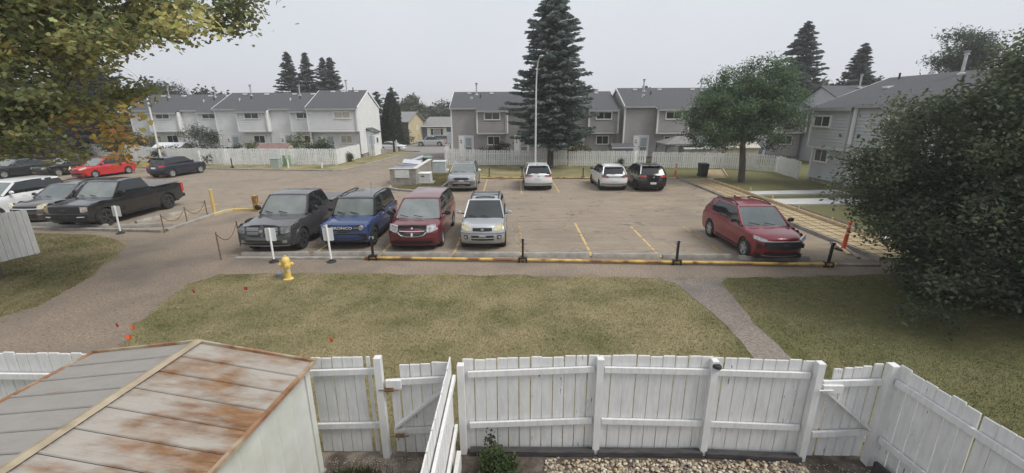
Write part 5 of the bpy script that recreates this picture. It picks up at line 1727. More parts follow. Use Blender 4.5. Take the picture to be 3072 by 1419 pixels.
def det_rav(K):
    n, b = K['nose'], K['both']
    n("grille", [(-0.36, 0.80, 0.91), (0, 0.79, 0.92), (0.36, 0.80, 0.91)], GRILLE, out=0.02)
    emblem(K, 0.86, 0.06, 0.045, SILVERP, out=0.06)
    b(n, "headlight", [(0.43, 0.81, 0.94), (0.58, 0.80, 1.0), (0.76, 0.86, 1.06)], LAMPYEL, out=0.016)
    b(n, "turn_signal", [(0.70, 0.95, 1.04), (0.79, 0.97, 1.05)], AMBER, out=0.022)
    n("bumper_crease", [(-0.83, 0.70, 0.725), (0, 0.70, 0.725), (0.83, 0.70, 0.725)], pm("grey seam", (0.2, 0.2, 0.21), rough=0.5), out=0.01)
    g = n("lower_grille", [(-0.42, 0.44, 0.62), (0, 0.43, 0.63), (0.42, 0.44, 0.62)], GRILLE, out=0.016)
    n("grille_bar", [(-0.42, 0.51, 0.55), (0, 0.51, 0.55), (0.42, 0.51, 0.55)], SILV, out=0.024, par=g)
    n("plate_panel", [(-0.13, 0.58, 0.63), (0.13, 0.58, 0.63)], SILVERP, out=0.03)
    b(n, "fog_lamp", [(0.56, 0.47, 0.63), (0.70, 0.47, 0.63)], GRILLE, out=0.012)
    b(n, "fog_lens", [(0.59, 0.50, 0.60), (0.68, 0.50, 0.60)], LAMPGLASS, out=0.02)
    K['flank']("sill_cladding", [(1.3, .25, .42), (2.95, .25, .42)], SILVERP, out=0.015)


car("suv", "bright silver compact SUV with yellowed headlights, right of the burgundy minivan", (-1.10, 17.55, 0.012), 0.0,
    suv(4.2, 1.74, 1.68, 2.49, 0.80, 0.345, 1.06, 0.98, 1.15, 1.85, 3.75, 4.05, paint=SILV, cat="SUV", gc=0.24, cf=0.2, wsm=DARKWS, Wb=0.80, Wr=0.62, mirror=SILV, rails=BLACKP,
        crossbars=(2.35, 3.05), sunroof=(1.98, 2.3), handles=(2.05, 2.95), seams=((1.35, .4, 1.05), (2.2, .4, 1.05), (3.05, .45, 1.05)),
        pillars=pillars_suv(None, 1.85, 3.75, 1.06, 1.68, 2.15, 3.0, .3, 4.05), detail=det_rav, rim='alloy'))

# red crossover at the right of the lot
CRIM = paint("crimson metallic paint", (0.215, 0.012, 0.026), rough=0.3)


def det_esc(K):
    n, b = K['nose'], K['both']
    n("grille", [(-0.60, 0.62, 0.80), (-0.45, 0.56, 0.815), (0, 0.55, 0.82), (0.45, 0.56, 0.815), (0.60, 0.62, 0.80)], GRILLE, out=0.02)
    n("grille_surround", [(-0.66, 0.80, 0.825), (0, 0.82, 0.842), (0.66, 0.80, 0.825)], SILVERP, out=0.026)
    emblem(K, 0.72, 0.10, 0.04, pm("dark oval badge", (0.05, 0.055, 0.06), (0.12, 0.12, 0.13), scale=20, rough=0.2), out=0.05)
    b(n, "headlight", [(0.56, 0.80, 0.87), (0.72, 0.80, 0.92), (0.89, 0.86, 0.97)], LAMPGLASS, out=0.014)
    n("lower_grille", [(-0.55, 0.33, 0.43), (0, 0.32, 0.43), (0.55, 0.33, 0.43)], GRILLE, out=0.016)
    n("skid_lip", [(-0.6, 0.27, 0.30), (0, 0.265, 0.295), (0.6, 0.27, 0.30)], SILVERP, out=0.02)
    b(n, "air_vent", [(0.70, 0.56, 0.68), (0.80, 0.55, 0.70)], BLACKP, out=0.014)
    K['flank']("sill_cladding", [(1.3, .22, .38), (3.05, .22, .38)], BLACKP, out=0.01)


car("crossover", "crimson crossover parked alone at the right of the lot", (9.13, 16.08, 0.012), math.radians(0.5),
    suv(4.55, 1.85, 1.70, 2.71, 0.90, 0.365, 1.10, 0.94, 1.22, 2.05, 3.95, 4.38, paint=CRIM, cat="crossover", gc=0.2, cf=0.36, nose=0.11, Wb=0.86, Wr=0.66, cw=0.2, tum=0.06, rim='alloy', mirror=BLACKP,
        gh=[(1.12, 1.06), (2.02, 1.63), (2.75, 1.70), (3.9, 1.60), (4.38, 1.14)], wsm=pm("pale windshield", (0.10, 0.12, 0.125), (0.15, 0.17, 0.17), scale=1, rough=0.05, spec=0.45),  # windshield colour again includes reflected sky and the cabin
        pillars=[([(2.45, 1.07), (2.54, 1.07), (2.62, 1.62), (2.53, 1.63)], BLACKP), ([(3.35, 1.09), (3.43, 1.09), (3.52, 1.6), (3.44, 1.62)], BLACKP), ([(3.45, 1.63), (3.95, 1.60), (4.38, 1.09), (3.62, 1.09), (3.75, 1.3)], None), ([(2.1, 1.60), (3.9, 1.57), (3.9, 1.63), (2.1, 1.66)], None)],
        rails=BLACKP, antenna=3.7, handles=(2.2, 3.1), seams=((1.45, .4, 1.06), (2.5, .4, 1.06), (3.4, .45, 1.06)), detail=det_esc))

# silver-grey SUV facing us in the far row
SORP = paint("warm silver grey paint", (0.38, 0.385, 0.385), rough=0.33, metal=0.5)


def det_sor(K):
    n, b = K['nose'], K['both']
    n("grille", [(-0.48, 0.82, 0.93), (-0.3, 0.78, 0.95), (0.3, 0.78, 0.95), (0.48, 0.82, 0.93)], GRILLE, out=0.02)
    emblem(K, 0.95, 0.06, 0.03, SILVERP, out=0.04)
    b(n, "headlight", [(0.52, 0.86, 0.95), (0.7, 0.87, 1.02), (0.89, 0.93, 1.06)], pm("clear dark lamp", (0.2, 0.2, 0.21), (0.5, 0.5, 0.5), scale=12, rough=0.1, coat=1.0), out=0.014)
    n("lower_bumper", [(-0.86, 0.50, 0.70), (-0.5, 0.42, 0.74), (0.5, 0.42, 0.74), (0.86, 0.50, 0.70)], pm("grey bumper paint", (0.13, 0.13, 0.135), rough=0.4, coat=0.5), out=0.012)
    n("lower_grille", [(-0.6, 0.40, 0.56), (0, 0.38, 0.57), (0.6, 0.40, 0.56)], GRILLE, out=0.022)
    n("skid_lip", [(-0.8, 0.40, 0.44), (-0.5, 0.34, 0.37), (0.5, 0.34, 0.37), (0.8, 0.40, 0.44)], CHROME, out=0.03)
    n("licence_plate", [(-0.15, 0.72, 0.78), (0.15, 0.72, 0.78)], PLATE, out=0.03)


car("suv", "silver grey SUV facing us beside the concrete bin enclosure", (-3.28, 30.2, 0.012), math.radians(0.5),
    suv(4.76, 1.89, 1.69, 2.78, 0.95, 0.36, 1.12, 1.0, 1.3, 2.1, 4.3, 4.6, paint=SORP, cat="SUV", gc=0.22, rails=SILVERP, mirror=WHITEM, Wb=0.87, Wr=0.67, sunroof=(2.35, 3.4),
        pillars=pillars_suv(None, 2.1, 4.3, 1.12, 1.69, 2.4, 3.3, .35, 4.6), handles=(2.2, 3.2), detail=det_sor, rim='alloy', antenna=4.0))


# cars seen from behind
def det_rear(K, lamp, plate_z=0.8, low=BLACKP, bar=None, emb=None, rear_glass=None, skid=None):
    rr, b = K['rear'], K['both']
    for pts, m in lamp:
        b(rr, "tail_light", pts, m, out=0.02)
    p = rr("licence_plate", [(-0.19, plate_z - 0.06, plate_z + 0.06), (0.19, plate_z - 0.06, plate_z + 0.06)], PLATE, out=0.03)
    rr("rear_bumper", [(-0.86, 0.30, 0.50), (0, 0.27, 0.50), (0.86, 0.30, 0.50)], low, out=0.02)
    if skid:
        rr("skid_panel", [(-0.6, 0.30, 0.42), (-0.5, 0.28, 0.44), (0.5, 0.28, 0.44), (0.6, 0.30, 0.42)], skid, out=0.035)
    if bar:
        rr("trim_bar", [(-0.6, bar, bar + 0.03), (0.6, bar, bar + 0.03)], BLACKP, out=0.022)
    if emb:
        emblem(K, emb, 0.07, 0.035, SILVERP, at="rear", out=0.04)
    K['flank']("sill_cladding", [(1.3, .22, .40), (K['L'] - 1.35, .22, .40)], BLACKP, out=0.012)
    T, gh, gp, zb = K['T'], K['gh'], K['gp'], K['zb']
    # spoiler lip over the back glass
    u, z = gh[-2]
    a = gp(u, z, -0.8); c = gp(u, z, 0.8)
    MB().bar((a[0], a[1] + 0.06, a[2] + 0.02), (c[0], c[1] + 0.06, c[2] + 0.02), 0.2, 0.04).build("spoiler", K['pm'], T)
    n = K['nose']
    n("grille", [(-0.5, 0.6, 0.8), (0.5, 0.6, 0.8)], GRILLE)
    b(n, "headlight", [(0.55, 0.82, 0.93), (0.85, 0.86, 0.97)], LAMPGLASS)
    # painted posts either side of the back glass
    for s in (-1, 1):
        p0 = gp(gh[-1][0] + 0.02, zb, s * 0.97, 0.006); p1 = gp(gh[-2][0], gh[-2][1] - 0.02, s * 0.97, 0.006)
        MB().bar(p0, p1, 0.1, 0.05, up=(s, 0, 0.3)).build("pillar", K['pm'], T)
    x0 = gp(gh[-1][0], zb + 0.02, 0.0, 0.02)
    MB().bar((0, x0[1] + 0.05, x0[2] + 0.02), (0.4, x0[1] + 0.04, x0[2] + 0.05), 0.025, 0.02).build("wiper", BLACKP, T)


PEARL = paint("pearl white paint", (0.70, 0.71, 0.715), rough=0.3, metal=0.0)
BLKP = paint("black paint", (0.012, 0.012, 0.014), rough=0.25)
NAVY = paint("dark navy paint", (0.012, 0.015, 0.032), rough=0.25)
car("crossover", "white crossover with dark back glass parked nose-in in front of the spruce", (1.75, 30.35, 0.012), math.pi,
    suv(4.55, 1.84, 1.67, 2.70, 0.93, 0.36, 1.10, 0.95, 1.35, 2.15, 3.85, 4.4, paint=PEARL, cat="crossover", Wb=0.84, Wr=0.64, cr=0.2, mirror=BLACKP, rim='dark',
        gh=[(1.28, 1.06), (2.15, 1.6), (2.8, 1.67), (3.85, 1.6), (4.42, 1.1)], antenna=3.6,
        pillars=pillars_suv(None, 2.15, 3.85, 1.1, 1.67, 2.4, 3.2, .3, 4.35), handles=(2.2, 3.1),
        detail=with_mat(lambda K: det_rear(K, [([(0.40, 0.99, 1.05), (0.6, 0.96, 1.06), (0.86, 0.95, 1.06)], REDLENS)], plate_z=0.84, low=BLACKP, emb=0.99), pm=PEARL)))
car("crossover", "small white crossover with dark wraparound tail lights beside the black SUV", (6.65, 30.05, 0.012), math.pi + math.radians(1.0),
    suv(4.3, 1.76, 1.60, 2.62, 0.85, 0.34, 1.06, 0.92, 1.15, 1.95, 3.65, 4.12, paint=PEARL, cat="crossover", Wb=0.80, Wr=0.62, cr=0.18, mirror=BLACKP, rim='dark', rails=SILVERP,
        gh=[(1.1, 1.02), (1.95, 1.54), (2.6, 1.60), (3.65, 1.53), (4.14, 1.06)], pillar_paint=BLACKP,
        pillars=[([(2.2, 1.04), (2.3, 1.04), (2.36, 1.55), (2.28, 1.55)], BLACKP), ([(3.0, 1.04), (3.1, 1.04), (3.16, 1.55), (3.08, 1.55)], BLACKP), ([(3.35, 1.05), (4.1, 1.05), (3.9, 1.28), (3.7, 1.2)], PEARL)],
        handles=(2.0, 2.9),
        detail=with_mat(lambda K: det_rear(K, [([(0.42, 0.90, 0.98), (0.6, 0.88, 1.06), (0.82, 0.92, 1.03)], pm("dark red tail lamp", (0.10, 0.02, 0.03), (0.3, 0.1, 0.1), scale=10, rough=0.15, coat=1.0))], plate_z=0.70, bar=0.93, skid=PEARL), pm=PEARL)))
car("suv", "black SUV with red tail lights, right of the small white crossover", (9.05, 29.75, 0.012), math.pi,
    suv(4.45, 1.86, 1.65, 2.64, 0.88, 0.36, 1.12, 0.98, 1.25, 2.05, 3.8, 4.3, paint=BLKP, cat="SUV", Wb=0.85, Wr=0.66, cr=0.18, mirror=BLKP, rim='dark', rails=SILVERP, sunroof=(2.2, 3.3), antenna=3.6,
        pillars=pillars_suv(None, 2.05, 3.8, 1.12, 1.65, 2.3, 3.15, .32, 4.28), handles=(2.1, 3.0), handle_m=SILVERP,
        detail=with_mat(lambda K: det_rear(K, [([(0.44, 0.95, 1.07), (0.62, 0.95, 1.08), (0.88, 0.98, 1.10)], REDLENS)], plate_z=0.58, emb=0.97), pm=BLKP)))

# black pickup in the left lot
BLKT = paint("gloss black truck paint", (0.014, 0.014, 0.016), rough=0.25)


def det_f150(K):
    n, b = K['nose'], K['both']
    n("grille", [(-0.70, 0.80, 1.08), (0, 0.78, 1.10), (0.70, 0.80, 1.08)], GRILLE, out=0.02)
    emblem(K, 0.94, 0.12, 0.05, pm("dark oval badge", (0.05, 0.055, 0.06)), out=0.05)
    b(n, "headlight", [(0.72, 0.84, 1.07), (0.85, 0.84, 1.07), (0.97, 0.88, 1.05)], LAMPGLASS, out=0.016)
    b(n, "turn_signal", [(0.80, 0.86, 0.95), (0.93, 0.88, 0.97)], AMBER, out=0.024)
    n("front_bumper", [(-0.95, 0.50, 0.74), (0, 0.48, 0.76), (0.95, 0.50, 0.74)], BLACKP, out=0.04)
    b(n, "fog_lamp", [(0.60, 0.62, 0.66), (0.86, 0.62, 0.66)], LAMPGLASS, out=0.05)
    T, uv, L, zb, hw = K['T'], K['uv'], K['L'], K['zb'], K['hw']
    MB().box(-hw * 0.88, hw * 0.88, uv(4.0), uv(L - 0.1), zb + 0.055, zb + 0.1).build("tonneau_cover", pm("grey vinyl cover", (0.14, 0.14, 0.145), (0.18, 0.18, 0.185), scale=3, rough=0.6), T)
    for s in (-1, 1):
        MB().box(s * hw * 0.97 - 0.03, s * hw * 0.97 + 0.03, uv(L - 0.16), uv(L) + 0.004, 0.80, zb).build("tail_light", REDLENS, T)
        MB().bar((s * hw * 0.96, uv(1.9), 0.36), (s * hw * 0.96, uv(3.9), 0.36), 0.12, 0.05).build("side_step", BLACKP, T)
    MB().box(-hw * 0.92, hw * 0.92, uv(L) - 0.02, uv(L) + 0.12, 0.48, 0.66).build("rear_bumper", BLACKP, T)
    K['flares'](BLACKP, 1.1, 0.02)


car("pickup_truck", "gloss black pickup truck with grey bed cover in the left lot", (-19.78, 21.6, 0.012), math.radians(-1.0),
    pickup(5.89, 2.03, 1.96, 3.69, 0.98, 0.42, 1.27, 1.16, BLKT, detail=with_mat(det_f150, pm=BLKT), mirror=BLACKP, rim='dark', sunroof=(2.4, 3.2)))

# taupe crossover left of it
TAUP = paint("taupe brown metallic paint", (0.115, 0.105, 0.095), rough=0.33, metal=0.4)


def det_equ(K):
    n, b = K['nose'], K['both']
    n("grille", [(-0.55, 0.70, 0.92), (0, 0.68, 0.93), (0.55, 0.70, 0.92)], GRILLE, out=0.018)
    n("grille_bar", [(-0.62, 0.80, 0.84), (0, 0.80, 0.84), (0.62, 0.80, 0.84)], CHROME, out=0.03)
    b(n, "headlight", [(0.58, 0.80, 0.95), (0.75, 0.79, 1.02), (0.9, 0.86, 1.06)], LAMPYEL, out=0.014)
    b(n, "fog_lamp", [(0.58, 0.52, 0.60), (0.74, 0.52, 0.60)], LAMPGLASS, out=0.012)
    n("lower_grille", [(-0.5, 0.38, 0.54), (0, 0.36, 0.55), (0.5, 0.38, 0.54)], GRILLE, out=0.014)
    for s in (-1, 1):
        pts = [K['gp'](u, z, s, 0.02) for u, z in ((1.45, 1.10), (1.85, 1.38), (2.3, 1.6), (3.2, 1.65))]
        MB().tube(pts, 0.018, 5).build("window_trim", CHROME, K['T'])


car("crossover", "taupe brown crossover beside the black pickup, half behind the white fence panel", (-22.55, 21.95, 0.012), math.radians(-1.0),
    suv(4.77, 1.84, 1.70, 2.86, 0.95, 0.36, 1.12, 0.98, 1.25, 2.15, 4.2, 4.6, paint=TAUP, cat="crossover", Wb=0.84, Wr=0.65, mirror=BLACKP, rim='alloy', rails=BLACKP, wsm=pm("pale windshield", (0.10, 0.12, 0.122)),
        pillars=pillars_suv(None, 2.15, 4.2, 1.12, 1.70, 2.4, 3.3, .35, 4.55), handles=(2.2, 3.1), detail=det_equ))

# white SUV at the left edge, nose to the right
WHT = paint("plain white paint", (0.72, 0.73, 0.73), rough=0.35, metal=0.0)


def det_white(K):
    n, b = K['nose'], K['both']
    n("grille", [(-0.6, 0.7, 1.0), (0.6, 0.7, 1.0)], GRILLE, out=0.018)
    b(n, "headlight", [(0.64, 0.8, 1.0), (0.9, 0.84, 1.0)], LAMPGLASS)
    K['rear']("licence_plate", [(-0.19, 0.8, 0.92), (0.19, 0.8, 0.92)], PLATE)
    b(K['rear'], "tail_light", [(0.75, 0.75, 1.1), (0.92, 0.75, 1.1)], REDLENS)


car("suv", "white SUV cut by the left picture edge under the maple branches", (-25.5, 21.7, 0.012), math.radians(-1),
    suv(5.0, 1.95, 1.86, 2.95, 0.95, 0.39, 1.25, 1.08, 1.4, 2.2, 4.4, 4.75, paint=WHT, cat="SUV", Wb=0.90, Wr=0.74, mirror=WHT, rim='alloy', gc=0.3,
        pillars=pillars_suv(None, 2.2, 4.4, 1.25, 1.86, 2.6, 3.5, .35, 4.7, bw=0.16), handles=(2.3, 3.2), detail=det_white))

# red hatchback
REDP = paint("bright red paint", (0.50, 0.022, 0.026), rough=0.3, metal=0.0)


def det_mat(K):
    n, b = K['nose'], K['both']
    n("grille", [(-0.38, 0.66, 0.78), (0, 0.64, 0.79), (0.38, 0.66, 0.78)], GRILLE, out=0.018)
    emblem(K, 0.73, 0.06, 0.04, SILVERP, out=0.05)
    b(n, "headlight", [(0.48, 0.70, 0.80), (0.64, 0.71, 0.86), (0.83, 0.80, 0.93)], LAMPYEL, out=0.014)
    n("lower_grille", [(-0.5, 0.34, 0.44), (0, 0.32, 0.45), (0.5, 0.34, 0.44)], GRILLE, out=0.014)


car("hatchback", "bright red hatchback in the far row of the left lot", (-34.25, 36.55, 0.012), math.radians(-12),
    suv(4.35, 1.78, 1.54, 2.6, 0.88, 0.315, 0.98, 0.84, 1.15, 2.0, 3.7, 4.15, paint=REDP, cat="hatchback", gc=0.18, Wb=0.80, Wr=0.60, mirror=REDP, rim='alloy', cf=0.3, nose=0.07,
        pillars=pillars_suv(None, 2.0, 3.7, 0.98, 1.54, 2.3, 3.1, .3, 4.1), handles=(2.2, 3.0), antenna=2.3, detail=det_mat))
car("crossover", "dark navy crossover with its tail to us, right of the red hatchback", (-28.1, 36.7, 0.012), math.pi + math.radians(-10),
    suv(4.3, 1.78, 1.62, 2.67, 0.85, 0.345, 1.05, 0.92, 1.25, 2.0, 3.75, 4.15, paint=NAVY, cat="crossover", Wb=0.81, Wr=0.63, cr=0.15, mirror=NAVY, rim='alloy', antenna=3.5,
        pillars=pillars_suv(None, 2.0, 3.75, 1.05, 1.62, 2.3, 3.1, .3, 4.12), handles=(2.1, 2.95),
        detail=with_mat(lambda K: det_rear(K, [([(0.45, 0.88, 1.0), (0.65, 0.87, 1.03), (0.86, 0.9, 1.02)], REDLENS)], plate_z=0.82), pm=NAVY)))


# dark sedans at the far left
def det_sed(K):
    n, b = K['nose'], K['both']
    n("grille", [(-0.4, 0.60, 0.74), (0.4, 0.60, 0.74)], GRILLE)
    b(n, "headlight", [(0.5, 0.66, 0.76), (0.8, 0.7, 0.82)], LAMPGLASS)
    b(K['rear'], "tail_light", [(0.5, 0.78, 0.92), (0.84, 0.78, 0.92)], REDLENS)
    for s in (-1, 1):
        MB().tube([K['gp'](u, z, s, 0.015) for u, z in ((1.55, 1.0), (1.9, 1.25), (2.3, 1.38), (3.1, 1.38), (3.5, 1.2))], 0.014, 5).build("window_trim", CHROME, K['T'])


def sedan(paint_, **kw):
    L, zb, H = 4.75, 0.98, 1.45
    d = dict(L=L, W=1.80, H=H, wb=2.75, fa=0.95, r=0.325, paint=paint_, cat="sedan", gc=0.17,
             front=[(0.12, 0.3), (0.03, 0.42), (0.0, 0.55), (0.04, 0.7), (0.1, 0.8)], hood=[(0.2, 0.84), (0.7, 0.91), (1.2, 0.95), (1.4, 0.975)],
             belt=[(1.7, zb), (3.6, zb + 0.02), (4.0, zb + 0.03), (4.55, 0.98)], tail=[(4.7, 0.94), (4.74, 0.8), (4.75, 0.6), (4.7, 0.42)],
             gh=[(1.35, 0.95), (2.15, 1.39), (2.7, H), (3.3, 1.40), (4.1, 0.98)], Wb=0.80, Wr=0.60,
             pillars=[([(2.45, .97), (2.53, .97), (2.58, 1.4), (2.5, 1.4)], BLACKP), ([(3.2, 1.38), (3.32, 1.38), (4.08, .97), (3.6, .97)], None)], detail=det_sed, rim='alloy', mirror=paint_)
    d.update(kw)
    return d


car("sedan", "black sedan with chrome window trim behind the red hatchback", (-38.4, 37.8, 0.012), math.radians(-10), sedan(paint("blue black paint", (0.016, 0.018, 0.022), rough=0.25)))
car("sedan", "dark sedan deep under the maple at the far left of the left lot", (-41.6, 36.6, 0.012), math.radians(-10), sedan(paint("graphite paint", (0.03, 0.031, 0.033), rough=0.3), ))

# across the street
SILT = paint("pale silver truck paint", (0.55, 0.56, 0.57), rough=0.35, metal=0.4)
car("pickup_truck", "silver pickup truck parked on the far street in front of the blue bungalow", (-16.0, 88.4, hgt(88.4) + 0.02), math.radians(-90),
    pickup(5.89, 2.03, 1.96, 3.69, 0.98, 0.42, 1.22, 1.12, SILT, detail=with_mat(det_f150, pm=SILT), mirror=SILT, rim='alloy'))
car("sedan", "white sedan on the street showing its nose beside the cedar", (-19.6, 72.5, hgt(72.5) + 0.02), math.radians(82), sedan(paint("white sedan paint", (0.74, 0.75, 0.75), rough=0.3, metal=0.0)))

# ------------------------------------------------------------------ lot furniture
stopm = []
for v in range(3):
    b = MB()
    L_ = 2.42 / 2
    prof = [(-0.11, 0.0), (-0.09, 0.10), (-0.055, 0.155), (0.055, 0.155), (0.09, 0.10), (0.11, 0.0)]
    xs_ = [-L_, -L_ + 0.03] + [-L_ + 0.3 * i + rnd.uniform(-.05, .05) for i in range(1, 8)] + [L_ - 0.03, L_]
    vs = []
    for i, x in enumerate(xs_):
        k = 0.85 if i in (0, len(xs_) - 1) else 1.0
        for (y, z) in prof:
            vs.append((x, y * k + rnd.uniform(-.004, .004), max(0, z * k + rnd.uniform(-.006, .004))))
    fs = []
    for i in range(len(xs_) - 1):
        for j in range(5):
            fs.append((i * 6 + j, i * 6 + j + 1, (i + 1) * 6 + j + 1, (i + 1) * 6 + j))
    fs += [tuple(range(6)), tuple(range(len(vs) - 6, len(vs)))]
    me = b.add(vs, fs).mesh("wheel_stop", 40)
    me.materials.append(CONC)
    stopm.append(me)
STOPS = [(-8.70, 15.12, 0.01, "concrete wheel stop in front of the charcoal pickup"), (-6.08, 15.10, 0.0, "concrete wheel stop in front of the blue boxy SUV"),
         (-3.52, 15.0, -0.012, "concrete wheel stop under the nose of the burgundy minivan"), (-0.9, 14.95, -0.012, "concrete wheel stop in front of the bright silver SUV"),
         (1.57, 14.88, -0.015, "concrete wheel stop of the first empty stall right of the bright silver SUV"), (4.08, 14.75, -0.02, "concrete wheel stop of the middle empty stall, left of the third black post"),
         (6.58, 14.62, -0.02, "concrete wheel stop left of the crimson crossover"), (9.2, 14.42, -0.03, "concrete wheel stop below the crimson crossover's bumper"),
         (-17.0, 19.4, 0.09, "concrete wheel stop just right of the black pickup's front"), (-19.85, 19.35, 0.02, "concrete wheel stop under the black pickup's nose"), (-22.5, 19.75, 0.05, "concrete wheel stop under the taupe crossover's nose"),
         (-17.55, 21.2, 1.25, "angled concrete wheel stop beside the black pickup")]
for i, (x, y, a, lab) in enumerate(STOPS):
    tag(link("wheel_stop", stopm[i % 3], None, None, (x, y, 0.012), a), lab, "wheel stop", "concrete wheel stops")

# yellow pipe rails with black posts
def pipe_rail(label, a, c, posts, seg=5.0, r=0.05):
    T = thing("pipe_rail", label, "barrier", (0, 0, 0))
    a, c = Vector(a), Vector(c)
    n = max(1, round((c - a).length / seg))
    for i in range(n):
        p, q = a.lerp(c, i / n), a.lerp(c, (i + 1) / n)
        d = (q - p).normalized() * 0.012
        MB().tube([(p.x + d.x, p.y + d.y, r + 0.05), (q.x - d.x, q.y - d.y, r + 0.05)], r, 10).build("pipe", YELLOWP, T, 40)
    return T


def black_post(x, y, label, h=0.86, lean=0.0):
    T = thing("outlet_post", label, "post", (x, y, 0.0), 0, "black outlet posts along the lot")
    MB().box(-0.035, 0.035, -0.035, 0.035, 0, h).build("shaft", BLACKM, T)
    MB().box(-0.15, 0.15, -0.075, 0.075, 0.16, 0.19).build("base_plate", BLACKM, T)
    MB().box(-0.15, -0.1, -0.085, 0.0, 0.0, 0.16).build("clamp", BLACKM, T)
    MB().box(0.1, 0.15, -0.085, 0.0, 0.0, 0.16).build("clamp", BLACKM, T)
    MB().box(-0.075, 0.075, -0.03, 0.06, h - 0.07, h).build("outlet_box", GALV if h > 0.8 else BLACKM, T)
    T.rotation_euler.y = lean


pipe_rail("rusty yellow pipe rail lying along the near edge of the lot", (-5.25, 14.62), (10.85, 13.66), None)
for i, (x, y, lab) in enumerate(((-4.95, 14.62, "black outlet post between the blue SUV and the burgundy minivan"), (0.37, 14.3, "black outlet post right of the bright silver SUV"), (5.62, 13.98, "black outlet post left of the crimson crossover"), (10.6, 13.7, "leaning black outlet post at the right end of the near pipe rail"))):
    black_post(x, y, lab, lean=(0.0, 0.0, 0.0, 0.05)[i])
pipe_rail("yellow pipe rail along the far kerb between the parked white cars", (-2.35, 33.72), (6.3, 33.3), None, r=0.055)
for x, y, lab in ((-1.75, 33.78, "black post on the far kerb right of the silver grey SUV"), (0.8, 33.68, "black post on the far kerb left of the white crossover"), (5.5, 33.4, "black post on the far kerb left of the small white crossover")):
    black_post(x, y, lab, h=0.9)
black_post(-26.2, 40.9, "black post on the far kerb right of the navy crossover", h=0.95)

# hydrant
HY = thing("fire_hydrant", "yellow fire hydrant on the lawn edge in front of the charcoal pickup", "fire hydrant", (-7.1, 12.84, 0.0), math.radians(12))
HYD = pm("hydrant yellow", (0.66, 0.46, 0.11), (0.74, 0.54, 0.17), scale=5, rough=0.5, c3=(0.5, 0.36, 0.12), s3=4, lo3=0.55, hi3=0.7)
MB().lathe([(0.155, 0.0), (0.155, 0.025), (0.11, 0.035), (0.095, 0.05), (0.092, 0.40), (0.105, 0.41), (0.115, 0.43), (0.115, 0.56), (0.125, 0.57), (0.125, 0.60), (0.11, 0.61)], 20).build("barrel", HYD, HY, 40)
MB().lathe([(0.125, 0.60), (0.12, 0.63), (0.11, 0.68), (0.085, 0.72), (0.05, 0.74), (0.03, 0.745), (0.03, 0.785), (0.0, 0.79)], 20).build("bonnet", HYD, HY, 40)
for s in (-1, 1):
    MB().lathe([(0.055, 0.0), (0.055, 0.05), (0.065, 0.055), (0.065, 0.09), (0.025, 0.10), (0.025, 0.125), (0.0, 0.13)], 12, axis='x').build("nozzle_cap", HYD, HY, 40, loc=(s * 0.10, 0, 0.50)).scale.x = s
o = MB().lathe([(0.075, 0.0), (0.075, 0.05), (0.09, 0.055), (0.09, 0.09), (0.03, 0.10), (0.03, 0.125), (0.0, 0.13)], 14, axis='y').build("pumper_cap", HYD, HY, 40, loc=(0.05, -0.10, 0.50))
o.scale.y = -1; o.rotation_euler.z = 0.5
MB().box(0.03, 0.09, -0.135, -0.125, 0.30, 0.38).build("tag", WHITEM, HY)
VC = tag(MB().lathe([(0.09, 0), (0.09, 0.09), (0.075, 0.1), (0.0, 0.1)], 14).build("valve_cap", pm("blue grey valve cap", (0.16, 0.19, 0.26), (0.22, 0.25, 0.31), scale=5, rough=0.6), None, 40, loc=(-7.52, 13.1, 0)), "small blue grey valve cap beside the yellow hydrant", "valve cap")


# stall signs
def stall_sign(x, y, label, lean=0.0, h=1.25, w=0.36, hb=0.46, text=False, rz=0.0, tab=False):
    T = thing("stall_sign", label, "sign", (x, y, 0.0), rz, "white stall signs")
    p = MB().tube([(0, 0, 0.06), (0, 0, h)], 0.035, 8).build("post", WHITEM, T, 40)
    s = MB().prism([(-w / 2 + 0.03, 0), (w / 2 - 0.03, 0), (w / 2, 0.03), (w / 2, hb - 0.03), (w / 2 - 0.03, hb), (-w / 2 + 0.03, hb), (-w / 2, hb - 0.03), (-w / 2, 0.03)], 0, 0.012).build("sign_plate", pm("aluminium sign back", (0.62, 0.64, 0.65), (0.68, 0.7, 0.71), scale=4, rough=0.45), T, loc=(0, 0.045, h - hb - 0.02 - (0.1 if tab else 0)))
    s.rotation_euler.x = math.pi / 2
    MB().lathe([(0.17, 0.0), (0.15, 0.05), (0.06, 0.07), (0.05, 0.12)], 12).build("base", BLACKP, T, 40)
    T.rotation_euler.y = lean
    return T


stall_sign(-8.4, 14.45, "white stall sign on a post in front of the charcoal pickup", lean=0.01)
stall_sign(-6.36, 14.42, "white stall sign on a post in front of the blue boxy SUV", tab=True, h=1.36, lean=-0.02)
stall_sign(-17.15, 18.3, "white stall sign on a post in front of the black pickup", lean=0.03)
PRINT = pm("printed notice", (0.70, 0.71, 0.70), (0.12, 0.12, 0.13), scale=9, rough=0.5, stretch=(1.5, 1, 9), lo=0.52, hi=0.58)


def small_notice(x, y, label, h, zb_, w=0.3, hb=0.34):
    T = thing("notice_sign", label, "sign", (x, y, 0), 0, "small notices along the left lot kerb")
    MB().box(-0.05, 0.05, -0.05, 0.05, 0, h).build("post", WHITEM, T)
    MB().box(-w / 2, w / 2, -0.075, -0.052, zb_, zb_ + hb).build("sign_plate", PRINT, T)


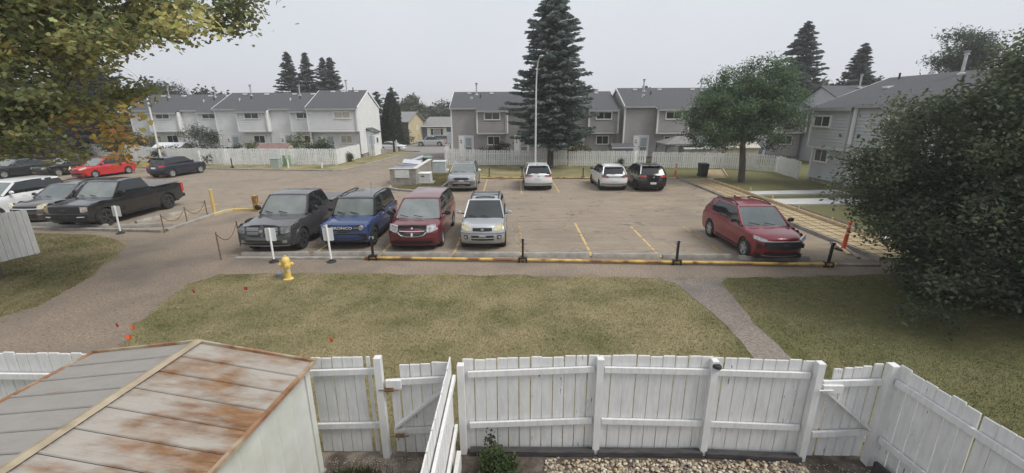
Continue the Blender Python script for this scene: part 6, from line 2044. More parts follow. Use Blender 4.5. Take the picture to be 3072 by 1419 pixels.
small_notice(-21.1, 41.2, "white notice sign on a short post left, before the pale row's fence", 0.85, 0.85)
small_notice(-17.75, 40.8, "white notice sign on a short post nearer the road corner", 0.7, 0.6)
GS = thing("road_sign", "blank-backed sign on a thin pole beside the gable wall", "sign", (-15.85, 50.2, -0.02))
MB().tube([(0, 0, 0), (0, 0, 2.5)], 0.04, 8).build("pole", FASC, GS, 40)
MB().box(-0.35, 0.35, 0.05, 0.07, 1.55, 2.45).build("sign_plate", pm("pale blue grey sign", (0.5, 0.55, 0.6), rough=0.4), GS)
MB().box(-0.2, 0.2, 0.05, 0.07, 0.9, 1.5).build("sign_plate", pm("pale blue grey sign", (0.5, 0.55, 0.6)), GS)
GS = thing("road_sign", "white board on green posts at the corner of the taupe row fence", "sign", (-7.6, 55.0, hgt(55)))
MB().box(-0.4, 0.4, -0.02, 0.02, 1.3, 2.7).build("sign_plate", WHITEM, GS)
MB().tube([(-0.05, 0.07, 0), (-0.05, 0.07, 2.9)], 0.05, 8).build("pole", pm("dark green pole", (0.05, 0.09, 0.08), rough=0.5), GS, 40)
for x in (-0.28, 0.25):
    MB().box(x - .08, x + .08, 0.03, 0.1, 0, 1.35).build("post", WHITEM, GS)
SS = thing("street_sign", "thin street sign pole on the far boulevard by the brick house", "sign", (-20.3, 88.9, hgt(89)))
MB().tube([(0, 0, 0), (0, 0, 4.0)], 0.045, 6).build("pole", GALV, SS)
MB().box(-0.2, 0.2, -0.03, -0.01, 3.3, 3.95).build("sign_plate", WHITEM, SS)

# bollard, stub post and chain barriers
BO = tag(MB().lathe([(0.068, 0.0), (0.068, 1.24), (0.07, 1.31), (0.03, 1.33), (0.0, 1.33)], 14).build("bollard", pm("bollard yellow", (0.56, 0.39, 0.11), (0.64, 0.46, 0.16), scale=3, rough=0.55, c3=(0.5, 0.36, 0.14), s3=3, lo3=0.6, hi3=0.75), None, 40, loc=(-15.35, 21.85, 0)), "tall yellow steel bollard at the end of the chain barrier", "bollard")
BO = tag(MB().box(-0.12, 0.12, -0.09, 0.09, 0, 0.85).build("timber_bollard", YELLOWP, None, loc=(-13.6, 22.6, 0)), "squat yellow timber post behind the charcoal pickup's mirror", "post")


def chain_barrier(label, pts, h):
    T = thing("chain_barrier", label, "barrier", (0, 0, 0))
    for x, y in pts:
        MB().tube([(x, y, 0), (x, y, h)], 0.022, 6).build("post", STEELRUST, T)
    for (a, c) in zip(pts[:-1], pts[1:]):
        p = []
        for i in range(11):
            t = i / 10
            p.append((a[0] + (c[0] - a[0]) * t, a[1] + (c[1] - a[1]) * t, h - 0.06 - 4 * t * (1 - t) * 0.42))
        MB().tube(p, 0.014, 5).build("chain", STEELRUST, T)


chain_barrier("sagging rusty chain on three posts along the left lot kerb", [(-15.27, 18.36), (-15.36, 19.9), (-15.42, 21.4)], 0.85)
chain_barrier("rusty chain between two posts left of the charcoal pickup", [(-10.46, 14.74), (-10.75, 16.4)], 1.02)

# lamp posts
def lamp_post(label, x, y, z0, h, arm, r=0.085, head=True):
    T = thing("lamp_post", label, "lamp post", (x, y, z0))
    pts = [(0, 0, 0), (0, 0, h * 0.7)]
    rr = [r, r * 0.75]
    for i in range(1, 7):
        t = i / 6
        pts.append((arm[0] * t ** 2, arm[1] * t ** 2, h * 0.7 + h * 0.3 * (1 - (1 - t) ** 2)))
        rr.append(r * (0.72 - 0.3 * t))
    MB().tube(pts, rr, 10).build("pole", pm("pale painted steel", (0.56, 0.57, 0.57), (0.64, 0.65, 0.65), scale=2, rough=0.5), T, 40)
    MB().box(-0.09, 0.09, -0.09, 0.09, 0.25, 0.6).build("hand_hole", GALV, T)
    if head:
        e = pts[-1]
        d = Vector((arm[0], arm[1], 0.0)).normalized()
        b = MB().lathe([(0.0, -0.30), (0.09, -0.27), (0.15, -0.1), (0.15, 0.12), (0.08, 0.28), (0.0, 0.3)], 10, axis='x')
        o = b.build("lamp_head", GALV, T, 40, loc=(e[0] + d.x * 0.25, e[1] + d.y * 0.25, e[2]))
        o.rotation_euler.z = math.atan2(d.y, d.x)
        o.scale.z = 0.6
        MB().lathe([(0.0, -0.11), (0.08, -0.09), (0.12, -0.03), (0.12, 0.0)], 10).build("lens", pm("frosted lamp lens", (0.6, 0.6, 0.58), rough=0.2), T, 40, loc=(e[0] + d.x * 0.28, e[1] + d.y * 0.28, e[2] - 0.03))
    return T


lamp_post("white lamp post standing before the tall spruce", 2.02, 37.2, 0, 9.1, (0.25, -1.2))
lamp_post("white lamp post rising through the maple branches at the left fence", -36.0, 45.0, 0, 9.4, (-1.6, -1.2), r=0.1)
lamp_post("curved street lamp beside the columnar cedar", -17.2, 66.0, hgt(66), 8.2, (-2.0, 0.6), r=0.11)

# delineators
def delineator(x, y, label, rz, lean):
    T = thing("delineator_post", label, "delineator", (x, y, 0.012), rz, "orange delineator posts")
    MB().prism([(0.28 * math.cos(math.pi / 3 * i + .5), 0.28 * math.sin(math.pi / 3 * i + .5)) for i in range(6)], 0, 0.05).build("base", BLACKP, T)
    p = MB().lathe([(0.085, 0.05), (0.075, 0.1), (0.06, 0.78), (0.065, 0.79), (0.065, 0.83), (0.05, 0.86), (0.048, 1.02), (0.06, 1.03), (0.06, 1.07), (0.035, 1.1), (0.0, 1.1)], 14).build("post", ORANGE, T, 40)
    MB().lathe([(0.067, 0.62), (0.064, 0.74)], 14).build("reflective_band", pm("grey reflective band", (0.55, 0.55, 0.54), rough=0.3), T, 40)
    MB().lathe([(0.059, 0.88), (0.057, 0.96)], 14).build("reflective_band", MATS["grey reflective band"], T, 40)
    T.rotation_euler.y = lean


delineator(12.45, 15.5, "leaning orange delineator post with grey bands by the walkway's near end", 0.2, 0.07)
delineator(12.7, 33.65, "orange delineator post at the walkway's far end beside the black SUV", 0.0, 0.02)

# bins, enclosure, boxes
b = MB()
EN = thing("bin_enclosure", "low concrete bin enclosure with a white notice at the lot island", "enclosure", (0, 0, 0.1))
MB().box(-8.5, -6.68, 30.25, 30.45, 0, 1.12).build("wall", CONC, EN)
MB().box(-6.88, -6.68, 30.47, 36.4, 0, 1.12).build("wall", CONC, EN)
MB().box(-8.56, -6.90, 30.20, 30.50, 1.122, 1.18).build("coping", SIDEW, EN)
MB().box(-6.93, -6.63, 30.20, 36.45, 1.125, 1.183).build("coping", SIDEW, EN)
NS = tag(MB().box(-8.15, -7.15, 30.215, 30.245, 0.52, 1.08).build("notice_board", pm("printed white notice", (0.64, 0.645, 0.63), (0.30, 0.30, 0.30), scale=3.5, rough=0.5, stretch=(2.0, 1, 12), lo=0.56, hi=0.6), None, loc=(0, 0, 0.1)), "white printed notice board on the concrete bin enclosure", "sign")
for k, (w, z) in enumerate(((0.82, 0.98), (0.34, 0.91))):
    pass
DM = thing("dumpster", "low bin with dented blue grey lids inside the concrete enclosure", "dumpster", (-7.75, 32.0, 0.02))
STEELB = pm("dark blue steel", (0.03, 0.04, 0.07), (0.06, 0.07, 0.10), scale=4, rough=0.6)
LIDM = pm("grey plastic lid", (0.16, 0.17, 0.185), (0.26, 0.27, 0.285), scale=3, rough=0.5)
MB().box(-0.75, 0.75, -0.9, 0.9, 0.0, 1.12).build("tub", STEELB, DM)
o = MB().box(-0.74, 0.74, -0.95, -0.02, 0, 0.05).build("lid", LIDM, DM, loc=(0, 0, 1.2)); o.rotation_euler.x = 0.08
o = MB().box(-0.74, 0.74, 0.02, 0.95, 0, 0.05).build("lid", LIDM, DM, loc=(0, 0, 1.24)); o.rotation_euler.x = -0.06; o.rotation_euler.y = 0.05
DM = thing("dumpster", "second bin with propped pale lids behind the enclosure's side wall", "dumpster", (-7.75, 34.6, 0.02))
MB().box(-0.75, 0.75, -0.9, 0.9, 0.0, 1.1).build("tub", STEELB, DM)
for i, (y, rx_, ry_) in enumerate(((-0.5, 0.25, 0.1), (0.45, 0.1, -0.35))):
    o = MB().box(-0.7, 0.7, -0.42, 0.42, 0, 0.05).build("lid", pm("pale lid", (0.42, 0.43, 0.46), (0.52, 0.53, 0.56), scale=3, rough=0.45), DM, loc=(0, y, 1.25 + 0.1 * i)); o.rotation_euler = (rx_, ry_, 0.1)
GB = thing("wheelie_bin", "green-lidded bin at the back of the concrete enclosure", "bin", (-7.35, 38.2, 0.012))
MB().lathe([(0.38, 0.0), (0.44, 1.1), (0.5, 1.12), (0.5, 1.2)], 12).build("tub", pm("bin green", (0.04, 0.09, 0.06), (0.06, 0.12, 0.08), scale=3, rough=0.5), GB, 40)
MB().lathe([(0.52, 1.2), (0.52, 1.25), (0.3, 1.33), (0.0, 1.36)], 12).build("lid", pm("pale green lid", (0.15, 0.24, 0.19), (0.2, 0.3, 0.24), scale=3, rough=0.5), GB, 40)
UB = thing("utility_cabinet", "grey white metal utility box on a pad beside the enclosure", "utility box", (-6.25, 31.35, 0.11))
MB().box(-0.55, 0.62, -0.62, 0.5, -0.05, 0.06).build("pad", CONC, UB)
GREYB = pm("grey enamel box", (0.52, 0.53, 0.54), (0.62, 0.63, 0.64), scale=3, rough=0.5, c3=(0.4, 0.38, 0.35), s3=3, lo3=0.6, hi3=0.7)
MB().box(-0.42, 0.42, -0.45, 0.45, 0.06, 0.68).build("cabinet", GREYB, UB)
MB().box(-0.44, 0.44, -0.47, 0.47, 0.68, 0.73).build("lid", WHITEM, UB)
MB().box(-0.22, 0.0, -0.458, -0.45, 0.48, 0.56).build("label_plate", BLACKM, UB)
UB = thing("utility_cabinet", "tall pale blue transformer cabinet behind the enclosure wall", "utility box", (-6.05, 36.7, 0.11))
BLUEB = pm("pale blue green enamel", (0.42, 0.48, 0.50), (0.50, 0.56, 0.58), scale=2.5, rough=0.5, c3=(0.36, 0.40, 0.40), s3=2.2, lo3=0.55, hi3=0.72)
MB().box(-0.62, 0.68, -0.5, 0.5, -0.05, 0.05).build("pad", CONC, UB)
MB().box(-0.52, 0.52, -0.4, 0.4, 0.05, 0.92).build("cabinet", BLUEB, UB)
MB().box(-0.55, 0.55, -0.43, 0.43, 0.92, 0.97).build("lid", pm("pale enamel lid", (0.6, 0.64, 0.65)), UB)
MB().box(-0.01, 0.01, -0.408, -0.40, 0.1, 0.9).build("door_seam", FASC, UB)
UB = thing("utility_cabinet", "grey green utility cabinet on the grass before the pale row's fence", "utility box", (-22.6, 41.9, 0))
MB().box(-0.4, 0.4, -0.3, 0.3, 0, 0.78).build("cabinet", pm("grey green enamel", (0.30, 0.35, 0.32), (0.36, 0.41, 0.38), scale=3, rough=0.5), UB)
MB().box(-0.43, 0.43, -0.33, 0.33, 0.78, 0.83).build("lid", MATS["grey green enamel"], UB)
TB = thing("crate", "green slatted crate standing behind the grey green utility cabinet", "crate", (-21.9, 42.6, 0))
for i in range(5):
    MB().box(-0.28, 0.28, -0.25, 0.25, 0.02 + i * 0.21, 0.2 + i * 0.21).build("slat_band", pm("crate green", (0.16, 0.28, 0.14), (0.22, 0.34, 0.18), scale=3, rough=0.6), TB)
WB = thing("wheelie_bin", "black wheelie bin on the grass before the white fence, left of the ash", "bin", (15.2, 34.5, 0))
MB().add([(-.26, -.28, .04), (.26, -.28, .04), (.26, .28, .04), (-.26, .28, .04), (-.31, -.34, .95), (.31, -.34, .95), (.31, .34, .95), (-.31, .34, .95)], [(0, 3, 2, 1), (4, 5, 6, 7), (0, 1, 5, 4), (1, 2, 6, 5), (2, 3, 7, 6), (3, 0, 4, 7)]).build("tub", BLACKP, WB)
MB().add([(-.33, -.36, .95), (.33, -.36, .95), (.33, .36, .95), (-.33, .36, .95), (-.28, -.3, 1.03), (.28, -.3, 1.03), (.28, .3, 1.05), (-.28, .3, 1.05)], [(0, 3, 2, 1), (4, 5, 6, 7), (0, 1, 5, 4), (1, 2, 6, 5), (2, 3, 7, 6), (3, 0, 4, 7)]).build("lid", BLACKP, WB)
for s in (-1, 1):
    MB().lathe([(0.1, -0.03), (0.1, 0.03)], 12, axis='x').build("wheel", RUBBER, WB, 40, loc=(s * 0.27, 0.3, 0.1))
MB().tube([(-0.25, 0.36, 0.95), (-0.25, 0.42, 1.02), (0.25, 0.42, 1.02), (0.25, 0.36, 0.95)], 0.015, 5).build("handle", BLACKP, WB)

# back-yard sheds and gazebo seen over the far fences
def small_shed(label, x, y, w, d, h, wallm, roofm, rise=0.35):
    T = thing("yard_shed", label, "shed", (x, y, 0))
    MB().box(-w / 2, w / 2, -d / 2, d / 2, 0, h).build("wall", wallm, T)
    b = MB(); slab(b, [(-w / 2 - .1, -d / 2 - .12, h), (w / 2 + .1, -d / 2 - .12, h), (w / 2 + .1, 0, h + rise), (-w / 2 - .1, 0, h + rise)], 0.05)
    slab(b, [(-w / 2 - .1, 0, h + rise), (w / 2 + .1, 0, h + rise), (w / 2 + .1, d / 2 + .12, h), (-w / 2 - .1, d / 2 + .12, h)], 0.05)
    b.build("roof", roofm, T)
    MB().box(-w / 2 - .1, w / 2 + .1, -d / 2 - .15, -d / 2 - .12, h - .06, h + .01).build("fascia", TRIM, T)
    for s in (-1, 1):
        MB().extr_x([(-d / 2, h), (d / 2, h), (0, h + rise - 0.02)], s * w / 2 - 0.03, s * w / 2 + 0.03).build("gable_panel", wallm, T)


small_shed("small shed with grey roof and white trim behind the white fence before the taupe row", 10.7, 43.0, 2.0, 1.5, 1.65, pm("grey shed wall", (0.25, 0.25, 0.25)), SHING)
small_shed("pale shed with a grey green roof beside the gazebo", 17.6, 42.2, 2.6, 1.6, 1.6, pm("beige shed wall", (0.4, 0.37, 0.33)), pm("grey green roof", (0.36, 0.40, 0.38), rough=0.7), 0.2)
small_shed("yellowish shed with white trim right of the ash trunk", 21.3, 41.5, 3.0, 1.8, 1.75, pm("straw shed wall", (0.42, 0.38, 0.29), (0.47, 0.43, 0.33), scale=2), pm("straw shed roof", (0.45, 0.42, 0.36), rough=0.7), 0.45)
small_shed("low shed with rusty red roof in the yard before the pale row", -24.7, 46.3, 3.0, 2.0, 1.45, pm("yellow shed wall", (0.45, 0.42, 0.3)), pm("faded red shed roof", (0.17, 0.10, 0.09), (0.23, 0.15, 0.13), scale=4, rough=0.7), 0.5)
small_shed("white-roofed shed behind the left fence by the lamp post", -36.5, 47.6, 2.8, 2.0, 1.5, pm("beige shed wall", (0.4, 0.37, 0.33)), pm("glossy white shed roof", (0.62, 0.63, 0.63), rough=0.4), 0.5)
GZ = thing("gazebo", "grey canopy gazebo on posts behind the white fence", "gazebo", (16.4, 43.2, 0))
b = MB().add([(-1.9, -1.6, 2.0), (1.9, -1.6, 2.0), (1.9, 1.6, 2.0), (-1.9, 1.6, 2.0), (-0.3, 0, 2.65), (0.3, 0, 2.65), (-1.9, -1.6, 1.9), (1.9, -1.6, 1.9), (1.9, 1.6, 1.9), (-1.9, 1.6, 1.9)],
             [(0, 1, 5, 4), (1, 2, 5), (2, 3, 4, 5), (3, 0, 4), (0, 6, 7, 1), (1, 7, 8, 2), (2, 8, 9, 3), (3, 9, 6, 0)])
b.build("canopy", pm("grey canopy fabric", (0.17, 0.165, 0.16), (0.22, 0.215, 0.21), scale=3, rough=0.9), GZ)
for x in (-1.75, 1.75):
    for y in (-1.45, 1.45):
        MB().tube([(x, y, 0), (x, y, 1.95)], 0.05, 6).build("post", BLACKM, GZ)
        MB().bar((x, y, 1.45), (x - math.copysign(0.45, x), y, 1.92), 0.05, 0.05).build("brace", BLACKM, GZ)
FB = tag(MB().box(0, 3.2, -0.03, 0.03, 0, 1.9).build("wood_fence", pm("red brown stained wood", (0.16, 0.075, 0.05), (0.21, 0.1, 0.07), scale=6, rough=0.85, stretch=(6, 1, 0.5)), None, loc=(-23.0, 95.2, hgt(95))), "red brown wooden fence panel left of the blue bungalow", "fence")

# survey flags
for i, (x, y, lab, c) in enumerate(((-9.06, 11.35, "dark red survey flag on the lawn nearest the hydrant path edge, left of its twin", 1), (-7.72, 11.53, "dark red survey flag on the lawn below the hydrant", 1), (-9.46, 9.34, "dark red survey flag on the gravel path edge", 1),
                                   (-9.03, 9.24, "orange survey flag at the gravel edge, upper of the close pair", 0), (-8.72, 8.75, "orange survey flag at the gravel edge, lower of the close pair", 0), (-4.08, 8.61, "orange survey flag alone on the lawn right of the shed roof", 0))):
    T = thing("survey_flag", lab, "flag", (x, y, 0), rnd.uniform(-0.4, 0.4), "survey flags on the lawn")
    MB().tube([(0, 0, 0), (0.01, 0, 0.3)], 0.004, 4).build("wire", GALV, T)
    fm = pm("orange flag", (0.85, 0.14, 0.03), rough=0.6) if not c else pm("red flag", (0.45, 0.05, 0.04), rough=0.6)
    MB().add([(0.01, 0, 0.3), (0.01, 0, 0.2), (0.06, 0.02, 0.17), (0.115, -0.01, 0.19), (0.12, -0.015, 0.28), (0.06, 0.02, 0.27)], [(0, 1, 2, 5), (5, 2, 3, 4)]).build("flag", fm, T, fix=False)

# ------------------------------------------------------------------ trees, shrubs, grass
LEAFSHAPE = {
    'oval': np.array([(0, -0.5), (0.28, -0.2), (0.26, 0.2), (0, 0.55), (-0.26, 0.2), (-0.28, -0.2)]),
    'maple': np.array([(0, -0.5), (0.22, -0.3), (0.5, -0.12), (0.26, 0.1), (0.3, 0.38), (0, 0.6), (-0.3, 0.38), (-0.26, 0.1), (-0.5, -0.12), (-0.22, -0.3)]),
    'blade': np.array([(0, -0.5), (0.11, 0.0), (0, 0.5), (-0.11, 0.0)]),
    'lance': np.array([(0, -0.55), (0.17, -0.1), (0.12, 0.25), (0, 0.6), (-0.12, 0.25), (-0.17, -0.1)]),
}


def leaves(name, P, size, cols, shape='oval', up=0.35, fold=0.0):
    """one flat leaf per point, randomly turned, tilted towards the light by `up`"""
    N = len(P)
    S_ = LEAFSHAPE[shape]
    n = nr.normal(size=(N, 3)); n[:, 2] = np.abs(n[:, 2]) + up * 2
    n /= np.linalg.norm(n, axis=1)[:, None]
    a = nr.normal(size=(N, 3)); a[:, 2] -= 0.4
    a -= n * (a * n).sum(1)[:, None]
    a /= np.linalg.norm(a, axis=1)[:, None]
    b = np.cross(n, a)
    s = (size * nr.uniform(0.6, 1.25, N))[:, None, None]
    V = P[:, None, :] + (b[:, None, :] * S_[None, :, 0:1] + a[:, None, :] * S_[None, :, 1:2]) * s
    k = len(S_)
    return poly_mesh(name, V.reshape(-1, 3), k, np.repeat(cols, k, axis=0))


def skeleton(b, root, centers, r0, rmin=0.012, pull=0.12):
    """join clump centres to the trunk by a nearest-neighbour growth, thick near the root"""
    nodes = [np.array(p) for p in root]
    parent = [-1] + list(range(len(root) - 1))
    order = np.argsort(np.linalg.norm(centers - nodes[-1], axis=1))
    for i in order:
        c = centers[i]
        A = np.array(nodes)
        d = np.linalg.norm(A - c, axis=1) + 0.35 * np.maximum(0, A[:, 2] - c[2] + 0.2)
        j = int(np.argmin(d))
        m = A[j] * 0.45 + c * 0.55 + nr.normal(size=3) * pull * d[j]
        nodes.append(m); parent.append(j)
        nodes.append(c); parent.append(len(nodes) - 2)
    n = len(nodes)
    w = np.zeros(n)
    has = set(parent)
    for i in range(n - 1, -1, -1):
        if w[i] == 0:
            w[i] = 1.0
        if parent[i] >= 0:
            w[parent[i]] += w[i]
    mx_ = w.max()
    for i in range(len(root), n):
        p = parent[i]
        ra = max(rmin, r0 * math.sqrt(w[i] / mx_)); rb = max(rmin, r0 * math.sqrt(min(w[p], w[i] * 2.5) / mx_))
        b.tube([tuple(nodes[p]), tuple(nodes[i])], [rb, ra], 5, cap=False)


def crown_points(c, rad, n, seed, shell=0.45, gap=0.15, lo=-1.0, fn=None):
    out = []
    k = 0
    while len(out) < n and k < n * 60:
        k += 1
        d = nr.normal(size=3); d /= np.linalg.norm(d)
        t = shell + (1 - shell) * nr.uniform() ** 0.5
        if nr.uniform() < 0.3:
            t = nr.uniform(0.2, 0.8)
        # lobed outline
        lob = 1.0 + 0.22 * noise.noise(Vector((d[0] * 2.2 + seed, d[1] * 2.2, d[2] * 2.2)))
        p = np.array(c) + d * np.array(rad) * t * lob
        if d[2] < lo:
            continue
        if noise.noise(Vector((p[0] * 0.55 + seed, p[1] * 0.55, p[2] * 0.7))) < -0.32 + gap * 0.6:
            continue
        if fn is not None and not fn(p):
            continue
        out.append(p)
    return np.array(out)


def tint(base, n, var=0.25, hue=0.12):
    base = np.array(base)
    c = np.repeat(base[None], n, 0) * nr.uniform(1 - var, 1 + var, (n, 1))
    return np.clip(c * nr.uniform(1 - hue, 1 + hue, (n, 3)), 0.002, 1)


def broad_tree(name, label, cat, root, centers, leaf_n, leaf_size, spread, palette, weights, r0=0.2, shape='oval', group=None, bark=BARK, up=0.35, trunkpart="trunk", flat_z=0.75):
    T = thing(name, label, cat, tuple(root[0]), 0, group)
    o = np.array(root[0])
    rt = [np.array(p) - o for p in root]
    ce = centers - o
    MB().tube([tuple(p) for p in rt], [r0 * (1.25 - 0.5 * i / max(1, len(rt) - 1)) for i in range(len(rt))], 10).build(trunkpart, bark, T, 40)
    b = MB()
    skeleton(b, rt, ce, r0 * 0.7)
    kind(b.build("branches", bark, T, 0, fix=False), "stuff")
    N = len(ce)
    idx = np.repeat(np.arange(N), leaf_n)
    P = ce[idx] + nr.normal(size=(len(idx), 3)) * spread * np.array([1, 1, flat_z])
    pal = np.array(palette)
    w = np.array(weights, float); w /= w.sum()
    cc = pal[nr.choice(len(pal), N, p=w)]
    mixc = pal[nr.choice(len(pal), len(idx), p=w)]
    cols = cc[idx] * 0.75 + mixc * 0.25
    cols = np.clip(cols * nr.uniform(0.7, 1.3, (len(idx), 1)) * nr.uniform(0.9, 1.1, (len(idx), 3)), 0.002, 1)
    link("crown", leaves("crown", P, leaf_size, cols, shape, up), LEAF, T)
    return T


def spruce(label, x, y, H, R, z0=0.0, bare=0.06, whorl=0.42, nb=9, col=(0.048, 0.075, 0.064), dens=1.0, group="spruce trees", lean=0.0, blade=0.42, name="spruce_tree", topw=0.6, tr=0.2, clip=None):
    T = thing(name, label, "spruce", (x, y, z0), 0, group)
    MB().tube([(0, 0, -0.3), (0.02, 0, H * 0.5), (0, 0, H * 0.985)], [tr, tr * 0.55, 0.015], 8).build("trunk", DARKBARK, T, 40)
    Ps, Ds, Cs, Ss = [], [], [], []
    br = MB()
    z = H * bare
    c0 = np.array(col)
    while z < H - 0.12:
        t = (z - H * bare) / (H - H * bare)
        rr = R * ((1 - t) ** topw) * (0.55 + 0.45 * min(1, t / 0.12)) + 0.08
        m = max(4, int(nb * (0.55 + 0.45 * (1 - t))))
        a0 = rnd.uniform(0, 6.28)
        for k in range(m):
            a = a0 + 6.283 * k / m + rnd.uniform(-0.25, 0.25)
            L = rr * rnd.choice((rnd.uniform(0.55, 0.9), rnd.uniform(0.8, 1.2), rnd.uniform(0.9, 1.12)))
            L *= 1.0 + 0.28 * noise.noise(Vector((math.cos(a) * 1.6 + x, math.sin(a) * 1.6 + y, z * 0.7)))
            if clip and math.sin(a) < 0:
                L = min(L, clip / max(0.05, -math.sin(a)))
            zz = z + rnd.uniform(-0.5, 0.5) * whorl
            dr = (0.02 + 0.34 * (1 - t) ** 1.2) * rnd.uniform(0.7, 1.3)
            ca, sa = math.cos(a), math.sin(a)
            def pt(s):
                return np.array([ca * L * s, sa * L * s, zz - dr * L * (s - 0.55 * s * s * s) + 0.18 * (t) * L * s])
            if L > 0.5:
                br.tube([tuple(pt(0)), tuple(pt(0.5)), tuple(pt(0.95))], [0.03 + 0.012 * L, 0.02, 0.008], 4, cap=False)
            n = max(3, int(L * 6.5 * dens))
            for i in range(n):
                s = 0.12 + 0.88 * (i + rnd.random()) / n
                p = pt(s)
                side = L * 0.30 * (1.05 - s) ** 0.7 + 0.10
                tan = np.array([ca, sa, -dr * (1 - 1.6 * s * s)])
                per = np.array([-sa, ca, 0])
                for q in range(4):
                    o_ = rnd.uniform(-1, 1)
                    d = tan * rnd.uniform(0.5, 1.0) + per * (o_ * 1.2 + rnd.uniform(-.2, .2)) + np.array([0, 0, rnd.uniform(-0.55, 0.15)])
                    d /= np.linalg.norm(d)
                    Ps.append(p + per * o_ * side + np.array([0, 0, rnd.uniform(-0.10, 0.05)]))
                    Ds.append(d)
                    Ss.append(rnd.uniform(0.75, 1.3))
                    Cs.append(c0 * rnd.uniform(0.65, 1.25) * (1.0 + (0.45 * rnd.random() if s > 0.75 else 0)))
        z += whorl * (0.55 + 0.6 * (1 - t)) * rnd.uniform(0.85, 1.1)
    kind(br.build("branches", DARKBARK, T, 0, fix=False), "stuff")
    P, D, C, Sz = np.array(Ps), np.array(Ds), np.array(Cs), np.array(Ss)
    N = len(P)
    r1 = nr.normal(size=(N, 3)); r1[:, 2] *= 0.5
    b = np.cross(D, r1); b /= np.linalg.norm(b, axis=1)[:, None]
    shp = np.array([(-0.13, -0.5), (0.13, -0.5), (0.16, 0.1), (0, 0.55), (-0.16, 0.1)])
    s = (blade * Sz)[:, None, None]
    V = P[:, None] + (b[:, None] * shp[None, :, 0:1] + D[:, None] * shp[None, :, 1:2]) * s
    link("crown", poly_mesh("crown", V.reshape(-1, 3), 5, np.repeat(np.clip(C, .003, 1), 5, axis=0)), NEEDLE, T)
    return T


# the tall spruce behind the white crossover
spruce("tall blue green spruce with a bare lower trunk in front of the taupe row", 3.55, 40.2, 14.3, 4.0, bare=0.165, whorl=0.27, nb=9, dens=1.35, col=(0.145, 0.180, 0.165), tr=0.30, blade=0.40, topw=0.5, clip=2.6)
for lab, x, y, H, R in (("dark spruce behind the pale row, leftmost of the group of three", -38.5, 80, 16.4, 4.6), ("dark spruce behind the pale row, middle of the group of three", -35.4, 80, 16.2, 4.5), ("dark spruce behind the pale row, right of the group with twin tops", -32.7, 80.5, 15.5, 4.0), ("spruce forming the right twin top of the group behind the pale row", -31.2, 80, 15.6, 4.2)):
    spruce(lab, x, y, H, R, z0=hgt(80), whorl=0.40, nb=8, dens=0.75, blade=0.55, topw=0.8, col=(0.100, 0.120, 0.113))
spruce("tall dark spruce rising behind the ash over the taupe row", 36.3, 58, 15.3, 4.8, topw=0.7, whorl=0.36, nb=7, dens=0.9, blade=0.55, col=(0.105, 0.128, 0.122))
spruce("shorter dark spruce above the right row's roof", 43.8, 58, 12.9, 4.4, topw=0.75, whorl=0.36, nb=7, dens=0.9, blade=0.55, col=(0.100, 0.122, 0.117))
spruce("big dark spruce behind the left fence, half hidden by the maple", -49.0, 52.5, 17.0, 5.0, whorl=0.5, nb=9, dens=0.9, blade=0.55, col=(0.054, 0.064, 0.059))
spruce("second dark spruce at the far left behind the maple", -56.0, 50.0, 16.0, 5.0, whorl=0.55, nb=8, dens=0.8, blade=0.6, col=(0.048, 0.058, 0.054))
spruce("dark spruce peeking over the pale row gable by the cedar", -24.9, 84, 10.2, 2.4, z0=hgt(84), whorl=0.6, nb=7, dens=0.7, blade=0.6, col=(0.058, 0.077, 0.072))
spruce("broad dark spruce behind the brick house", -29.5, 112, 12.0, 6.0, z0=-1.6, topw=0.8, whorl=0.7, nb=8, dens=0.6, blade=0.85, col=(0.072, 0.093, 0.083))

# round pines
def pine(label, x, y, H, base, rad, n, z0=0.0, col=((0.06, 0.082, 0.06), (0.08, 0.105, 0.07))):
    ce = crown_points((x, y, z0 + base), rad, n, x, shell=0.35, gap=0.35)
    broad_tree("pine_tree", label, "pine", [(x, y, z0), (x, y, z0 + base * 0.6), (x, y, z0 + base)], ce, 70, 0.42, 0.42, col, (1, 1), r0=0.2, shape='blade', bark=DARKBARK, up=0.2)


pine("round-headed pine above the right row's roof", 43.7, 45, 12.8, 10.0, (2.4, 2.2, 2.9), 110)
pine("scrubby pine poking over the pale row's ridge at left", -59.0, 79, 10.5, 9.0, (3.0, 2.5, 2.6), 45, z0=-1.2, col=((0.045, 0.056, 0.046), (0.058, 0.068, 0.052)))

# the ash by the walkway
ce = np.concatenate([crown_points((14.9, 31.5, 4.5), (3.1, 2.7, 2.15), 165, 4.0, shell=0.35, gap=0.0), crown_points((18.1, 31.6, 4.9), (2.8, 2.7, 2.4), 155, 14.0, shell=0.35, gap=0.0),
                     crown_points((15.6, 31.9, 6.2), (2.3, 2.2, 1.7), 85, 24.0, shell=0.35, gap=0.1), crown_points((17.3, 31.5, 6.7), (2.0, 2.0, 1.8), 85, 34.0, shell=0.35, gap=0.1), crown_points((16.5, 31.4, 4.6), (2.6, 2.6, 1.9), 60, 44.0, shell=0.3)])
broad_tree("ash_tree", "round green ash tree beside the new walkway", "tree", [(16.8, 31.55, -0.1), (16.7, 31.55, 1.3), (16.55, 31.6, 2.7), (16.4, 31.6, 3.6)], ce, 105, 0.19, 0.27,
           [(0.105, 0.165, 0.085), (0.145, 0.21, 0.105), (0.075, 0.12, 0.066)], (3, 2, 2), r0=0.2, shape='lance', up=0.15)

# the big autumn maple at the left
MZ = [(-22, 3.2), (-13.5, 3.75), (-11.9, 3.7), (-11.2, 4.4), (-10.2, 5.0), (-9.2, 5.4), (-8.0, 6.0), (-7.0, 6.8), (-6.0, 7.6), (-5.4, 8.6)]


def maple_room(p):
    k = p[1] / 11.5
    return -21 < p[0] < -5.0 and 9.8 < p[1] < 14.2 and interp(MZ, p[0] / k) < 5.1 + (p[2] - 5.1) / k < 10.5


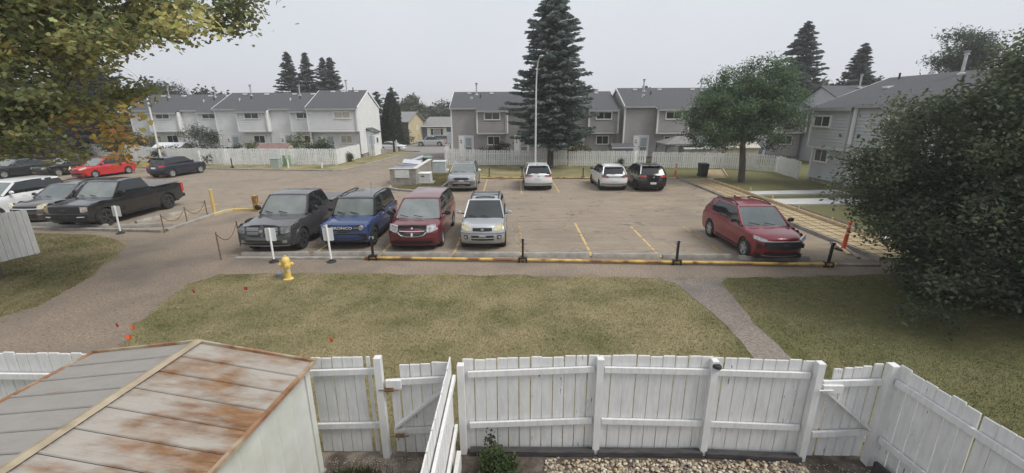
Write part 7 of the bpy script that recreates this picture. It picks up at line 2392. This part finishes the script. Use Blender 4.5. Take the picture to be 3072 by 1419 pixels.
ce = crown_points((-14.0, 11.8, 8.2), (9.2, 3.0, 5.6), 520, 9.0, shell=0.15, gap=0.42, fn=maple_room)
MAPLE = broad_tree("maple_tree", "large maple turning yellow and orange, its branches filling the upper left", "tree", [(-16.65, 12.9, -0.1), (-16.5, 12.8, 2.0), (-15.8, 12.4, 4.2), (-15.2, 12.0, 6.2)], ce, 160, 0.125, 0.30,
           [(0.25, 0.28, 0.13), (0.19, 0.22, 0.105), (0.36, 0.36, 0.15), (0.50, 0.45, 0.17), (0.58, 0.41, 0.16)], (7, 6, 5, 2.8, 1.2), r0=0.26, shape='maple', up=0.3, flat_z=0.55)
yo_ = Vector((-10.05, 11.5, 4.45)) - MAPLE.location
P = np.repeat(np.array([(0, 0, 0.1), (-0.25, 0.1, -0.1), (0.15, -0.1, -0.3), (-0.5, 0.1, 0.2), (0.1, 0.0, -0.55), (-0.8, 0.2, 0.3), (-1.6, 0.2, 0.5), (0.6, -.2, 0.6)]), 34, 0)
P = P + nr.normal(size=P.shape) * np.array([0.24, 0.24, 0.14])
link("hanging_spray", leaves("hanging_spray", P, 0.14, tint((0.50, 0.33, 0.10), len(P), 0.35, 0.2), 'maple', 0.3), LEAF, MAPLE, yo_)["kind"] = "stuff"  # "orange yellow leaves hanging in front of the red hatchback"
b = MB(); b.tube([(-1.9, 0.3, 1.9), (-1.0, 0.2, 0.75), (-0.4, 0.1, 0.15), (0.1, 0, -0.5)], [0.03, 0.02, 0.012, 0.006], 5); b.tube([(-1.0, 0.2, 0.75), (0.0, 0, 0.6), (0.6, -.2, 0.55)], [0.016, 0.01, 0.005], 5)
kind(b.build("twigs", BARK, MAPLE, loc=yo_), "stuff")

# the big dark shrub-tree at the right
RX = [(0, 10.9), (0.8, 10.4), (1.4, 9.95), (2.0, 9.5), (2.6, 8.6), (3.1, 7.8), (3.6, 8.5), (4.2, 9.0), (4.9, 8.95), (5.3, 9.2), (6.2, 9.4), (9, 9.4)]
RZ = [(7, 5.5), (8.4, 5.3), (9.2, 5.4), (10.4, 5.3), (11.6, 5.6), (12.3, 6.7), (13.2, 7.3), (16, 7.8), (20, 7.8)]


def shrub_room(p, m=0.32):
    k = p[1] / 11.2
    x, z = p[0] / k, 5.1 + (p[2] - 5.1) / k
    return p[2] > 0.15 and x > interp(RX, z) + m and z < interp(RZ, x) - m * 0.3


ce = crown_points((14.0, 11.3, 3.2), (6.4, 3.6, 5.0), 1050, 2.0, shell=0.3, gap=-0.3, fn=shrub_room)
sp_ = ce[nr.choice(len(ce), 110, replace=False)]
dv = sp_ - np.array([13.2, 11.3, 3.0]); dv /= np.linalg.norm(dv, axis=1)[:, None]
sp_ = sp_ + dv * nr.uniform(0.15, 0.6, (110, 1)); sp_ = sp_[[bool(shrub_room(q, -0.12)) for q in sp_]]
ce = np.concatenate([ce, sp_])
broad_tree("shrub_tree", "big dense dark green shrub-tree filling the right edge", "tree", [(12.6, 11.2, -0.1), (12.6, 11.2, 1.0), (12.7, 11.2, 2.2)], ce, 165, 0.105, 0.25,
           [(0.092, 0.118, 0.074), (0.070, 0.092, 0.060), (0.130, 0.155, 0.092), (0.23, 0.245, 0.15)], (5, 4, 3, 0.8), r0=0.22, shape='oval', up=0.25)

# columnar cedar by the gable
T = thing("cedar_tree", "dark columnar cedar at the corner of the gable house", "cedar", (-16.2, 60.8, hgt(60.8)))
MB().tube([(0, 0, 0), (0, 0, 6.8)], [0.16, 0.03], 6).build("trunk", DARKBARK, T)
zz = nr.uniform(0.15, 1, 9000) ** 0.8
rr = np.interp(zz, [0, 0.1, 0.35, 0.75, 1.0], [0.95, 1.25, 1.3, 1.05, 0.25]) * nr.uniform(0.8, 1.06, 9000)
aa = nr.uniform(0, 6.283, 9000)
rr = rr * (1 + 0.12 * np.sin(aa * 3 + zz * 9))
P = np.stack([np.cos(aa) * rr, np.sin(aa) * rr, zz * 7.7], -1)
link("crown", leaves("crown", P, 0.42, tint((0.048, 0.064, 0.048), 9000, 0.35), 'blade', -0.3), NEEDLE, T)


def shrub(label, x, y, z0, rad, n, leaf_n, size, pal, spread=0.2, shape='oval', name="shrub", group="shrubs", base=None, w=None):
    ce = crown_points((x, y, z0 + rad[2] * 0.9), rad, n, x + y, shell=0.3, gap=0.1, fn=lambda p: p[2] > z0 + 0.05)
    broad_tree(name, label, "shrub", [(x, y, z0), (x, y, z0 + rad[2] * 0.4)], ce, leaf_n, size, spread, pal, w or [1] * len(pal), r0=0.05, shape=shape, group=group, up=0.2, trunkpart="stem")


G1 = [(0.06, 0.085, 0.052), (0.085, 0.11, 0.06)]
G2 = [(0.09, 0.12, 0.048), (0.13, 0.145, 0.055), (0.17, 0.17, 0.06)]
shrub("large dusky shrub in the yard before the pale row, right of the lamp post", -33.4, 47.3, 0.4, (2.3, 1.3, 1.75), 80, 45, 0.26, [(0.055, 0.066, 0.05), (0.075, 0.088, 0.062)], 0.28, 'blade')
shrub("low bush below the lamp post in the pale row's yard", -36.3, 46.3, 0.5, (1.5, 0.9, 0.8), 40, 40, 0.2, G1, 0.22)
shrub("yellow green hedge over the left end of the white fence", -42.5, 49.2, 0.6, (3.2, 1.2, 1.35), 80, 45, 0.22, G2, 0.28)
shrub("small dark cedar by the leftmost door of the pale row", -43.0, 51.0, 0.0, (0.7, 0.7, 1.6), 30, 50, 0.2, [(0.02, 0.03, 0.02)], 0.2, 'blade')
shrub("leafy lilac before the gable end's front door", -19.9, 46.0, 0.2, (1.5, 1.0, 1.1), 50, 50, 0.2, [(0.065, 0.095, 0.05), (0.09, 0.125, 0.062)], 0.24)
shrub("low leafy bush beside the lilac in the gable yard", -22.0, 45.6, 0.3, (0.8, 0.7, 0.75), 24, 40, 0.18, G1, 0.2)
shrub("loose pale shrub in the yard behind the rusty red shed roof", -22.9, 47.9, 0.5, (1.4, 0.9, 1.2), 34, 36, 0.16, G2, 0.22)
shrub("low hostas and bushes along the pale row's middle yard", -29.0, 47.6, 0.4, (2.2, 0.8, 0.7), 40, 40, 0.18, G1, 0.22)
shrub("thin shrub left of the rusty red shed roof", -27.2, 46.8, 0.5, (0.9, 0.6, 0.9), 22, 34, 0.15, G2, 0.2)
shrub("purple leaved bush under the taupe row's first window", -1.6, 45.4, 0.3, (1.5, 0.7, 1.05), 50, 45, 0.17, [(0.045, 0.03, 0.034), (0.06, 0.045, 0.045)], 0.2)
shrub("yellowing vine on the taupe row fence right of the spruce trunk", 6.4, 43.2, 0.6, (1.4, 0.7, 0.8), 34, 40, 0.15, [(0.12, 0.13, 0.04), (0.16, 0.11, 0.05)], 0.2)
shrub("small weed climbing the white fence behind the small white crossover", 10.2, 40.9, 0.0, (0.35, 0.2, 0.55), 14, 24, 0.11, G1, 0.12)
shrub("climbing rose sprigs on the pale row's front fence", -30.2, 43.4, 0.2, (1.1, 0.15, 0.55), 14, 14, 0.13, G1, 0.12)
shrub("vine on the white side fence near the gable", -17.0, 46.3, 0.0, (0.2, 0.8, 0.65), 18, 24, 0.14, [(0.05, 0.08, 0.03), (0.08, 0.11, 0.05)], 0.14)
shrub("pale birch-like shrub before the brick house", -22.2, 90.2, hgt(90), (2.0, 1.4, 2.5), 55, 45, 0.3, [(0.07, 0.085, 0.045), (0.1, 0.105, 0.06)], 0.4)
shrub("dark low hedge between the brick house and the bungalow fence", -22.3, 93.5, hgt(93), (1.6, 1.0, 1.1), 40, 40, 0.3, [(0.022, 0.026, 0.03)], 0.35)
shrub("round green bush at the pebble bed's left end below the dividing fence", -0.22, 5.0, 0.0, (0.26, 0.23, 0.28), 50, 60, 0.042, [(0.055, 0.085, 0.03), (0.085, 0.12, 0.045), (0.04, 0.06, 0.025)], 0.06)
shrub("tall weed stems growing through the bush by the fence corner", -0.30, 5.35, 0.0, (0.10, 0.08, 0.30), 12, 10, 0.04, [(0.03, 0.04, 0.028)], 0.05)

# background broadleaf trees beyond the street
def far_tree(label, x, y, H, rad, pal, n=60, ls=0.6):
    z0 = -1.65
    ce = crown_points((x, y, z0 + H - rad[2]), rad, n, x * 1.7 + y, shell=0.4, gap=0.1)
    broad_tree("background_tree", label, "tree", [(x, y, z0), (x, y, z0 + (H - rad[2]) * 0.9)], ce, 60, ls, rad[0] * 0.16, pal, [1] * len(pal), r0=0.2, group="trees beyond the street", up=0.2)


far_tree("pale green poplar behind the brick house, left of the bungalow roof", -24.3, 112, 10.2, (3.6, 3.2, 4.4), [(0.11, 0.135, 0.085), (0.14, 0.165, 0.105)], 90)
far_tree("round dark tree above the bungalow's roof", -17.2, 122, 9.2, (5.4, 4, 3.6), [(0.075, 0.082, 0.07), (0.09, 0.09, 0.076)], 110)
far_tree("green tree at the left edge of the taupe row's roofline", -9.6, 118, 8.0, (3.2, 3, 3.2), [(0.085, 0.10, 0.075), (0.10, 0.12, 0.085)], 60)
far_tree("small green tree between poplar and round dark tree", -20.7, 116, 8.0, (2.6, 2.4, 3.0), [(0.10, 0.12, 0.08)], 50)
far_tree("leafy tree crown behind the second taupe roof beside the flue", 22.0, 78, 10.3, (2.0, 2.0, 2.0), [(0.06, 0.06, 0.05)], 24, 0.5)
spruce("slim dark conifer tip behind the bungalow's right end", -12.0, 124, 9.6, 1.6, z0=-1.65, whorl=0.7, nb=6, dens=0.6, blade=0.8, col=(0.051, 0.064, 0.064))
for i, (x, h) in enumerate(((-75, 13), (-64, 11), (-88, 14), (62, 12), (72, 13), (54, 10))):
    far_tree(("tree mass beyond the left roofs", "tree mass beyond the right roofs")[x > 0] + (", " + ("nearest the pine", "beside the tall spruces", "outermost", "second from the block", "outermost", "nearest the block")[i]), x, 95, h, (6, 4, 4.5), [(0.06, 0.072, 0.058), (0.075, 0.088, 0.066)], 60, 0.8)

# ---- grass blades on the near lawn, leaf litter, weeds
def inside(poly, X, Y):
    c = np.zeros(len(X), bool)
    n = len(poly)
    for i in range(n):
        x0, y0 = poly[i]; x1, y1 = poly[(i + 1) % n]
        k = ((y0 > Y) != (y1 > Y)) & (X < (x1 - x0) * (Y - y0) / (y1 - y0 + 1e-12) + x0)
        c ^= k
    return c


def blades(name, X, Y, h, w, mat, cols=None, z=0.0):
    N = len(X)
    a = nr.uniform(0, 6.283, N)
    hh = h * nr.uniform(0.5, 1.3, N)
    l = nr.uniform(0.1, 0.9, N) * hh
    b = nr.uniform(0, 6.283, N)
    V = np.zeros((N, 3, 3))
    V[:, 0] = np.stack([X - np.cos(a) * w, Y - np.sin(a) * w, np.full(N, z)], -1)
    V[:, 1] = np.stack([X + np.cos(a) * w, Y + np.sin(a) * w, np.full(N, z)], -1)
    V[:, 2] = np.stack([X + np.cos(b) * l, Y + np.sin(b) * l, z + hh], -1)
    return link(name, poly_mesh(name, V.reshape(-1, 3), 3, cols), mat)


N = 230000
X = nr.uniform(-14, 16, N); Y = 5.65 + (13.6 - 5.65) * nr.uniform(0, 1, N) ** 1.15
k = ~inside(GRAVEL_POLY, X, Y) & ~inside(FOOT_POLY, X, Y)
jx = nr.normal(size=N) * 0.16
k &= ~inside(GRAVEL_POLY, X + jx, Y) & ~inside(FOOT_POLY, X + jx, Y)
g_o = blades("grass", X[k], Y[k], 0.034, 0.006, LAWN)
kind(tag(g_o, "short dry grass blades over the front lawn", "grass"), "stuff")
N = 45000
X = nr.uniform(-8.3, -4.7, N); Y = nr.uniform(28.2, 38, N)
ISL = [(-8.4, 29.7), (-7.6, 28.7), (-6.5, 28.2), (-5.6, 28.2), (-4.9, 28.6), (-4.75, 31.4), (-4.7, 34.2), (-5.0, 38.5), (-6.6, 38.5)]
k = inside(ISL, X, Y) & ~((X > -6.85) & (X < -5.6) & (Y > 30.7) & (Y < 31.9))
kind(tag(blades("grass", X[k], Y[k], 0.05, 0.01, IG, z=0.11), "greener grass on the lot island round the enclosure", "grass"), "stuff")
N = 90000
X = nr.uniform(-24, -12.4, N); Y = nr.uniform(8.5, 18.6, N)
k = ~inside(GRAVEL_POLY, X + nr.normal(size=N) * 0.16, Y) & ~inside(GRAVEL_POLY, X, Y)
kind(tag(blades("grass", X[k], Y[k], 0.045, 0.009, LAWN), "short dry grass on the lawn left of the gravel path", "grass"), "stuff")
# fallen leaves along the path edges and lawn
pts = []
poly = ragged(GRAVEL_POLY, 0.3, 0.09, seed=3)
e = np.array([p for p in poly if 5.6 < p[1] < 19 and p[0] < 7.5])
q = e[nr.integers(0, len(e), 1500)] + nr.normal(size=(1500, 2)) * 0.22
q2 = np.stack([nr.uniform(-13, 9, 700), nr.uniform(6, 13.4, 700)], -1)
q3 = np.stack([nr.uniform(-13.5, -9, 500), nr.uniform(7, 16, 500)], -1)
Q = np.concatenate([q, q2, q3])
P = np.concatenate([Q, np.full((len(Q), 1), 0.025)], 1)
P[:, 2] += nr.uniform(0, 0.02, len(P))
me = leaves("fallen_leaves", P, 0.045, tint((0.36, 0.25, 0.12), len(P), 0.4, 0.15), 'oval', 1.6)
kind(tag(link("fallen_leaves", me, LEAF), "scattered dry fallen leaves along the gravel path edge and lawn", "leaves"), "stuff")
# weeds in the side yard by the shed
wx = np.concatenate([nr.normal(-2.35, 0.14, 900), nr.normal(-2.1, 0.1, 600), nr.normal(-1.75, 0.2, 600)]); wy = np.concatenate([nr.normal(4.95, 0.12, 900), nr.normal(5.0, 0.08, 600), nr.normal(4.85, 0.1, 600)])
c = np.repeat(tint((0.07, 0.085, 0.035), len(wx), 0.4), 3, axis=0)
kind(tag(blades("weeds", wx, wy, 0.13, 0.007, LEAF, c, z=0.006), "low green weeds on the bare dirt between shed and gate", "weeds"), "stuff")
# paint flakes and chips on the dirt
P = np.stack([nr.uniform(-2.8, -0.95, 500), 5.42 - np.abs(nr.normal(0, 0.28, 500)), np.full(500, 0.02)], -1)
P2 = np.stack([nr.uniform(4.3, 5.25, 160), 5.25 - np.abs(nr.normal(0, 0.25, 160)), np.full(160, 0.02)], -1)
P = np.concatenate([P, P2])
me = leaves("paint_chips", P, 0.018, tint((0.55, 0.52, 0.46), len(P), 0.3, 0.05), 'oval', 1.5)
kind(tag(link("paint_chips", me, LEAF), "pale paint chips and bits scattered on the yard dirt", "debris"), "stuff")

# ------------------------------------------------------------------ smoky air
hz = bpy.data.materials.new("smoky air")
hz.use_nodes = True
hn, hl = hz.node_tree.nodes, hz.node_tree.links
hn.remove(hn["Principled BSDF"])
pv = hn.new("ShaderNodeVolumePrincipled")
pv.inputs['Color'].default_value = (0.97, 0.965, 0.955, 1)
pv.inputs['Density'].default_value = 0.0011
pv.inputs['Anisotropy'].default_value = 0.2
hl.new(pv.outputs[0], hn["Material Output"].inputs['Volume'])
kind(MB().box(-520, 520, -20, 720, -3.2, 22).build("haze", hz), "stuff")
